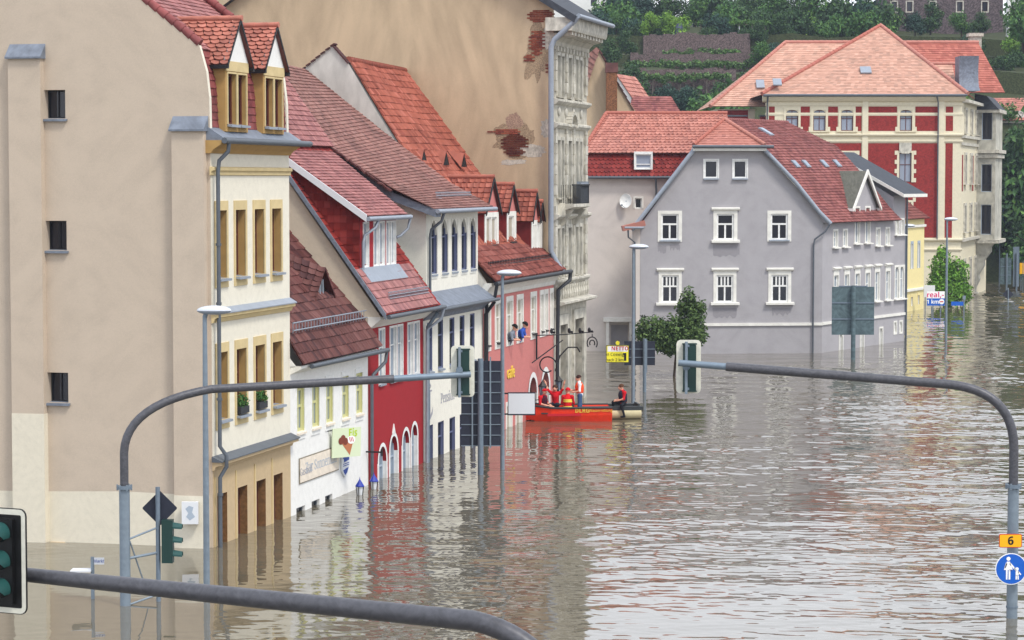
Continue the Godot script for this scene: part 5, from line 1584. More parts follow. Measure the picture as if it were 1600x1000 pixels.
	for px in [1397, 1421, 1457, 1499, 1538]: kh.append(Rect2((px - 1475) / 12.67 - 0.35, 3.75, 0.7, 1.2))
	kw.wall(rectp(-7, -9, 7.2, 14), Transform3D.IDENTITY, kh)
	kw.wall(rectp(-10, -9, 0, 14), sideT(-7), [])
	kw.wall(rectp(-10, -9, 0, 14), sideT(7.2), [])
	kw.bx(-7.3, 7.5, 14, 14.4, -10, 0.3)
	part(k, "wall", kw, "castle")
	for r2 in kh: win(k, P3(r2.position.x, r2.position.y, 0), 0.7, 1.2, {"fr": "frame_brown", "sur": 0.13, "surm": "stone_light", "surb": 0.13})
	P = atz(1590, 92, 285)
	var q := thing("pale_hill_wall", "tall pale plastered wall on the hill at the castle's end", "wall", Transform3D(Basis.IDENTITY, P))
	var qw := MB.new()
	qw.bx(-1.2, 8, -6, 12, -1.0, 0.0)
	part(q, "wall_face", qw, "white_wall")
	var qc := MB.new()
	qc.bx(-1.3, 8.1, 12, 12.3, -1.1, 0.1)
	part(q, "coping", qc, "stone_dark")
func hill_y(x: float, z: float) -> float:
	var p := [[200.0, -2.0], [236.0, -1.0], [241.0, 4.0], [250.0, 15.5], [261.9, 19.3], [262.1, 21.6], [269.9, 22.3], [270.1, 23.6], [279.9, 24.1], [280.1, 26.2], [292.0, 26.9], [304.0, 28.6], [345.0, 32.5], [430.0, 34.0]]
	for k in p.size() - 1:
		if z <= p[k + 1][0]:
			return lerpf(p[k][1], p[k + 1][1], clampf((z - p[k][0]) / (p[k + 1][0] - p[k][0]), 0, 1))
	return 34.0
func leaf_mesh(seed_: int, blobs: Array, count: int, size: float, cols: Array) -> ArrayMesh:
	var r := RandomNumberGenerator.new()
	r.seed = seed_
	var nz := FastNoiseLite.new()
	nz.seed = seed_
	nz.frequency = 1.0
	var mb := MB.new()
	mb.colored = true
	var tot := 0.0
	for b in blobs: tot += b[1].x * b[1].z
	for b in blobs:
		var n := int(count * b[1].x * b[1].z / tot)
		for k in n:
			var d := Vector3(r.randfn(), r.randfn(), r.randfn()).normalized()
			var q := pow(r.randf(), 0.33)
			var lump := 1.0 + nz.get_noise_3d(d.x * 2.2 + b[0].x, d.y * 2.2 + b[0].y, d.z * 2.2 + b[0].z) * 0.55
			var p: Vector3 = b[0] + d * b[1] * q * lump
			if nz.get_noise_3d(p.x * 1.1 / b[1].x * 1.5, p.y * 1.1 / b[1].x * 1.5 + 30, p.z * 1.1 / b[1].x * 1.5) < -0.28: continue
			var nn := (d * 0.7 + Vector3(r.randfn(), r.randfn() + 0.5, r.randfn()) * 0.6).normalized()
			var s := size * r.randf_range(0.6, 1.35)
			var a := nn.cross(Vector3(r.randfn(), r.randfn(), r.randfn())).normalized() * s
			var c := nn.cross(a.normalized()) * s * 0.55
			mb.col = cols[r.randi() % cols.size()] * r.randf_range(0.8, 1.15)
			mb.col.a = 1.0
			mb.tri(p - a, p - c * 0.9 + nn * s * 0.12, p + a)
			mb.tri(p - a, p + a, p + c * 0.9 + nn * s * 0.12)
	return mb.mesh()
var tree_kinds := {}
func tree(kind: String, at: Vector3, sc: float, label: String, group := "", called := "tree", turn := 0.0) -> Node3D:
	var t := thing(called, label, "shrub" if called == "shrub" else "tree", Transform3D(Basis(Vector3.UP, turn).scaled(Vector3(min(sc, 0.65 + sc * 0.35), sc, min(sc, 0.65 + sc * 0.35))), at), group)
	var k: Array = tree_kinds[kind]
	node(t, "crown", k[0], "leaf")
	node(t, "trunk", k[1], "bark")
	return t
func trunk_mesh(hh: float, r: float, limbs: int, spread: float, sd: int) -> ArrayMesh:
	var rr := RandomNumberGenerator.new()
	rr.seed = sd
	var mb := MB.new()
	mb.tube([Vector3(0, -2.5, 0), Vector3(0, 0, 0), Vector3(0.04 * hh, hh * 0.5, 0), Vector3(0, hh, 0)], [r * 1.2, r, r * 0.75, r * 0.3], 7)
	for k in limbs:
		var a := TAU * k / limbs + rr.randf()
		var y := hh * rr.randf_range(0.4, 0.8)
		var d := Vector3(cos(a), 0.8, sin(a)) * spread
		mb.tube([Vector3(0, y, 0), Vector3(0, y, 0) + d * 0.5 + Vector3(0, 0.05, 0), Vector3(0, y, 0) + d], [r * 0.45, r * 0.3, r * 0.1], 5)
	return mb.mesh()
func make_trees() -> void:
	var dark := [lin(58, 84, 48), lin(46, 72, 42), lin(72, 98, 54), lin(54, 78, 50)]
	var mid := [lin(78, 114, 56), lin(64, 100, 50), lin(94, 128, 62), lin(70, 104, 60)]
	var light := [lin(118, 156, 58), lin(104, 142, 54), lin(134, 168, 68), lin(90, 126, 52)]
	var blue := [lin(50, 78, 66), lin(42, 68, 58), lin(60, 88, 72), lin(46, 70, 54)]
	var kinds := {"dark": dark, "mid": mid, "light": light, "blue": blue}
	var sd := 100
	for k in kinds:
		for v in 2:
			sd += 1
			var r := RandomNumberGenerator.new()
			r.seed = sd
			var blobs := []
			for b in 6:
				var a := TAU * b / 6 + r.randf()
				blobs.append([Vector3(cos(a) * r.randf_range(1.0, 1.9), r.randf_range(2.4, 5.4), sin(a) * r.randf_range(1.0, 1.9)), Vector3.ONE * r.randf_range(1.2, 1.9)])
			blobs.append([Vector3(0.2, 6.0, 0), Vector3(1.5, 1.5, 1.5)])
			tree_kinds[k + str(v)] = [leaf_mesh(sd, blobs, 3200, 0.25, kinds[k]), trunk_mesh(5.5, 0.22, 5, 2.0, sd)]
		var bb := []
		for b in 4: bb.append([Vector3(cos(b * 1.7) * 0.7, 0.7 + 0.25 * b, sin(b * 1.7) * 0.7), Vector3(1.0, 0.8, 1.0)])
		tree_kinds["shrub_" + k] = [leaf_mesh(sd + 50, bb, 1100, 0.17, kinds[k]), trunk_mesh(1.4, 0.06, 4, 0.7, sd)]
	# a street tree with an uneven two-part crown
	tree_kinds["street"] = [leaf_mesh(7, [[Vector3(-1.05, 2.45, 0), Vector3(1.0, 0.75, 0.9)], [Vector3(-0.5, 1.9, 0.1), Vector3(0.9, 0.6, 0.8)], [Vector3(0.1, 2.3, 0.2), Vector3(1.05, 0.9, 0.95)], [Vector3(0.9, 3.0, 0), Vector3(0.75, 0.95, 0.8)], [Vector3(0.75, 3.9, 0), Vector3(0.45, 0.75, 0.5)], [Vector3(1.15, 2.2, 0), Vector3(0.6, 0.6, 0.7)], [Vector3(-0.2, 1.55, 0), Vector3(0.6, 0.4, 0.6)], [Vector3(1.35, 3.6, 0.1), Vector3(0.3, 0.4, 0.3)], [Vector3(0.35, 3.6, 0.1), Vector3(0.3, 0.35, 0.3)], [Vector3(-1.55, 2.2, 0.0), Vector3(0.35, 0.3, 0.4)]], 9000, 0.105, [lin(84, 106, 58), lin(70, 92, 50), lin(100, 122, 70), lin(58, 78, 46)]), trunk_mesh(3.0, 0.07, 5, 1.1, 3)]
	tree_kinds["bush"] = [leaf_mesh(9, [[Vector3(0, 1.4, 0), Vector3(1.5, 1.5, 1.3)], [Vector3(-0.6, 2.9, 0.2), Vector3(1.0, 1.2, 0.9)], [Vector3(0.9, 2.4, 0), Vector3(0.95, 1.1, 0.9)], [Vector3(-1.1, 1.4, 0.3), Vector3(0.8, 1.1, 0.8)], [Vector3(1.3, 1.0, 0.2), Vector3(0.7, 1.0, 0.7)], [Vector3(-0.5, 3.9, 0), Vector3(0.4, 0.6, 0.4)]], 7500, 0.13, [lin(104, 150, 52), lin(90, 134, 48), lin(122, 166, 62), lin(74, 112, 44)]), trunk_mesh(3.0, 0.09, 6, 1.2, 5)]
func hillside() -> void:
	var mb := MB.new()
	var zs := [200.0, 220.0, 236.0, 241.0, 250.0, 256.0, 261.9, 262.1, 266.0, 269.9, 270.1, 275.0, 279.9, 280.1, 286.0, 292.0, 298.0, 304.0, 314.0, 325.0, 345.0, 380.0, 430.0]
	var nz := FastNoiseLite.new()
	nz.seed = 2
	nz.frequency = 0.08
	var hy := func(x: float, z: float) -> float: return hill_y(x, z) + nz.get_noise_2d(x, z) * (0.9 if z > 200.5 else 0.0)
	for i in zs.size() - 1:
		var x := -160.0
		while x < 240.0:
			mb.quad(Vector3(x, hy.call(x, zs[i]), -zs[i]), Vector3(x + 4, hy.call(x + 4, zs[i]), -zs[i]), Vector3(x + 4, hy.call(x + 4, zs[i + 1]), -zs[i + 1]), Vector3(x, hy.call(x, zs[i + 1]), -zs[i + 1]))
			x += 4
	setting("hillside", mb, "soil")
	# terrace walls
	var labels := ["long rubble retaining wall under the vine pergola on the hill", "low rubble terrace wall below the taller retaining wall", "lowest rubble terrace wall above the garden bushes"]
	var k := 0
	for q in [[279.6, 23.4, 26.6, 1005, 1172], [269.6, 21.6, 23.9, 985, 1185], [261.6, 19.2, 21.8, 990, 1150]]:
		var a := atz(q[3], 100, q[0])
		var b := atz(q[4], 100, q[0])
		var w := MB.new()
		var n := 16
		for e in n:
			var x0 := lerpf(a.x, b.x, float(e) / n)
			var x1 := lerpf(a.x, b.x, float(e + 1) / n)
			var top: float = q[2] + rng.randf_range(-0.18, 0.18)
			w.bx(x0, x1, q[1], top, -q[0] - 0.5, -q[0] + rng.randf_range(0, 0.06))
		solo("terrace_wall", w, "rubble_wall", labels[k], "wall")
		k += 1
	var lb := ["rubble retaining wall with brambles under the pale hill wall", "dull violet rubble wall above the salmon roof"]
	k = 0
	for q in [[276.0, 93, 131, 1536, 1680], [262.0, 144, 168, 1546, 1680]]:
		var a := atz(q[3], q[2], q[0])
		var b := atz(q[4], q[1], q[0])
		var w := MB.new()
		for e in 12:
			w.bx(lerpf(a.x, b.x, e / 12.0), lerpf(a.x, b.x, (e + 1) / 12.0), a.y - 3.0, b.y + rng.randf_range(-0.15, 0.15), -q[0] - 0.6, -q[0] + rng.randf_range(0, 0.06))
		solo("rubble_wall", w, "rubble_wall", lb[k], "wall")
		k += 1
	# vine pergola on posts
	var pa := atz(1095, 62, 286)
	var pb := atz(1195, 62, 286)
	var pg := thing("vine_pergola", "wooden pergola overgrown with vines on the top terrace", "pergola", Transform3D(Basis.IDENTITY, Vector3(pa.x, 26.4, -286)))
	var W := pb.x - pa.x
	for e in 6:
		var p := MB.new()
		p.bx(W * e / 5.0 - 0.06, W * e / 5.0 + 0.06, -0.5, 1.7, -0.06, 0.06)
		part(pg, "post", p, "white_paint" if e == 3 else "stone_dark")
	var bm := MB.new()
	bm.bx(-0.2, W + 0.2, 1.6, 1.72, -0.08, 0.08)
	part(pg, "beam", bm, "stone_dark")
	var bl := []
	for e in 9: bl.append([Vector3(W * e / 8.0, 1.85, 0), Vector3(0.7, 0.35, 0.7)])
	node(pg, "vine", leaf_mesh(71, bl, 1500, 0.16, [lin(96, 132, 60), lin(80, 116, 54), lin(70, 100, 48)]), "leaf")
	for q in [[1062, 89, 279.0, "middle"], [1128, 88, 279.0, "middle"], [1020, 106, 269.0, "lower"], [1084, 107, 269.0, "lower"], [1140, 106, 269.0, "lower"], [1040, 127, 261.0, "lowest"], [1104, 126, 261.0, "lowest"], [1060, 66, 280.6, "upper"], [1125, 66, 280.6, "upper"]]:
		var vb := []
		for e in 10: vb.append([Vector3((e - 5) * 0.5 + rng.randf_range(-0.2, 0.2), rng.randf_range(0.15, 0.6), rng.randf_range(0.1, 0.4)), Vector3(0.5, rng.randf_range(0.25, 0.55), 0.4)])
		var vr := thing("vine_row", "row of vines on stakes along the %s hillside terrace" % q[3], "vines", Transform3D(Basis.IDENTITY, atz(q[0], q[1], q[2])), "vines on the %s terrace" % q[3])
		node(vr, "foliage", leaf_mesh(72 + q[0], vb, 1500, 0.15, [lin(92, 124, 64), lin(80, 112, 56), lin(108, 134, 84), lin(66, 94, 52)]), "leaf")
		for e in 4:
			var p := MB.new()
			p.bx((e - 2) * 1.4, (e - 2) * 1.4 + 0.07, -1.4, 0.8, 0.0, 0.07)
			part(vr, "stake", p, "stone_dark")
	var wb := MB.new()
	wb.box(Vector3(0, 0.9, 0), Vector3(1.5, 1.8, 1.2))
	var wt := thing("water_barrel", "dark blue garden barrel beside the pergola", "barrel", Transform3D(Basis.IDENTITY, atz(1060, 62, 285.0)))
	var bb := MB.new()
	bb.lathe([[0.0, 0.0], [0.5, 0.0], [0.58, 0.5], [0.58, 1.3], [0.5, 1.75], [0.0, 1.75]], Vector3.ZERO, 14)
	part(wt, "drum", bb, "frame_blue")
	var bl2 := MB.new()
	bl2.lathe([[0.52, 1.74], [0.54, 1.84], [0.0, 1.86]], Vector3.ZERO, 14)
	part(wt, "lid", bl2, "zinc")
	# trees: [kind, pixel x of the stem, metres away, pixel y of the tree top]
	var T := [["blue0", 968, 298, -18, "bluish tree beside the white hilltop building"], ["blue1", 1000, 300, -10, "bluish tree, second from the white hilltop building"], ["dark0", 1042, 302, -26, "dark tree above the vine terraces"], ["mid1", 1085, 306, -14, "fresh green tree above the vine terraces"], ["dark1", 1126, 308, -34, "dark tree above the vine terraces"], ["dark0", 1165, 304, -20, "dark tree above the vine terraces"], ["mid0", 1205, 300, -16, "fresh green tree above the vine terraces"], ["dark1", 1240, 298, -6, "dark tree behind the villa roof"], ["mid1", 1275, 296, -20, "fresh green tree behind the villa roof"], ["dark0", 1308, 294, -4, "dark tree behind the villa roof"], ["mid0", 1345, 292, 2, "fresh green tree behind the villa roof"], ["light0", 1358, 286, 22, "yellowish green tree behind the villa roof"],
		["light1", 1015, 284, 36, "yellowish tree on the top terrace"], ["light0", 1042, 285, 31, "yellowish tree on the top terrace"], ["dark1", 978, 272, 62, "dark tree left of the terrace walls"], ["dark0", 952, 266, 60, "dark tree left of the terrace walls"], ["mid1", 962, 292, 28, "fresh green tree under the white hilltop building"], ["dark0", 1185, 280, 48, "dark ivy-like tree at the end of the pergola"], ["dark1", 1222, 284, 36, "dark tree behind the villa roof"], ["mid0", 1190, 268, 78, "fresh green tree at the end of the terrace walls"], ["dark0", 1168, 256, 112, "dark tree beside the villa wing"], ["dark1", 1128, 250, 128, "dark tree beside the villa wing"], ["blue0", 1072, 250, 136, "bluish tree below the terrace walls"], ["mid0", 1098, 246, 146, "fresh green tree below the terrace walls"], ["dark0", 1000, 250, 128, "dark tree below the terrace walls"], ["blue1", 1040, 252, 134, "bluish tree below the terrace walls"], ["dark1", 985, 256, 100, "dark tree left of the terrace walls"], ["mid1", 1132, 240, 140, "fresh green tree beside the villa wing"],
		["dark1", 1452, 294, 6, "dark climber-like tree against the castle wall"], ["blue1", 1428, 286, 58, "bluish tree at the foot of the castle"], ["mid0", 1500, 286, 56, "fresh green tree at the foot of the castle"], ["dark0", 1530, 284, 60, "dark tree at the foot of the castle"], ["mid1", 1600, 270, -12, "fresh green tree overhanging the pale hill wall"], ["light1", 1392, 290, 44, "yellowish green tree at the foot of the castle"],
		["mid0", 1606, 239, 186, "fresh green tree beyond the villa bay"], ["dark0", 1632, 238, 176, "dark tree beyond the villa bay"], ["dark1", 1596, 238, 212, "dark tree beyond the villa bay"], ["dark0", 1590, 237.5, 262, "dark tree beyond the villa bay"], ["mid1", 1622, 225, 325, "fresh green tree standing in the flood by the villa"], ["dark1", 1680, 205, 230, "dark tree beyond the villa bay"], ["dark1", 1583, 240, 215, "dark tree beyond the villa bay"], ["dark0", 1572, 246, 300, "dark tree beyond the villa bay"]]
	var g := {}
	for q in T:
		var base := atz(q[1], 200, q[2])
		base.y = hill_y(base.x, q[2]) - 0.3 if q[2] > 237 else 0.0
		var top: float = CAM_H + (280.0 - q[3]) * q[2] / FOCAL
		var sc: float = max(0.45, (top - base.y) / 7.2)
		tree(q[0], base, sc, q[4], "trees: " + q[4], "tree", rng.randf() * TAU)
	# shrubs scattered over terraces and the foot of the hill
	var sk := ["shrub_dark", "shrub_mid", "shrub_blue", "shrub_light"]
	var sl := ["dark green shrub on the hillside", "fresh green shrub on the hillside", "bluish green shrub on the hillside", "yellowish green shrub on the hillside"]
	for e in 120:
		var z: float = [246.0, 252.0, 258.0, 264.5, 267.0, 273.0, 276.0, 284.0, 289.0, 296.0, 303.0, 312.0][e % 12] + rng.randf_range(-2, 2)
		var px := rng.randf_range(925, 1610)
		if z > 276 and z < 282: z = 284
		if z < 262.5 and z > 259: z = 258
		if px > 1385 and px < 1572 and z > 279: continue
		if px > 985 and px < 1190 and z > 258 and z < 282: continue
		if px > 1210 and px < 1385 and z < 275: z = rng.randf_range(284, 300)
		var b := atz(px, 100, z)
		b.y = hill_y(b.x, z) - 0.15
		var kk := [0, 0, 1, 0, 2, 1, 0, 3][rng.randi() % 8] as int
		tree(sk[kk], b, rng.randf_range(0.6, 1.5) * (1.5 if z > 284 or z < 258 else 0.75), sl[kk], sl[kk], "shrub", rng.randf() * TAU)
	var hd := []
	for e in 12: hd.append([Vector3(e * 1.0 - 1.0, 0.5, 0), Vector3(0.8, 0.75, 0.7)])
	var he := thing("hedge", "clipped dark hedge between two rubble walls at the right", "hedge", Transform3D(Basis.IDENTITY, atz(1552, 146, 266)))
	node(he, "foliage", leaf_mesh(88, hd, 2600, 0.17, [lin(50, 78, 50), lin(42, 66, 44)]), "leaf")
	tree("street", gp(1053, 588) + Vector3(0, -0.1, 0), 1.0, "small leafy street tree standing in water before the grey house", "", "street_tree", 0.0)
	tree("bush", gp(1480, 479), 1.08, "bright green bush rising from the flood beside the yellow house", "", "flooded_bush", 0.4)
	tree("shrub_dark", gp(934, 540) + Vector3(0, 0, 0), 0.55, "little dark shrub at the foot of the pale house", "", "shrub", 1.0)
# ================= street furniture, boats, people, water =================
func lamp(base: Vector3, hh: float, label: String, group: String, reach := 0.35) -> void:
	var t := thing("street_lamp", label, "street lamp", Transform3D(Basis.IDENTITY, base), group)
	var p := MB.new()
	p.tube([Vector3(0, -2.1, 0), Vector3(0, hh * 0.45, 0), Vector3(0, hh - 0.1, 0)], [0.085, 0.075, 0.055], 10)
	part(t, "pole", p, "galv")
	var nk := MB.new()
	nk.tube([Vector3(0, hh - 0.14, 0), Vector3(0.04, hh - 0.03, 0), Vector3(0.16, hh + 0.02, 0)], [0.06, 0.06, 0.05], 8)
	part(t, "neck", nk, "galv_dull")
	var hd := MB.new()
	hd.ell(Vector3(reach - 0.12, hh + 0.02, 0), Vector3(0.43, 0.13, 0.2), Basis.IDENTITY, 18, 0.0)
	var head := part(t, "lamp_head", hd, "lamp_head")
	var gl := MB.new()
	gl.ell(Vector3(reach - 0.12, hh + 0.018, 0), Vector3(0.42, 0.1, 0.19), Basis(Vector3.RIGHT, PI), 18, 0.0)
	part(head, "diffuser", gl, "lamp_glass")
func signal_back(parent: Node, T: Transform3D) -> void:
	var b := MB.new()
	b.prism(rrect(0.57, 1.25, 0.1), T, 0.02)
	part(parent, "backing_board", b, "board_white")
	var hs := MB.new()
	for q in [[0.27, 0.44], [-0.27, 0.5]]:
		hs.prism(rrect(0.3, q[1] + 0.06, 0.02), T * P3(0.015, q[0], 0.14), 0.135)
	var ho := part(parent, "signal_housing", hs, "signal_green")
	var cap := MB.new()
	for y in [0.54, -0.56, 0.02]: cap.prism(rrect(0.34, 0.03, 0.012), T * P3(0.015, y, 0.15), 0.15)
	part(ho, "housing_rim", cap, "signal_green")
	var st := MB.new()
	st.tube([T * Vector3(-0.07, -0.62, 0.2), T * Vector3(-0.07, 0.6, 0.2)], 0.035, 8)
	part(parent, "mounting_tube", st, "galv")
	var cl := MB.new()
	cl.tube([T * Vector3(-0.07, -0.06, 0.2), T * Vector3(-0.07, 0.12, 0.2)], 0.06, 8)
	cl.box(T * Vector3(-0.07, 0.03, 0.26), Vector3(0.16, 0.1, 0.1), T.basis)
	for y in [-0.5, 0.5]: cl.box(T * Vector3(-0.05, y, 0.17), Vector3(0.1, 0.05, 0.1), T.basis)
	part(parent, "clamp", cl, "galv_dull")
func flange(parent: Node, p: Vector3, r: float) -> void:
	var f := MB.new()
	f.lathe([[0, -0.04], [r * 1.55, -0.04], [r * 1.55, 0.04], [0, 0.04]], p, 12)
	var o := part(parent, "flange", f, "galv_dull")
	for k in 6:
		var b := MB.new()
		b.bx(-0.018, 0.018, -0.07, 0.07, -0.018, 0.018)
		part(o, "bolt", b, "galv", Transform3D(Basis.IDENTITY, p + Vector3(cos(k * TAU / 6), 0, sin(k * TAU / 6)) * r * 1.38))
func arc(a: Vector3, c: Vector3, b: Vector3, n: int) -> Array:
	var out := []
	for k in n + 1:
		var t := float(k) / n
		out.append(a * (1 - t) * (1 - t) + c * 2 * t * (1 - t) + b * t * t)
	return out
func signals() -> void:
	# left mast
	var B := gp(196, 945)
	var t := thing("signal_mast", "curved signal mast whose arm reaches over the street before the red house", "signal mast", Transform3D(Basis.IDENTITY, B))
	var lo := MB.new()
	lo.tube([Vector3(0, -2.1, 0), Vector3(0, 2.75, 0)], 0.125, 14)
	part(t, "pole", lo, "galv")
	flange(t, Vector3(0, 2.78, 0), 0.12)
	var bend := atz(330, 608, 57.5) - B
	var tip := atz(735, 585, 58.7) - B
	var path := [Vector3(0, 2.8, 0), Vector3(0, 3.5, 0)] + arc(Vector3(0, 3.6, 0), Vector3(0.05, 4.75, 0), bend, 12)
	var mid := bend.lerp(tip, 0.7)
	path.append(mid)
	var up := MB.new()
	up.tube(path, 0.1, 14)
	part(t, "arm", up, "arm_grey")
	var en := MB.new()
	en.tube([mid.lerp(tip, -0.02), tip], [0.08, 0.075], 12)
	part(t, "arm_end", en, "galv_dull")
	signal_back(t, Transform3D(Basis(Vector3.UP, -0.02), atz(723, 580, 58.9) - B))
	# side bracket with a lozenge sign back and a side-on signal
	var sb := MB.new()
	var X := atz(247, 840, 57.3) - B
	for q in [[1.55, 1.75, 0.025], [1.1, 1.15, 0.035], [0.0, 0.15, 0.025]]:
		sb.tube([Vector3(0.08, q[0], 0), Vector3(X.x - 0.02, q[1], X.z)], q[2], 7)
	sb.tube([Vector3(0.12, 1.5, 0), Vector3(X.x - 0.25, 0.15, X.z)], 0.018, 6)
	part(t, "side_bracket", sb, "galv")
	var sp := MB.new()
	sp.tube([Vector3(X.x, -0.05, X.z), Vector3(X.x, 2.72, X.z)], 0.055, 8)
	part(t, "bracket_post", sp, "galv_dull")
	var dm := MB.new()
	dm.prism(rrect(0.6, 0.6, 0.04), Transform3D(Basis(Vector3(0, 0, 1), PI / 4), Vector3(X.x + 0.03, 2.2, X.z - 0.1)), 0.02)
	part(t, "lozenge_sign", dm, "panel_dark")
	var sh := MB.new()
	sh.bx(X.x + 0.1, X.x + 0.36, 0.92, 1.94, X.z - 0.14, X.z + 0.14)
	var shn := part(t, "side_signal", sh, "signal_green")
	var bb := MB.new()
	bb.bx(X.x - 0.12, X.x - 0.03, 0.32, 1.3, X.z - 0.3, X.z + 0.3)
	for k in 3:
		var v := MB.new()
		var y := 1.1 + k * 0.33
		for e in 8:
			var a0 := PI * e / 8 - 0.15
			var a1 := PI * (e + 1.0) / 8 - 0.15 + (0.3 if e == 7 else 0.0)
			v.quad(Vector3(X.x + 0.36, y + 0.12 * sin(a0), X.z + 0.12 * cos(a0)), Vector3(X.x + 0.36, y + 0.12 * sin(a1), X.z + 0.12 * cos(a1)), Vector3(X.x + 0.58, y - 0.02 + 0.1 * sin(a1), X.z + 0.1 * cos(a1)), Vector3(X.x + 0.58, y - 0.02 + 0.1 * sin(a0), X.z + 0.1 * cos(a0)))
		part(shn, "visor", v, "visor")
	# right mast
	B = gp(1581, 965)
	t = thing("signal_mast", "curved signal mast carrying the route number and the round blue footpath sign", "signal mast", Transform3D(Basis.IDENTITY, B))
	lo = MB.new()
	lo.tube([Vector3(0, -2.1, 0), Vector3(0, 3.0, 0)], 0.125, 14)
	part(t, "pole", lo, "galv")
	flange(t, Vector3(0, 3.02, 0), 0.12)
	bend = atz(1478, 600, 55.4) - B
	tip = atz(1060, 567, 56.2) - B
	mid = bend.lerp(tip, 0.82)
	path = [Vector3(0, 3.05, 0), Vector3(0, 3.7, 0)] + arc(Vector3(0, 3.9, 0), Vector3(-0.02, 5.22, 0), bend, 12)
	path.append(mid)
	up = MB.new()
	up.tube(path, 0.105, 14)
	part(t, "arm", up, "arm_grey")
	en = MB.new()
	en.tube([mid.lerp(tip, -0.02), tip], [0.08, 0.075], 12)
	part(t, "arm_end", en, "galv_dull")
	signal_back(t, Transform3D(Basis.IDENTITY, atz(1076, 573, 56.5) - B))
	for y in [1.92, 0.25]:
		var bn := MB.new()
		bn.lathe([[0.128, -0.02], [0.14, -0.02], [0.14, 0.02], [0.128, 0.02]], Vector3(0, y, 0), 12)
		part(t, "band_clamp", bn, "galv_dull")
	var rn := thing("route_sign", "small amber route number sign reading 6 on the right mast", "sign", Transform3D(Basis.IDENTITY, atz(1579, 845, 54.8)))
	var p := MB.new()
	p.prism(rrect(0.52, 0.31, 0.04), Transform3D.IDENTITY, 0.02)
	part(rn, "plate", p, "ink_red")
	p = MB.new()
	p.prism(rrect(0.49, 0.28, 0.03), P3(0, 0, 0.004), 0.003)
	part(rn, "face", p, "sign_amber")
	words(rn, "number", "6", 0.26, "ink", P3(0, 0, 0.008), 0.006, true)
	var fs := thing("footpath_sign", "round blue sign with white adult and child on the right mast", "sign", Transform3D(Basis.IDENTITY, atz(1580, 889, 54.8)))
	var disc := PackedVector2Array()
	var disc2 := PackedVector2Array()
	for k in 36:
		disc.append(Vector2(cos(k * TAU / 36), sin(k * TAU / 36)) * 0.36)
		disc2.append(Vector2(cos(k * TAU / 36), sin(k * TAU / 36)) * 0.342)
	p = MB.new()
	p.prism(disc, Transform3D.IDENTITY, 0.02)
	part(fs, "plate", p, "ink_white")
	p = MB.new()
	p.prism(disc2, P3(0, 0, 0.004), 0.003)
	part(fs, "face", p, "sign_blue")
	var ad := MB.new()
	for q in [[[-0.17, -0.02], [0.03, -0.02], [-0.02, 0.12], [-0.03, 0.17], [-0.1, 0.17], [-0.12, 0.12]], [[-0.12, -0.24], [-0.085, -0.24], [-0.08, -0.02], [-0.12, -0.02]], [[-0.06, -0.24], [-0.02, -0.24], [-0.02, -0.02], [-0.06, -0.02]], [[-0.03, 0.16], [0.09, 0.02], [0.07, -0.01], [-0.04, 0.1]], [[-0.12, 0.15], [-0.16, 0.02], [-0.13, 0.02], [-0.09, 0.12]]]:
		ad.prism(V2(q), P3(0, 0, 0.011), 0.004)
	ad.lathe([[0, 0.0], [0.045, 0.0], [0.045, 0.004], [0, 0.004]], Vector3.ZERO, 12)
	part(fs, "adult_symbol", ad, "ink_white")
	var hdm := MB.new()
	var hp := PackedVector2Array()
	for k in 14: hp.append(Vector2(-0.065, 0.235) + Vector2(cos(k * TAU / 14), sin(k * TAU / 14)) * 0.046)
	hdm.prism(hp, P3(0, 0, 0.011), 0.004)
	hp = PackedVector2Array()
	for k in 14: hp.append(Vector2(0.13, 0.0) + Vector2(cos(k * TAU / 14), sin(k * TAU / 14)) * 0.04)
	hdm.prism(hp, P3(0, 0, 0.011), 0.004)
	part(fs, "heads", hdm, "ink_white")
	var ki := MB.new()
	for q in [[[0.1, -0.15], [0.17, -0.15], [0.17, -0.04], [0.1, -0.04]], [[0.1, -0.24], [0.13, -0.24], [0.13, -0.14], [0.1, -0.14]], [[0.145, -0.24], [0.175, -0.24], [0.17, -0.14], [0.14, -0.14]], [[0.06, 0.02], [0.11, -0.06], [0.12, -0.03], [0.08, 0.04]], [[0.16, -0.04], [0.23, -0.12], [0.21, -0.14], [0.15, -0.08]]]:
		ki.prism(V2(q), P3(0, 0, 0.011), 0.004)
	part(fs, "child_symbol", ki, "ink_white")
	# near mast: its arm crosses the foot of the picture, signal facing the bridge
	var Z := 28.4
	var c := atz(6, 876, Z)
	B = atz(905, 1090, 25.8)
	B.y = 0
	t = thing("signal_mast", "nearest signal mast with thick grey arm and signal facing the bridge", "signal mast", Transform3D(Basis.IDENTITY, B))
	tip = atz(40, 898, Z + 0.3) - B
	bend = atz(740, 970, 26.1) - B
	lo = MB.new()
	lo.tube([Vector3(0, -2.1, 0), Vector3(0, 3.0, 0)], 0.13, 14)
	part(t, "pole", lo, "galv")
	flange(t, Vector3(0, 3.0, 0), 0.125)
	up = MB.new()
	var pth := [Vector3(0, 3.0, 0), Vector3(0, 3.6, 0)] + arc(Vector3(0, 3.8, 0), Vector3(-0.1, 5.05, 0.02), bend, 14)
	var rad := []
	for k in pth.size(): rad.append(0.113)
	pth.append(bend.lerp(tip, 0.5)); rad.append(0.106)
	pth.append(tip); rad.append(0.085)
	up.tube(pth, rad, 18)
	part(t, "arm", up, "arm_grey")
	var T := Transform3D(Basis(Vector3.UP, -0.42), c - B)
	var b1 := MB.new()
	b1.prism(rrect(0.63, 1.25, 0.09), T * P3(0, 0, -0.004), 0.02)
	var bd := part(t, "signal_board", b1, "board_black")
	b1 = MB.new()
	b1.prism(rrect(0.61, 1.23, 0.08), T, 0.003)
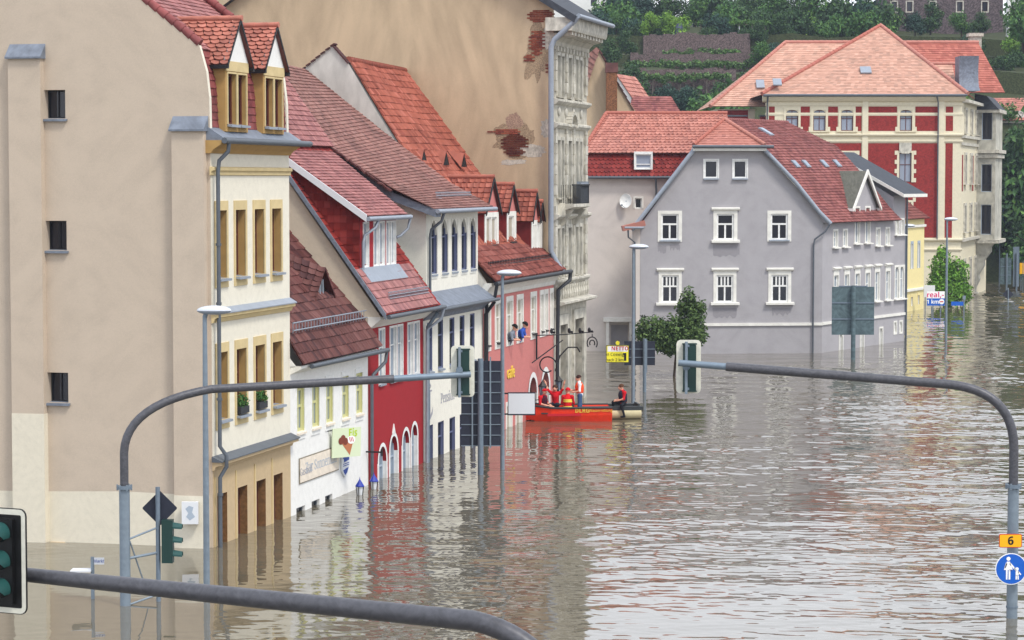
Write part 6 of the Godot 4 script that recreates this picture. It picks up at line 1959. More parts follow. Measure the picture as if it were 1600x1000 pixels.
	part(bd, "white_border", b1, "board_white")
	b1 = MB.new()
	b1.prism(rrect(0.5, 1.1, 0.02), T * P3(0, 0, 0.004), 0.003)
	part(bd, "dark_field", b1, "board_black")
	var hz := MB.new()
	hz.prism(rrect(0.32, 1.02, 0.03), T * P3(0, 0, 0.06), 0.055)
	hz.prism(rrect(0.3, 1.0, 0.02), T * P3(0, 0, -0.03), 0.2)
	part(t, "signal_housing", hz, "board_black")
	for k in 3:
		var y := -0.33 + 0.33 * k
		var ln := MB.new()
		ln.ell(T * Vector3(0, y, 0.065), Vector3(0.1, 0.025, 0.1), T.basis * Basis(Vector3.RIGHT, PI / 2), 16, 0.0)
		part(t, "lens", ln, "lens")
		var v := MB.new()
		for e in 20:
			var a0 := lerpf(-0.35, PI + 0.35, e / 20.0)
			var a1 := lerpf(-0.35, PI + 0.35, (e + 1) / 20.0)
			var l0: float = 0.1 + 0.2 * max(0.0, sin((a0 + 0.35) / (PI + 0.7) * PI))
			var l1: float = 0.1 + 0.2 * max(0.0, sin((a1 + 0.35) / (PI + 0.7) * PI))
			var f := func(a: float, l: float, r: float) -> Vector3: return T * Vector3(cos(a) * r, y + sin(a) * r - l * 0.12, 0.06 + l)
			var n0 := T.basis * Vector3(cos(a0), sin(a0), 0)
			var n1 := T.basis * Vector3(cos(a1), sin(a1), 0)
			v.trin(f.call(a0, 0.0, 0.135), f.call(a1, 0.0, 0.135), f.call(a1, l1, 0.125), n0, n1, n1)
			v.trin(f.call(a0, 0.0, 0.135), f.call(a1, l1, 0.125), f.call(a0, l0, 0.125), n0, n1, n0)
		part(t, "visor", v, "visor")
func signpost(called: String, label: String, base: Vector3, poles: Array, top: float, r := 0.05, m := "galv_dull") -> Node3D:
	var t := thing(called, label, "sign", Transform3D(Basis.IDENTITY, base))
	for x in poles:
		var p := MB.new()
		p.tube([Vector3(x, -2.1, 0), Vector3(x, top, 0)], r, 9)
		part(t, "post", p, m)
	return t
func signs() -> void:
	# large dark sign back on one thick post beside the second lamp
	var b := gp(751, 742)
	var t := signpost("sign_back", "tall dark sign back with silver rails beside the anchor house", b, [0.0], 3.95, 0.1)
	var k := 3800.0 / -b.z
	for i in 8:
		var p := MB.new()
		var y := 3.86 - i * 0.362
		var x0 := -0.66 if i > 2 else -0.62
		p.bx(x0, 0.68, y - 0.35, y, -0.2, -0.17)
		part(t, "panel", p, "panel_dark")
		var rl := MB.new()
		rl.bx(x0, 0.68, y - 0.366, y - 0.34, -0.168, -0.14)
		part(t, "rail", rl, "galv")
	for x in [-0.28, 0.33]:
		var v := MB.new()
		v.bx(x - 0.025, x + 0.025, 0.9, 4.0, -0.14, -0.1)
		part(t, "stiffener", v, "galv")
	# sign on lamp 2: white panel
	var w := thing("blank_sign", "blank white panel with dark edge bolted to the lamp pole by the boats", "sign", Transform3D(Basis.IDENTITY, atz(815, 631, 84.1)))
	var wm := MB.new()
	wm.bx(-0.48, 0.48, -0.4, 0.4, -0.06, 0.0)
	part(w, "frame", wm, "panel_dark")
	wm = MB.new()
	wm.bx(-0.455, 0.455, -0.35, 0.36, 0.0, 0.012)
	part(w, "face", wm, "panel_white")
	for y in [-0.36, 0.36]:
		wm = MB.new()
		wm.bx(-0.7, -0.46, y - 0.025, y + 0.025, -0.05, -0.01)
		part(w, "bracket", wm, "iron")
	# yellow sign on lamp 3
	var yl := thing("advert_sign", "yellow shop direction sign with black arrow on the third lamp pole", "sign", Transform3D(Basis.IDENTITY, atz(965, 553, 106.0)))
	var m := MB.new()
	m.bx(-0.5, 0.5, -0.38, 0.38, -0.04, 0.0)
	part(yl, "plate", m, "sign_yellow")
	m = MB.new()
	for q in [[-0.5, 0.5, 0.36, 0.38], [-0.5, 0.5, -0.38, -0.36], [-0.5, -0.48, -0.36, 0.36], [0.48, 0.5, -0.36, 0.36]]: m.bx(q[0], q[1], q[2], q[3], 0.0, 0.01)
	part(yl, "border", m, "ink")
	m = MB.new()
	m.bx(-0.44, 0.44, 0.1, 0.34, 0.0, 0.005)
	part(yl, "white_strip", m, "ink_white")
	words(yl, "lettering", "NETTO", 0.24, "ink_red", P3(0.1, 0.24, 0.008), 0.006, true)
	words(yl, "lettering", "in Coswig", 0.19, "ink", P3(-0.12, -0.02, 0.006), 0.006)
	words(yl, "lettering", "nach 2 km", 0.17, "ink", P3(-0.12, -0.26, 0.006), 0.006)
	m = MB.new()
	m.prism(V2([[0.28, -0.3], [0.38, -0.3], [0.38, 0.04], [0.24, 0.04], [0.24, -0.04], [0.28, -0.04]]), P3(0, 0, 0.008), 0.006)
	part(yl, "arrow", m, "ink")
	m = MB.new()
	m.lathe([[0, -0.02], [0.09, -0.02], [0.09, 0.02], [0, 0.02]], Vector3.ZERO, 14)
	part(yl, "round_topper", m, "sign_yellow", Transform3D(Basis(Vector3.RIGHT, PI / 2), Vector3(0, 0.48, 0)))
	m = MB.new()
	for y in [-0.3, 0.3]: m.bx(0.5, 0.75, y - 0.02, y + 0.02, -0.03, -0.01)
	part(yl, "bracket", m, "iron")
	# dark three-part sign back behind lamp 3
	b = gp(1007, 612)
	t = signpost("sign_back", "dark sign back of three boards on a thick post behind the yellow sign", b, [0.0], 2.5, 0.085)
	for i in 3:
		m = MB.new()
		m.bx(-0.95, 0.5, 2.38 - i * 0.39 - 0.36, 2.38 - i * 0.39, -0.16, -0.13)
		part(t, "panel", m, "panel_dark")
	m = MB.new()
	for i in 2: m.bx(-0.95, 0.5, 1.99 - i * 0.39, 2.02 - i * 0.39, -0.128, -0.11)
	m.bx(0.08, 0.13, 0.9, 2.45, -0.11, -0.08)
	part(t, "rail", m, "galv")
	# sign backs by the street tree
	b = gp(1124, 549)
	t = signpost("sign_back", "narrow dark sign back on two thin posts between the street tree and grey house", b, [-0.1, 0.42], 2.0, 0.04)
	m = MB.new()
	m.bx(-0.1, 0.75, 0.2, 1.4, -0.1, -0.07)
	part(t, "panel", m, "panel_dark")
	m = MB.new()
	m.bx(-0.15, 0.3, 1.9, 2.15, -0.08, -0.05)
	part(t, "street_name_plate", m, "panel_green")
	m = MB.new()
	m.lathe([[0, -0.015], [0.32, -0.015], [0.32, 0.015], [0, 0.015]], Vector3.ZERO, 18)
	part(t, "round_plate", m, "panel_dark", Transform3D(Basis(Vector3.RIGHT, PI / 2), Vector3(-0.28, 0.85, -0.09)))
	# large grey-green sign back before the grey house
	b = gp(1333, 561)
	t = signpost("sign_back", "large grey-green sign back on one post before the grey house", b, [0.0], 4.1, 0.13, "panel_green")
	for i in 3:
		m = MB.new()
		m.bx(-1.18, 1.18, 4.02 - i * 0.9 - 0.88, 4.02 - i * 0.9, -0.24, -0.2)
		part(t, "panel", m, "panel_green")
	m = MB.new()
	for y in [3.12, 2.22]: m.bx(-1.18, 1.18, y - 0.03, y + 0.04, -0.198, -0.16)
	m.bx(-0.8, 0.8, 4.02, 4.08, -0.24, -0.18)
	part(t, "rail", m, "galv_dull")
	# store sign by the bush
	b = gp(1462, 489)
	t = signpost("store_sign", "white and blue store sign with magenta lettering beside the flooded bush", b, [-0.3, 0.35], 0.5, 0.05)
	m = MB.new()
	m.bx(-0.66, 0.66, 1.1, 1.62, -0.02, 0.02)
	part(t, "white_plate", m, "ink_white")
	m = MB.new()
	m.bx(-0.66, 0.66, 0.55, 1.1, -0.02, 0.018)
	part(t, "blue_plate", m, "sign_blue")
	words(t, "lettering", "real,-", 0.52, "ink_magenta", P3(-0.05, 1.36, 0.024), 0.008, true)
	words(t, "lettering", "1 km", 0.4, "ink_white", P3(-0.22, 0.84, 0.022), 0.008, true)
	m = MB.new()
	m.lathe([[0, -0.01], [0.2, -0.01], [0.2, 0.01], [0, 0.01]], Vector3.ZERO, 16)
	part(t, "round_emblem", m, "ink_white", Transform3D(Basis(Vector3.RIGHT, PI / 2), Vector3(0.43, 0.85, 0.025)))
	m = MB.new()
	m.box(Vector3(0.43, 0.85, 0.04), Vector3(0.26, 0.07, 0.01))
	part(t, "emblem_bar", m, "ink_red")
	var wh := thing("white_cabinet", "plain white board behind the store sign beside the yellow house", "board", Transform3D(Basis.IDENTITY, gp(1452, 486)))
	m = MB.new()
	m.bx(-0.42, 0.42, 1.05, 1.95, -0.2, 0)
	part(wh, "board", m, "panel_white")
	m = MB.new()
	for x in [-0.3, 0.3]: m.tube([Vector3(x, -2.1, -0.1), Vector3(x, 1.05, -0.1)], 0.04, 6)
	part(wh, "legs", m, "galv_dull")
	# right edge sign backs and a lozenge
	b = gp(1576, 453)
	t = signpost("sign_back", "tall grey-green sign back at the far bend beyond the villa", b, [-0.2, 0.7], 3.3, 0.09, "galv_dull")
	m = MB.new()
	m.bx(-0.75, 0.25, 0.5, 2.9, -0.15, -0.11)
	part(t, "panel", m, "panel_green")
	m = MB.new()
	for y in [1.3, 2.1]: m.bx(-0.75, 0.25, y, y + 0.06, -0.108, -0.08)
	part(t, "rail", m, "galv_dull")
	m = MB.new()
	m.bx(0.4, 0.95, 0.3, 3.9, -0.15, -0.11)
	part(t, "panel", m, "galv_dull")
	b = gp(1575, 482)
	t = signpost("lozenge_sign", "small dark lozenge sign just above the water at the far bend", b, [0.0], 1.6, 0.04, "galv")
	m = MB.new()
	m.prism(rrect(0.6, 0.6, 0.03), Transform3D(Basis(Vector3(0, 0, 1), PI / 4), Vector3(0, 1.1, -0.05)), 0.02)
	part(t, "plate", m, "panel_dark")
	b = gp(1598, 452)
	t = signpost("yellow_sign", "small yellow sign at the picture's far right bend", b, [0.0], 2.6, 0.04, "galv_dull")
	m = MB.new()
	m.bx(-0.3, 0.5, 1.4, 2.4, -0.02, 0.02)
	part(t, "plate", m, "sign_amber")
	b = gp(1506, 489)
	t = signpost("street_sign", "low street name sign in the flood before the villa", b, [0.0], 1.25, 0.05, "galv")
	m = MB.new()
	m.bx(-0.95, -0.02, 0.55, 0.85, -0.02, 0.02)
	part(t, "name_plate", m, "sign_blue")
	m = MB.new()
	m.bx(-0.1, 0.12, 1.0, 1.3, -0.04, 0.04)
	part(t, "bracket", m, "galv")
	b = gp(145, 935)
	t = signpost("street_sign", "street name sign nearly drowned before the beige gable", b, [0.0], 1.0, 0.045, "galv")
	m = MB.new()
	m.bx(0.03, 0.28, 0.82, 0.98, -0.015, 0.015)
	m.bx(-0.5, -0.02, 0.66, 0.7, -0.2, 0.2)
	part(t, "name_plate", m, "panel_white")
	words(t, "lettering", "Markt", 0.1, "ink_blue", P3(0.155, 0.9, 0.018), 0.004)
	# little box sign on the beige gable
	var bx := thing("wall_sign", "small white box sign with blue print on the beige gable", "sign", Transform3D(Basis(N, Vector3.UP, -S) * Basis(Vector3.UP, 0.25), R(-0.4, -0.5, 0.98)))
	m = MB.new()
	m.bx(-0.22, 0.22, -0.3, 0.3, -0.08, 0.08)
	part(bx, "box", m, "panel_white")
	m = MB.new()
	m.prism(V2([[-0.12, 0.12], [-0.02, 0.2], [0.1, 0.16], [0.06, 0.02], [0.14, -0.1], [0.0, -0.2], [-0.1, -0.1], [-0.04, 0.0]]), P3(0, 0, 0.084), 0.003)
	part(bx, "print", m, "frame_grey")
	m = MB.new()
	m.box(Vector3(-0.1, 0, -0.2), Vector3(0.06, 0.3, 0.26))
	part(bx, "bracket", m, "galv_dull")
	# inn signs
	var T := Transform3D(Basis(S, Vector3.UP, N), R(6.4, 0))
	var g := thing("inn_board", "long cream inn name board with thin brown frame on the white inn", "sign", T * P3(2.62, 1.24, 0.03))
	m = MB.new()
	m.bx(-1.9, 1.9, -0.39, 0.39, -0.02, 0.0)
	part(g, "frame", m, "stone_dark")
	m = MB.new()
	m.bx(-1.86, 1.86, -0.355, 0.355, 0.0, 0.012)
	part(g, "face", m, "board_cream")
	words(g, "lettering", "Gasthof", 0.3, "ink_grey", P3(-1.35, -0.04, 0.016), 0.004, false, true)
	words(g, "lettering", "Zur Sonnenuhr", 0.42, "frame_grey", P3(0.15, 0.04, 0.016), 0.004, false, true)
	words(g, "lettering", "Mei.", 0.26, "ink_grey", P3(1.6, 0.1, 0.016), 0.004, false, true)
	# ice cream sign, hung askew at an angle to the wall
	var a := R(10.0, 0.12, 1.75)
	var e := R(11.35, 0.62, 1.75)
	var ux := (e - a).normalized()
	var ic := thing("ice_cream_sign", "pale green ice cream sign with cone picture reading Eis", "sign", Transform3D(Basis(ux, Vector3.UP, ux.cross(Vector3.UP)) * Basis(Vector3(0, 0, 1), -0.04), (a + e) / 2))
	m = MB.new()
	m.bx(-0.72, 0.72, -0.46, 0.46, -0.03, 0.0)
	part(ic, "board", m, "sign_mint")
	words(ic, "lettering", "Eis", 0.34, "ink_green", P3(0.3, 0.3, 0.004), 0.006, true)
	m = MB.new()
	m.prism(V2([[-0.28, 0.0], [0.34, 0.08], [0.16, -0.4]]), P3(0, 0, 0.008), 0.006)
	part(ic, "cone", m, "cone")
	m = MB.new()
	for q in [[-0.3, 0.06, 0.13], [-0.2, 0.14, 0.12], [-0.08, 0.04, 0.13]]:
		var cp := PackedVector2Array()
		for i in 12: cp.append(Vector2(q[0] + cos(i * TAU / 12) * q[2], q[1] + sin(i * TAU / 12) * q[2] * 0.9))
		m.prism(cp, P3(0, 0, 0.012 + q[2] * 0.01), 0.004)
	part(ic, "chocolate_scoop", m, "choc")
	m = MB.new()
	var sp := PackedVector2Array()
	for i in 14: sp.append(Vector2(0.22 + cos(i * TAU / 14) * 0.2, 0.08 + sin(i * TAU / 14) * 0.13))
	m.prism(sp, P3(0, 0, 0.011), 0.004)
	part(ic, "vanilla_scoop", m, "ink_white")
	m = MB.new()
	for i in 3: m.box(Vector3(0.14 + i * 0.08, 0.09, 0.013), Vector3(0.03, 0.16, 0.004), Basis(Vector3(0, 0, 1), 0.4))
	part(ic, "syrup_stripe", m, "ink_red")
	m = MB.new()
	m.tube([Vector3(-0.72, 0.4, -0.02), Vector3(-2.6, 0.33, -0.55)], 0.015, 5)
	part(ic, "stay_wire", m, "iron")
	var cr := thing("crest_sign", "blue and white shield-shaped brewery sign on the white inn", "sign", T * P3(5.15, 0.95, 0.06))
	m = MB.new()
	m.prism(V2([[-0.42, 0.3], [0.42, 0.36], [0.44, 0.0], [0.2, -0.28], [-0.1, -0.4], [-0.36, -0.2], [-0.44, 0.05]]), Transform3D.IDENTITY, 0.05)
	part(cr, "shield", m, "panel_white")
	m = MB.new()
	m.prism(V2([[-0.34, 0.24], [0.34, 0.29], [0.3, 0.12], [-0.2, 0.08], [-0.22, 0.18]]), P3(0, 0, 0.006), 0.004)
	m.prism(V2([[-0.3, -0.16], [0.26, -0.1], [0.1, -0.26], [-0.1, -0.33]]), P3(0, 0, 0.006), 0.004)
	for y in [0.02, -0.04]: m.bx(-0.3, 0.3, y, y + 0.025, 0.002, 0.006)
	part(cr, "blue_print", m, "ink_blue")
	for q in [[5.2, 0.5], [6.55, 0.55]]:
		var ln := thing("wall_lantern", "blue capped lantern just above the water at the white inn door", "lantern", T * P3(q[0], 0.05, q[1]), "blue lanterns at the white inn door")
		m = MB.new()
		m.lathe([[0.0, 0.52], [0.02, 0.42], [0.06, 0.36], [0.15, 0.22], [0.15, 0.2]], Vector3.ZERO, 8)
		part(ln, "cap", m, "lantern_blue")
		m = MB.new()
		m.lathe([[0.11, 0.2], [0.075, -0.12], [0.0, -0.12]], Vector3.ZERO, 8)
		part(ln, "glass", m, "panel_white")
		m = MB.new()
		for i in 4: m.tube([Vector3(cos(i * PI / 2) * 0.125, 0.2, sin(i * PI / 2) * 0.125), Vector3(cos(i * PI / 2) * 0.085, -0.13, sin(i * PI / 2) * 0.085)], 0.014, 5)
		m.lathe([[0.09, -0.12], [0.09, -0.2], [0.0, -0.24]], Vector3.ZERO, 8)
		part(ln, "cage", m, "iron")
		m = MB.new()
		m.tube([Vector3(0, -0.2, 0), Vector3(0, -0.3, -0.1), Vector3(0, -0.3, -q[1])], 0.02, 6)
		part(ln, "wall_bracket", m, "iron")
	m = MB.new()
	m.tube([Vector3(0, 0, -0.12), Vector3(0, 0, 0.5)], 0.03, 6)
	m.box(Vector3(0, 0, 0.5), Vector3(0.05, 0.24, 0.04))
	solo("iron_bracket", m, "iron", "short black iron bracket beside the white inn's downpipe", "bracket", T * P3(7.45, 1.1, 0.05))
	# wrought-iron sign arm on the corner of the pink house
	var W := thing("wrought_iron_sign", "ornate wrought iron sign arm with scroll and horseshoe on the pink house corner", "sign", Transform3D(Basis(S, Vector3.UP, N), R(38.2, 0.1, 2.6)))
	m = MB.new()
	var y1 := 0.85
	m.tube([Vector3(-0.8, y1, 0.0), Vector3(-0.1, y1, 0.95), Vector3(0.8, y1 + 0.08, 2.1)], 0.025, 6)
	m.tube([Vector3(-0.8, y1 + 0.1, 0.0), Vector3(-0.8, y1 - 1.0, 0.0)], 0.04, 6)
	m.tube([Vector3(-1.6, y1 - 1.1, 0.0), Vector3(0.2, y1 - 0.25, 0.9)], 0.025, 6)
	part(W, "arm", m, "iron")
	m = MB.new()
	var sc := []
	for i in 26:
		var an := -0.6 + i * 0.24
		var rr := 0.42 - i * 0.006
		sc.append(Vector3(-0.3, y1 - 1.3 + sin(an) * rr, 0.35 + cos(an) * rr))
	m.tube(sc, 0.032, 6)
	m.tube([Vector3(-0.3, y1 - 1.5, 0.7), Vector3(-0.1, y1 - 0.9, 0.85), Vector3(0.1, y1 - 0.55, 1.15), Vector3(0.3, y1 - 0.55, 1.5), Vector3(0.4, y1 - 0.75, 1.6)], 0.032, 6)
	part(W, "scroll", m, "iron")
	m = MB.new()
	for q in [[-0.4, 0.55], [0.1, 1.2], [0.4, 1.6], [0.65, 1.95]]:
		m.ell(Vector3(q[0], y1 + 0.16, q[1]), Vector3(0.05, 0.12, 0.07), Basis.IDENTITY, 8)
		m.box(Vector3(q[0] + 0.06, y1 + 0.1, q[1] + 0.08), Vector3(0.04, 0.09, 0.14))
	part(W, "figures", m, "iron")
	m = MB.new()
	for q in [0.22, 0.11]:
		var hs := []
		for i in 15:
			var an := -0.7 + (PI + 1.4) * i / 14.0
			hs.append(Vector3(0.78, y1 - 0.4 + sin(an) * q * 1.2, 2.05 + cos(an) * q))
		m.tube(hs, 0.028, 6)
	m.tube([Vector3(0.78, y1, 2.05), Vector3(0.78, y1 - 0.14, 2.05)], 0.02, 5)
	part(W, "horseshoe", m, "iron")
	for q in [[36.6, 0.55], [39.4, 0.6]]:
		var L := thing("street_lantern", "black iron lantern on a bracket beside the pink house's arched doors", "lantern", Transform3D(Basis(S, Vector3.UP, N).scaled(Vector3.ONE * 0.72), R(q[0], q[1], 1.0)), "black lanterns on the pink house")
		m = MB.new()
		m.lathe([[0.0, 0.95], [0.04, 0.82], [0.1, 0.75], [0.26, 0.55], [0.27, 0.5], [0.2, 0.5]], Vector3.ZERO, 6)
		part(L, "cap", m, "iron")
		m = MB.new()
		m.lathe([[0.2, 0.5], [0.13, 0.0], [0.0, 0.0]], Vector3.ZERO, 6)
		part(L, "glass", m, "pane_grey")
		m = MB.new()
		for i in 6: m.tube([Vector3(cos(i * TAU / 6) * 0.21, 0.5, -sin(i * TAU / 6) * 0.21), Vector3(cos(i * TAU / 6) * 0.14, 0.0, -sin(i * TAU / 6) * 0.14)], 0.02, 5)
		m.tube([Vector3(0, 0, 0), Vector3(0, -0.25, -0.1), Vector3(0, -0.3, -q[1])], 0.03, 6)
		part(L, "cage", m, "iron")
	# window box plants on the cream front
	for q in [[2.25, 3.42], [3.77, 3.42]]:
		var pt := thing("window_box", "dark planter of leafy green herbs on the cream house window ledge", "planter", Transform3D(Basis(S, Vector3.UP, N), R(q[0], 0.02, q[1] + 0.03)), "planters on the cream house")
		m = MB.new()
		m.bx(-0.34, 0.34, 0.0, 0.2, -0.12, 0.1)
		part(pt, "trough", m, "gutter_black")
		node(pt, "plant", leaf_mesh(60 + int(q[0]), [[Vector3(-0.12, 0.35, 0), Vector3(0.2, 0.2, 0.16)], [Vector3(0.15, 0.32, 0), Vector3(0.2, 0.2, 0.16)]], 240, 0.05, [lin(60, 100, 50), lin(80, 120, 60)]), "leaf")
	var tp := thing("blue_tarpaulin", "bright blue tarpaulin draped between the dark trees", "tarpaulin", Transform3D(Basis.IDENTITY, atz(1577, 338, 236.6)))
	m = MB.new()
	for i in 6: m.quad(Vector3(-0.9 + i * 0.35, -0.8, 0.15 * sin(i * 1.3)), Vector3(-0.55 + i * 0.35, -0.8, 0.15 * sin(i * 1.3 + 1.3)), Vector3(-0.55 + i * 0.35, 0.8 - i * 0.05, 0.15 * sin(i * 2.0 + 1.0)), Vector3(-0.9 + i * 0.35, 0.85 - i * 0.05, 0.15 * sin(i * 2.0 - 1.0)))
	part(tp, "sheet", m, "tarp_blue")
	m = MB.new()
	for x in [-0.9, 1.2]: m.tube([Vector3(x, -14, 0), Vector3(x, 0.9, 0)], 0.05, 6)
	part(tp, "posts", m, "galv_dull")

# ---------- people: one skin over a skeleton of tapered bones ----------
func body_mesh(bones: Array, cell: float, blend := 0.05) -> ArrayMesh:
	var lo := Vector3.INF
	var hi := -Vector3.INF
	for b in bones:
		var r: float = max(b[2], b[3]) + 0.08
		for p in [b[0], b[1]]:
			lo = lo.min(p - Vector3.ONE * r)
			hi = hi.max(p + Vector3.ONE * r)
	var nx := int((hi.x - lo.x) / cell) + 2
	var ny := int((hi.y - lo.y) / cell) + 2
	var nz := int((hi.z - lo.z) / cell) + 2
	var f := PackedFloat32Array()
	f.resize(nx * ny * nz)
	f.fill(9.0)
	var best := PackedFloat32Array()
	best.resize(nx * ny * nz)
	best.fill(9.0)
	var who := PackedInt32Array()
	who.resize(nx * ny * nz)
	for bi in bones.size():
		var b: Array = bones[bi]
		var A: Vector3 = b[0]
		var D: Vector3 = b[1] - A
		var dd: float = max(D.length_squared(), 1e-6)
		var r: float = max(b[2], b[3]) + 0.07
		var i0: Vector3 = (A.min(b[1]) - Vector3.ONE * r - lo) / cell
		var i1: Vector3 = (A.max(b[1]) + Vector3.ONE * r - lo) / cell
		for x in range(max(0, int(i0.x)), min(nx, int(i1.x) + 2)):
			for y in range(max(0, int(i0.y)), min(ny, int(i1.y) + 2)):
				for z in range(max(0, int(i0.z)), min(nz, int(i1.z) + 2)):
					var p := lo + Vector3(x, y, z) * cell
					var t := clampf((p - A).dot(D) / dd, 0, 1)
					var d := p.distance_to(A + D * t) - lerpf(b[2], b[3], t)
					var id := (x * ny + y) * nz + z
					var o := f[id]
					if d < best[id]:
						best[id] = d
						who[id] = bi
					var hgt: float = max(blend - abs(o - d), 0.0) / blend
					f[id] = min(o, d) - hgt * hgt * blend * 0.25
	var vid := {}
	var vs := []
	var cs := []
	for x in nx - 1:
		for y in ny - 1:
			for z in nz - 1:
				var s := 0
				var acc := Vector3.ZERO
				var cnt := 0
				var vals := []
				for c in 8:
					vals.append(f[((x + (c & 1)) * ny + y + ((c >> 1) & 1)) * nz + z + (c >> 2)])
					if vals[c] < 0: s += 1
				if s == 0 or s == 8: continue
				for e in [[0, 1], [2, 3], [4, 5], [6, 7], [0, 2], [1, 3], [4, 6], [5, 7], [0, 4], [1, 5], [2, 6], [3, 7]]:
					if (vals[e[0]] < 0) != (vals[e[1]] < 0):
						var t: float = vals[e[0]] / (vals[e[0]] - vals[e[1]])
						acc += Vector3(e[0] & 1, (e[0] >> 1) & 1, e[0] >> 2).lerp(Vector3(e[1] & 1, (e[1] >> 1) & 1, e[1] >> 2), t)
						cnt += 1
				vid[(x * ny + y) * nz + z] = vs.size()
				vs.append(lo + (Vector3(x, y, z) + acc / cnt) * cell)
				cs.append(bones[who[(x * ny + y) * nz + z]][4])
	var mb := MB.new()
	mb.colored = true
	var norm := []
	norm.resize(vs.size())
	norm.fill(Vector3.ZERO)
	var faces := []
	var str3 := [ny * nz, nz, 1]
	for x in range(1, nx - 1):
		for y in range(1, ny - 1):
			for z in range(1, nz - 1):
				var id := (x * ny + y) * nz + z
				for ax in 3:
					var a := f[id] < 0
					var b := f[id + str3[ax]] < 0
					if a == b: continue
					var u: int = str3[(ax + 1) % 3]
					var w: int = str3[(ax + 2) % 3]
					if not (vid.has(id) and vid.has(id - u) and vid.has(id - w) and vid.has(id - u - w)): continue
					var q := [vid[id - u - w], vid[id - w], vid[id], vid[id - u]]
					if not a: q.reverse()
					faces.append(q)
					var nn: Vector3 = (vs[q[1]] - vs[q[0]]).cross(vs[q[2]] - vs[q[0]])
					for k in q: norm[k] += nn
	for q in faces:
		mb.col = cs[q[0]]
		for tri in [[0, 1, 2], [0, 2, 3]]:
			var i: int = q[tri[0]]
			var j: int = q[tri[1]]
			var k: int = q[tri[2]]
			mb.trin(vs[i], vs[j], vs[k], norm[i].normalized(), norm[j].normalized(), norm[k].normalized())
			var z := mb.c.size()
			mb.c[z - 3] = cs[i]; mb.c[z - 2] = cs[k]; mb.c[z - 1] = cs[j]
	return mb.mesh()
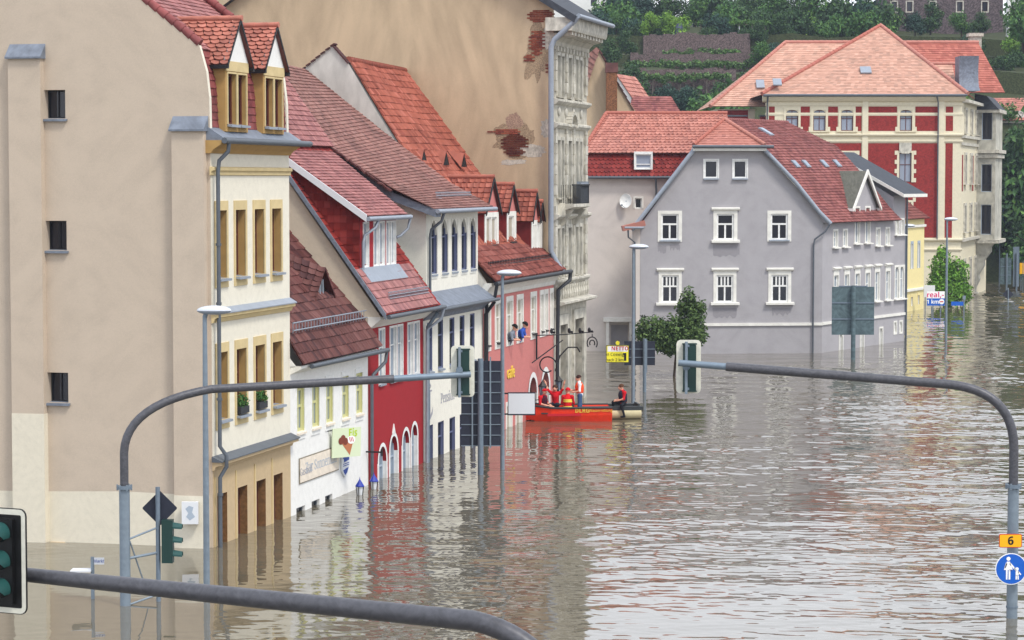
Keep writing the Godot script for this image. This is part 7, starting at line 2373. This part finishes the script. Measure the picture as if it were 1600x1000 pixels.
# J: joints; C: colours {skin, top, legs, shoes}; bare: bare forearms
func person(label: String, T: Transform3D, J: Dictionary, C: Dictionary, extra := {}) -> Node3D:
	var t := thing("person", label, "person", T)
	var sk: Color = C.skin
	var bones := []
	bones.append([J.pelvis, J.chest, 0.135, 0.15, C.top])
	bones.append([J.chest, J.neck, 0.14, 0.075, C.top])
	bones.append([J.neck, J.head, 0.06, 0.062, sk])
	bones.append([J.head + Vector3(0, -0.03, 0) + J.face * 0.03, J.head + Vector3(0, 0.05, 0), 0.082, 0.1, sk])
	bones.append([J.head + J.face * 0.1, J.head + J.face * 0.122 + Vector3(0, -0.02, 0), 0.022, 0.02, sk])
	for s in ["l", "r"]:
		bones.append([J.neck + (J["sh" + s] - J.neck) * 0.4 - Vector3(0, 0.05, 0), J["sh" + s], 0.085, 0.075, C.top])
		bones.append([J["sh" + s], J["el" + s], 0.066, 0.05, C.get("sleeve", C.top)])
		bones.append([J["el" + s], J["ha" + s], 0.046, 0.032, sk])
		if J.has("kn" + s):
			bones.append([J["hi" + s], J["kn" + s], 0.1, 0.068, C.legs])
			bones.append([J["kn" + s], J["fo" + s], 0.066, 0.045, C.legs])
			var toe: Vector3 = J["fo" + s] + Vector3(J.face.x, 0, J.face.z).normalized() * 0.14
			bones.append([J["fo" + s] - Vector3(0, 0.03, 0), toe - Vector3(0, 0.035, 0), 0.048, 0.04, C.shoes])
		# palm
		var dir: Vector3 = (J["ha" + s] - J["el" + s]).normalized()
		bones.append([J["ha" + s], J["ha" + s] + dir * 0.07, 0.036, 0.036, sk])
	var body := node(t, "body", body_mesh(bones, 0.027), "cloth")
	# five separate fingers on each hand
	for s in ["l", "r"]:
		var dir: Vector3 = (J["ha" + s] - J["el" + s]).normalized()
		var side := dir.cross(Vector3.UP)
		if side.length() < 0.2: side = dir.cross(Vector3.RIGHT)
		side = side.normalized()
		var nrm := side.cross(dir)
		var fm := MB.new()
		fm.colored = true
		fm.col = sk
		for k in 5:
			var root: Vector3 = J["ha" + s] + dir * (0.09 if k < 4 else 0.04) + side * ((k - 1.5) * 0.021 if k < 4 else 0.035)
			var len: float = [0.065, 0.078, 0.072, 0.055, 0.055][k]
			var d2 := dir if k < 4 else (dir * 0.6 + side * 0.8).normalized()
			fm.tube([root - d2 * 0.02, root + d2 * len * 0.5 - nrm * 0.004, root + d2 * len * 0.85 - nrm * 0.025], [0.011, 0.0095, 0.007], 6)
		node(body, "fingers", fm.mesh(), "cloth")
	var face := MB.new()
	face.colored = true
	face.col = lin(40, 30, 26)
	var rt: Vector3 = J.face.cross(Vector3.UP).normalized()
	for s in [-1, 1]: face.ell(J.head + Vector3(0, 0.015, 0) + J.face * 0.098 + rt * 0.035 * s, Vector3(0.012, 0.008, 0.012), Basis.IDENTITY, 6)
	face.col = lin(150, 80, 72)
	face.ell(J.head + Vector3(0, -0.058, 0) + J.face * 0.108, Vector3(0.024, 0.007, 0.02), Basis.IDENTITY, 6)
	node(body, "face", face.mesh(), "cloth")
	var ears := MB.new()
	ears.colored = true
	ears.col = sk
	for s in [-1, 1]: ears.ell(J.head + rt * 0.098 * s + Vector3(0, 0.0, 0), Vector3(0.016, 0.03, 0.022), Basis.IDENTITY, 6)
	node(body, "ears", ears.mesh(), "cloth")
	var hair := MB.new()
	hair.colored = true
	hair.col = C.hair
	var hb := Basis.looking_at(-J.face, Vector3.UP) * Basis(Vector3.RIGHT, 0.35 if not C.has("cap") else 0.1)
	hair.ell(J.head + Vector3(0, 0.045, 0) - J.face * 0.016, Vector3(0.112, 0.115, 0.122) * C.get("hairsize", 1.0), hb, 12, -0.15)
	if C.has("cap"):
		hair.ell(J.head + Vector3(0, 0.06, 0) + J.face * 0.1, Vector3(0.09, 0.018, 0.1), hb, 10)
	node(t, "cap" if C.has("cap") else "hair", hair.mesh(), "cloth")
	if extra.has("vest"):
		var vb := []
		vb.append([J.pelvis.lerp(J.chest, extra.get("from", 0.25)), J.chest, 0.17, 0.185, extra.vest])
		vb.append([J.chest, J.chest.lerp(J.neck, 0.55), 0.17, 0.13, extra.vest])
		node(t, "life_vest", body_mesh(vb, 0.027), "cloth")
	if extra.has("stripes"):
		var sm := MB.new()
		sm.colored = true
		sm.col = lin(236, 220, 90)
		for q in extra.stripes:
			var p: Vector3 = J.pelvis.lerp(J.chest, q)
			sm.lathe([[0.192, -0.03], [0.196, 0.0], [0.192, 0.03]], p, 16)
		node(t, "reflective_stripes", sm.mesh(), "cloth")
	return t
func boats() -> void:
	var Z := 101.0
	var P := atz(886, 655, Z)
	P.y = 0
	var h := thing("rescue_boat", "bright orange flat rescue boat with grey rim carrying four people", "boat", Transform3D(Basis(Vector3.UP, 0.08), P))
	# hull from cross-sections along x: bow to the left
	var secs := []
	for k in 13:
		var t := k / 12.0
		var x := -2.0 + 3.8 * t
		var w := 0.8 * (1.0 if t > 0.35 else lerpf(0.35, 1.0, t / 0.35))
		var keel := -0.22 if t > 0.3 else lerpf(0.25, -0.22, t / 0.3)
		var rim := 0.53 + (0.14 * (1 - t / 0.35) if t < 0.35 else 0.0)
		secs.append([Vector3(x, rim, w), Vector3(x, rim * 0.45, w * 0.97), Vector3(x, keel, w * 0.8), Vector3(x, keel, -w * 0.8), Vector3(x, rim * 0.45, -w * 0.97), Vector3(x, rim, -w), Vector3(x, rim, -w + 0.08), Vector3(x, 0.02, -w * 0.72), Vector3(x, 0.02, w * 0.72), Vector3(x, rim, w - 0.08)])
	var hm := MB.new()
	for k in 12:
		for i in 10:
			var a = secs[k]
			var b = secs[k + 1]
			var j := (i + 1) % 10
			hm.quad(a[i], a[j], b[j], b[i])
	for k in [0, 12]:
		var s = secs[k]
		hm.quad(s[0], s[1], s[4], s[5]); hm.quad(s[1], s[2], s[3], s[4])
	var hull := part(h, "hull", hm, "boat_orange")
	for side in [1, -1]:
		var rm := MB.new()
		var path := []
		for k in 13: path.append(secs[k][0] * Vector3(1, 1, side) + Vector3(0, 0.02, 0))
		rm.tube(path, 0.045, 7)
		part(h, "rubbing_rail", rm, "boat_dark")
	var st := MB.new()
	st.bx(-0.9, 0.5, 0.22, 0.32, 0.81, 0.85)
	part(h, "side_strake", st, "ink_red")
	for x in [-1.0, 0.3, 1.3]:
		var th := MB.new()
		th.bx(x - 0.14, x + 0.14, 0.3, 0.35, -0.72, 0.72)
		part(h, "thwart", th, "boat_dark")
	words(hull, "lettering", "DLRG", 0.24, "ink_yellow", P3(0.55, 0.44, 0.815), 0.01, true)
	words(hull, "lettering", "Wasserrettung", 0.15, "ink_yellow", P3(1.32, 0.44, 0.815), 0.008)
	var B := atz(962, 654, Z + 1.0)
	B.y = 0
	var d := thing("dinghy", "beige dinghy with dark rim behind the orange boat's stern", "boat", Transform3D(Basis(Vector3.UP, 0.1), B))
	var dmesh := MB.new()
	for k in 8:
		var x0 := -1.6 + k * 0.32
		for zz in [-0.62, 0.62]:
			dmesh.tube([Vector3(x0, 0.2, zz), Vector3(x0 + 0.33, 0.2, zz)], 0.22, 12)
	dmesh.tube([Vector3(-1.6, 0.2, -0.62), Vector3(-2.0, 0.24, 0.0), Vector3(-1.6, 0.2, 0.62)], 0.2, 10)
	part(d, "hull_tubes", dmesh, "boat_tan")
	var dr := MB.new()
	for zz in [-0.62, 0.62]: dr.box(Vector3(-0.3, 0.43, zz), Vector3(2.7, 0.16, 0.3))
	part(d, "dark_rim", dr, "boat_dark")
	var fl := MB.new()
	fl.bx(-1.5, 0.95, 0.0, 0.06, -0.5, 0.5)
	fl.bx(0.86, 0.94, 0.0, 0.6, -0.55, 0.55)
	part(d, "floor_and_transom", fl, "boat_dark")
	var skin := lin(214, 160, 136)
	var red := lin(196, 24, 36)
	var navy := lin(28, 32, 46)
	# people in the orange boat
	var wp := func(px: float, dz: float, y: float) -> Vector3:
		var p := atz(px, 600, Z + dz)
		return Vector3(p.x, y, p.z)
	var sit := func(f: Vector3) -> Dictionary:
		var r := f.cross(Vector3.UP)
		return {"face": f, "pelvis": Vector3(0, 0.1, 0), "chest": Vector3(0, 0.42, 0) + f * 0.03, "neck": Vector3(0, 0.6, 0) + f * 0.05, "head": Vector3(0, 0.76, 0) + f * 0.08, "shl": Vector3(0, 0.53, 0) - r * 0.19, "shr": Vector3(0, 0.53, 0) + r * 0.19, "ell": Vector3(0, 0.26, 0) - r * 0.25 + f * 0.06, "elr": Vector3(0, 0.26, 0) + r * 0.25 + f * 0.06, "hal": Vector3(0, 0.2, 0) - r * 0.14 + f * 0.28, "har": Vector3(0, 0.2, 0) + r * 0.14 + f * 0.28, "hil": Vector3(0, 0.06, 0) - r * 0.09, "hir": Vector3(0, 0.06, 0) + r * 0.09, "knl": Vector3(0, 0.1, 0) - r * 0.13 + f * 0.4, "knr": Vector3(0, 0.1, 0) + r * 0.13 + f * 0.4, "fol": Vector3(0, -0.28, 0) - r * 0.12 + f * 0.42, "for": Vector3(0, -0.28, 0) + r * 0.12 + f * 0.42}
	var J: Dictionary = sit.call(Vector3(0.8, 0, 0.6).normalized())
	J.har = Vector3(0.4, 0.14, 0.25)
	person("person in red shirt and red cap with dark vest seated at the orange boat's bow", Transform3D(Basis.IDENTITY, wp.call(848, 0.1, 0.4)), J, {"skin": skin, "top": red, "legs": navy, "shoes": navy, "hair": red, "cap": true}, {"vest": lin(70, 22, 40), "from": 0.35})
	J = sit.call(Vector3(-0.3, 0, 0.95).normalized())
	J.shr = Vector3(-0.16, 0.55, 0.05); J.elr = Vector3(-0.34, 0.72, 0.1); J.har = Vector3(-0.42, 0.98, 0.08)
	J.shl = Vector3(0.18, 0.55, 0.0); J.ell = Vector3(0.3, 0.72, 0.05); J.hal = Vector3(0.36, 0.98, 0.1)
	person("person in red shirt raising both arms behind the striped vest", Transform3D(Basis.IDENTITY, wp.call(868, 0.75, 0.48)), J, {"skin": skin, "top": red, "legs": navy, "shoes": navy, "hair": lin(70, 50, 40)})
	J = sit.call(Vector3(0.15, 0, -1).normalized())
	person("person seen from behind in red vest with yellow stripes and red cap", Transform3D(Basis.IDENTITY, wp.call(887, 0.0, 0.42)), J, {"skin": skin, "top": red, "legs": navy, "shoes": navy, "hair": red, "cap": true}, {"vest": lin(206, 30, 34), "from": 0.05, "stripes": [0.05, 0.75, 0.95]})
	var f := Vector3(-1, 0, 0.15).normalized()
	person("standing person in orange life vest, white shirt and blue jeans", Transform3D(Basis.IDENTITY, wp.call(906, 0.25, 0.06)), {"face": f, "pelvis": Vector3(0.0, 0.95, 0), "chest": Vector3(-0.02, 1.28, 0), "neck": Vector3(-0.03, 1.48, 0), "head": Vector3(-0.06, 1.63, 0), "shl": Vector3(-0.01, 1.4, 0.19), "shr": Vector3(-0.01, 1.4, -0.19), "ell": Vector3(-0.02, 1.12, 0.27), "elr": Vector3(-0.1, 1.14, -0.26), "hal": Vector3(-0.28, 1.08, 0.2), "har": Vector3(-0.36, 1.12, -0.12), "hil": Vector3(0, 0.92, 0.09), "hir": Vector3(0, 0.92, -0.09), "knl": Vector3(-0.03, 0.5, 0.1), "knr": Vector3(0.03, 0.5, -0.1), "fol": Vector3(0.0, 0.08, 0.1), "for": Vector3(0.08, 0.08, -0.1)}, {"skin": skin, "top": lin(228, 228, 232), "legs": lin(66, 92, 132), "shoes": lin(210, 210, 214), "hair": lin(60, 42, 34)}, {"vest": lin(240, 84, 40), "from": 0.5})
	f = Vector3(-1, 0, 0.25).normalized()
	J = sit.call(f)
	J.head += Vector3(-0.02, -0.03, 0.02)
	J.knl = Vector3(-0.1, 0.02, 0.42); J.fol = Vector3(0.02, -0.42, 0.5)
	person("person in red shirt and black trousers sitting on the dinghy's side", Transform3D(Basis.IDENTITY, wp.call(974, 0.55, 0.56)), J, {"skin": skin, "top": red, "legs": lin(26, 26, 32), "shoes": lin(26, 26, 30), "hair": lin(84, 56, 42)}, {"vest": lin(40, 40, 56), "from": 0.3})
	# onlookers leaning out of the pink house windows
	var bar := func(s: float, label: String, col: Color) -> void:
		var J2 := {"face": Vector3(0.5, -0.35, 0.9).normalized(), "pelvis": Vector3(0, -0.12, -0.12), "chest": Vector3(0, 0.2, 0.0), "neck": Vector3(0.02, 0.36, 0.1), "head": Vector3(0.05, 0.5, 0.17), "shl": Vector3(-0.2, 0.3, 0.06), "shr": Vector3(0.2, 0.3, 0.06), "ell": Vector3(-0.26, 0.06, 0.14), "elr": Vector3(0.26, 0.06, 0.14), "hal": Vector3(-0.1, 0.04, 0.3), "har": Vector3(0.1, 0.04, 0.3)}
		person(label, Transform3D(Basis(S, Vector3.UP, N), R(s, 0.04, 3.5)), J2, {"skin": skin, "top": col, "legs": col, "shoes": col, "hair": lin(26, 22, 24), "hairsize": 1.15})
	bar.call(33.15, "dark haired person in grey top leaning from the pink house window", lin(120, 126, 140))
	bar.call(34.9, "dark haired person in blue and white top leaning from the pink house window", lin(50, 84, 170))
func water() -> void:
	var n1 := FastNoiseLite.new()
	n1.seed = 17
	n1.frequency = 1.0
	n1.fractal_octaves = 2
	n1.noise_type = FastNoiseLite.TYPE_SIMPLEX_SMOOTH
	var n2 := FastNoiseLite.new()
	n2.seed = 29
	n2.frequency = 1.0
	n2.fractal_type = FastNoiseLite.FRACTAL_NONE
	n2.noise_type = FastNoiseLite.TYPE_SIMPLEX_SMOOTH
	var zs := PackedFloat32Array()
	var z := 44.0
	while z < 262.0:
		zs.append(z)
		z += 0.1 if z < 78 else (0.13 if z < 112 else (0.22 if z < 150 else 0.45))
	var x0 := -14.0
	var dx := 0.15
	var nx := 400
	var v := PackedVector3Array()
	v.resize(zs.size() * nx)
	var i := 0
	for zi in zs.size():
		z = zs[zi]
		for xi in nx:
			var x := x0 + xi * dx * (1.0 if z < 112 else 1.0) 
			var d := (Vector3(x, 0, -z) - O).dot(N)
			var calm := lerpf(0.42, 1.0, smoothstep(0.5, 9.0, d))
			calm *= lerpf(0.36, 1.0, smoothstep(55.0, 76.0, z))
			if z > 150: calm *= lerpf(1.0, 2.6, smoothstep(36.0, 42.0, x + (z - 160) * 0.0) * smoothstep(150, 175, z))
			calm *= 0.8 + 0.75 * n2.get_noise_2d(x * 0.09 + 40, z * 0.045)
			var h := n1.get_noise_2d(x * 0.95 + z * 0.07, z * 2.0) * 0.021 + n2.get_noise_2d(x * 2.0, z * 3.6) * 0.0095 + n2.get_noise_2d(x * 0.17 + z * 0.12, z * 0.42 - x * 0.08 + 90) * 0.04
			v[i] = Vector3(x, h * calm - 0.015, -z)
			i += 1
	var n := PackedVector3Array()
	n.resize(v.size())
	for zi in zs.size():
		for xi in nx:
			i = zi * nx + xi
			var a := v[i - 1 if xi > 0 else i]
			var b := v[i + 1 if xi < nx - 1 else i]
			var c := v[i - nx if zi > 0 else i]
			var d := v[i + nx if zi < zs.size() - 1 else i]
			n[i] = (b - a).cross(d - c).normalized()
	var idx := PackedInt32Array()
	idx.resize((zs.size() - 1) * (nx - 1) * 6)
	var k := 0
	for zi in zs.size() - 1:
		for xi in nx - 1:
			i = zi * nx + xi
			idx[k] = i; idx[k + 1] = i + nx; idx[k + 2] = i + 1
			idx[k + 3] = i + 1; idx[k + 4] = i + nx; idx[k + 5] = i + nx + 1
			k += 6
	var arr := []
	arr.resize(Mesh.ARRAY_MAX)
	arr[Mesh.ARRAY_VERTEX] = v
	arr[Mesh.ARRAY_NORMAL] = n
	arr[Mesh.ARRAY_INDEX] = idx
	var m := ArrayMesh.new()
	m.add_surface_from_arrays(Mesh.PRIMITIVE_TRIANGLES, arr)
	var w := MeshInstance3D.new()
	w.name = "flood_water"
	w.mesh = m
	w.material_override = M["water"]
	w.set_meta("kind", "structure")
	add_child(w)
	# the same water going on outside the detailed sheet, and the drowned ground below
	var o := MB.new()
	var xe := x0 + dx * (nx - 1)
	for q in [[-400.0, x0, 44.0, 262.0], [xe, 400.0, 44.0, 262.0], [-400.0, 400.0, -60.0, 44.0]]:
		o.quad(Vector3(q[0], -0.015, -q[2]), Vector3(q[1], -0.015, -q[2]), Vector3(q[1], -0.015, -q[3]), Vector3(q[0], -0.015, -q[3]))
	setting("outer_water", o, "water")
	var g := MB.new()
	g.quad(Vector3(-600, -2.1, 200), Vector3(600, -2.1, 200), Vector3(600, -2.1, -600), Vector3(-600, -2.1, -600))
	setting("ground", g, "mud")

func _ready() -> void:
	rng.seed = 20130605
	# camera on the bridge
	var cam := Camera3D.new()
	cam.name = "camera"
	cam.position = Vector3(0, CAM_H, 0)
	cam.rotation = Vector3(-pitch, 0, 0)
	cam.fov = rad_to_deg(2.0 * atan(500.0 / FOCAL))
	cam.far = 1500.0
	cam.near = 0.5
	cam.current = true
	add_child(cam)
	# bright overcast sky
	var sky_mat := ProceduralSkyMaterial.new()
	sky_mat.sky_top_color = Color(0.84, 0.87, 0.92)
	sky_mat.sky_horizon_color = Color(0.93, 0.94, 0.96)
	sky_mat.sky_curve = 0.2
	sky_mat.ground_bottom_color = Color(0.42, 0.38, 0.32)
	sky_mat.ground_horizon_color = Color(0.6, 0.58, 0.54)
	sky_mat.sun_angle_max = 1.0
	var sky := Sky.new()
	sky.sky_material = sky_mat
	var env := Environment.new()
	env.background_mode = Environment.BG_SKY
	env.sky = sky
	env.background_energy_multiplier = 1.45
	env.tonemap_mode = Environment.TONE_MAPPER_LINEAR
	env.tonemap_exposure = 1.25
	env.sdfgi_enabled = true
	env.ssao_enabled = true
	env.ssil_enabled = true
	env.fog_enabled = true
	env.fog_density = 0.0002
	env.fog_light_color = Color(0.78, 0.82, 0.9)
	var we := WorldEnvironment.new()
	we.name = "world_environment"
	we.environment = env
	add_child(we)
	# veiled sun, high behind the bridge and to the right
	var sun := DirectionalLight3D.new()
	sun.name = "sun"
	sun.light_energy = 0.7
	sun.light_angular_distance = 12.0
	sun.light_color = Color(1.0, 0.98, 0.94)
	sun.shadow_enabled = true
	sun.basis = Basis.looking_at(Vector3(-0.4, -0.85, -0.45), Vector3.UP)
	add_child(sun)
	O = gp(333, 855)
	make_materials()
	var wm := mat("water", 98, 91, 76, 0.03, "", 1.0, 0.0, 0.5)
	wm.metallic_specular = 1.0
	water()
	cream_house()
	eis_house()
	red_house()
	anchor_house()
	pink_house()
	stone_house()
	gray_house()
	pale_house()
	villa()
	small_houses()
	make_trees()
	hillside()
	signals()
	lamp(gp(323, 912), 6.75, "street lamp beside the beige gable corner", "street lamps")
	lamp(gp(785, 733), 6.75, "street lamp carrying the blank white panel", "street lamps")
	lamp(gp(989, 640), 7.05, "street lamp carrying the yellow sign", "street lamps")
	lamp(gp(1478, 532), 7.5, "street lamp before the flooded bush and villa", "street lamps")
	lamp(gp(1414, 505), 6.75, "street lamp half hidden by the grey house corner", "street lamps")
	signs()
	boats()
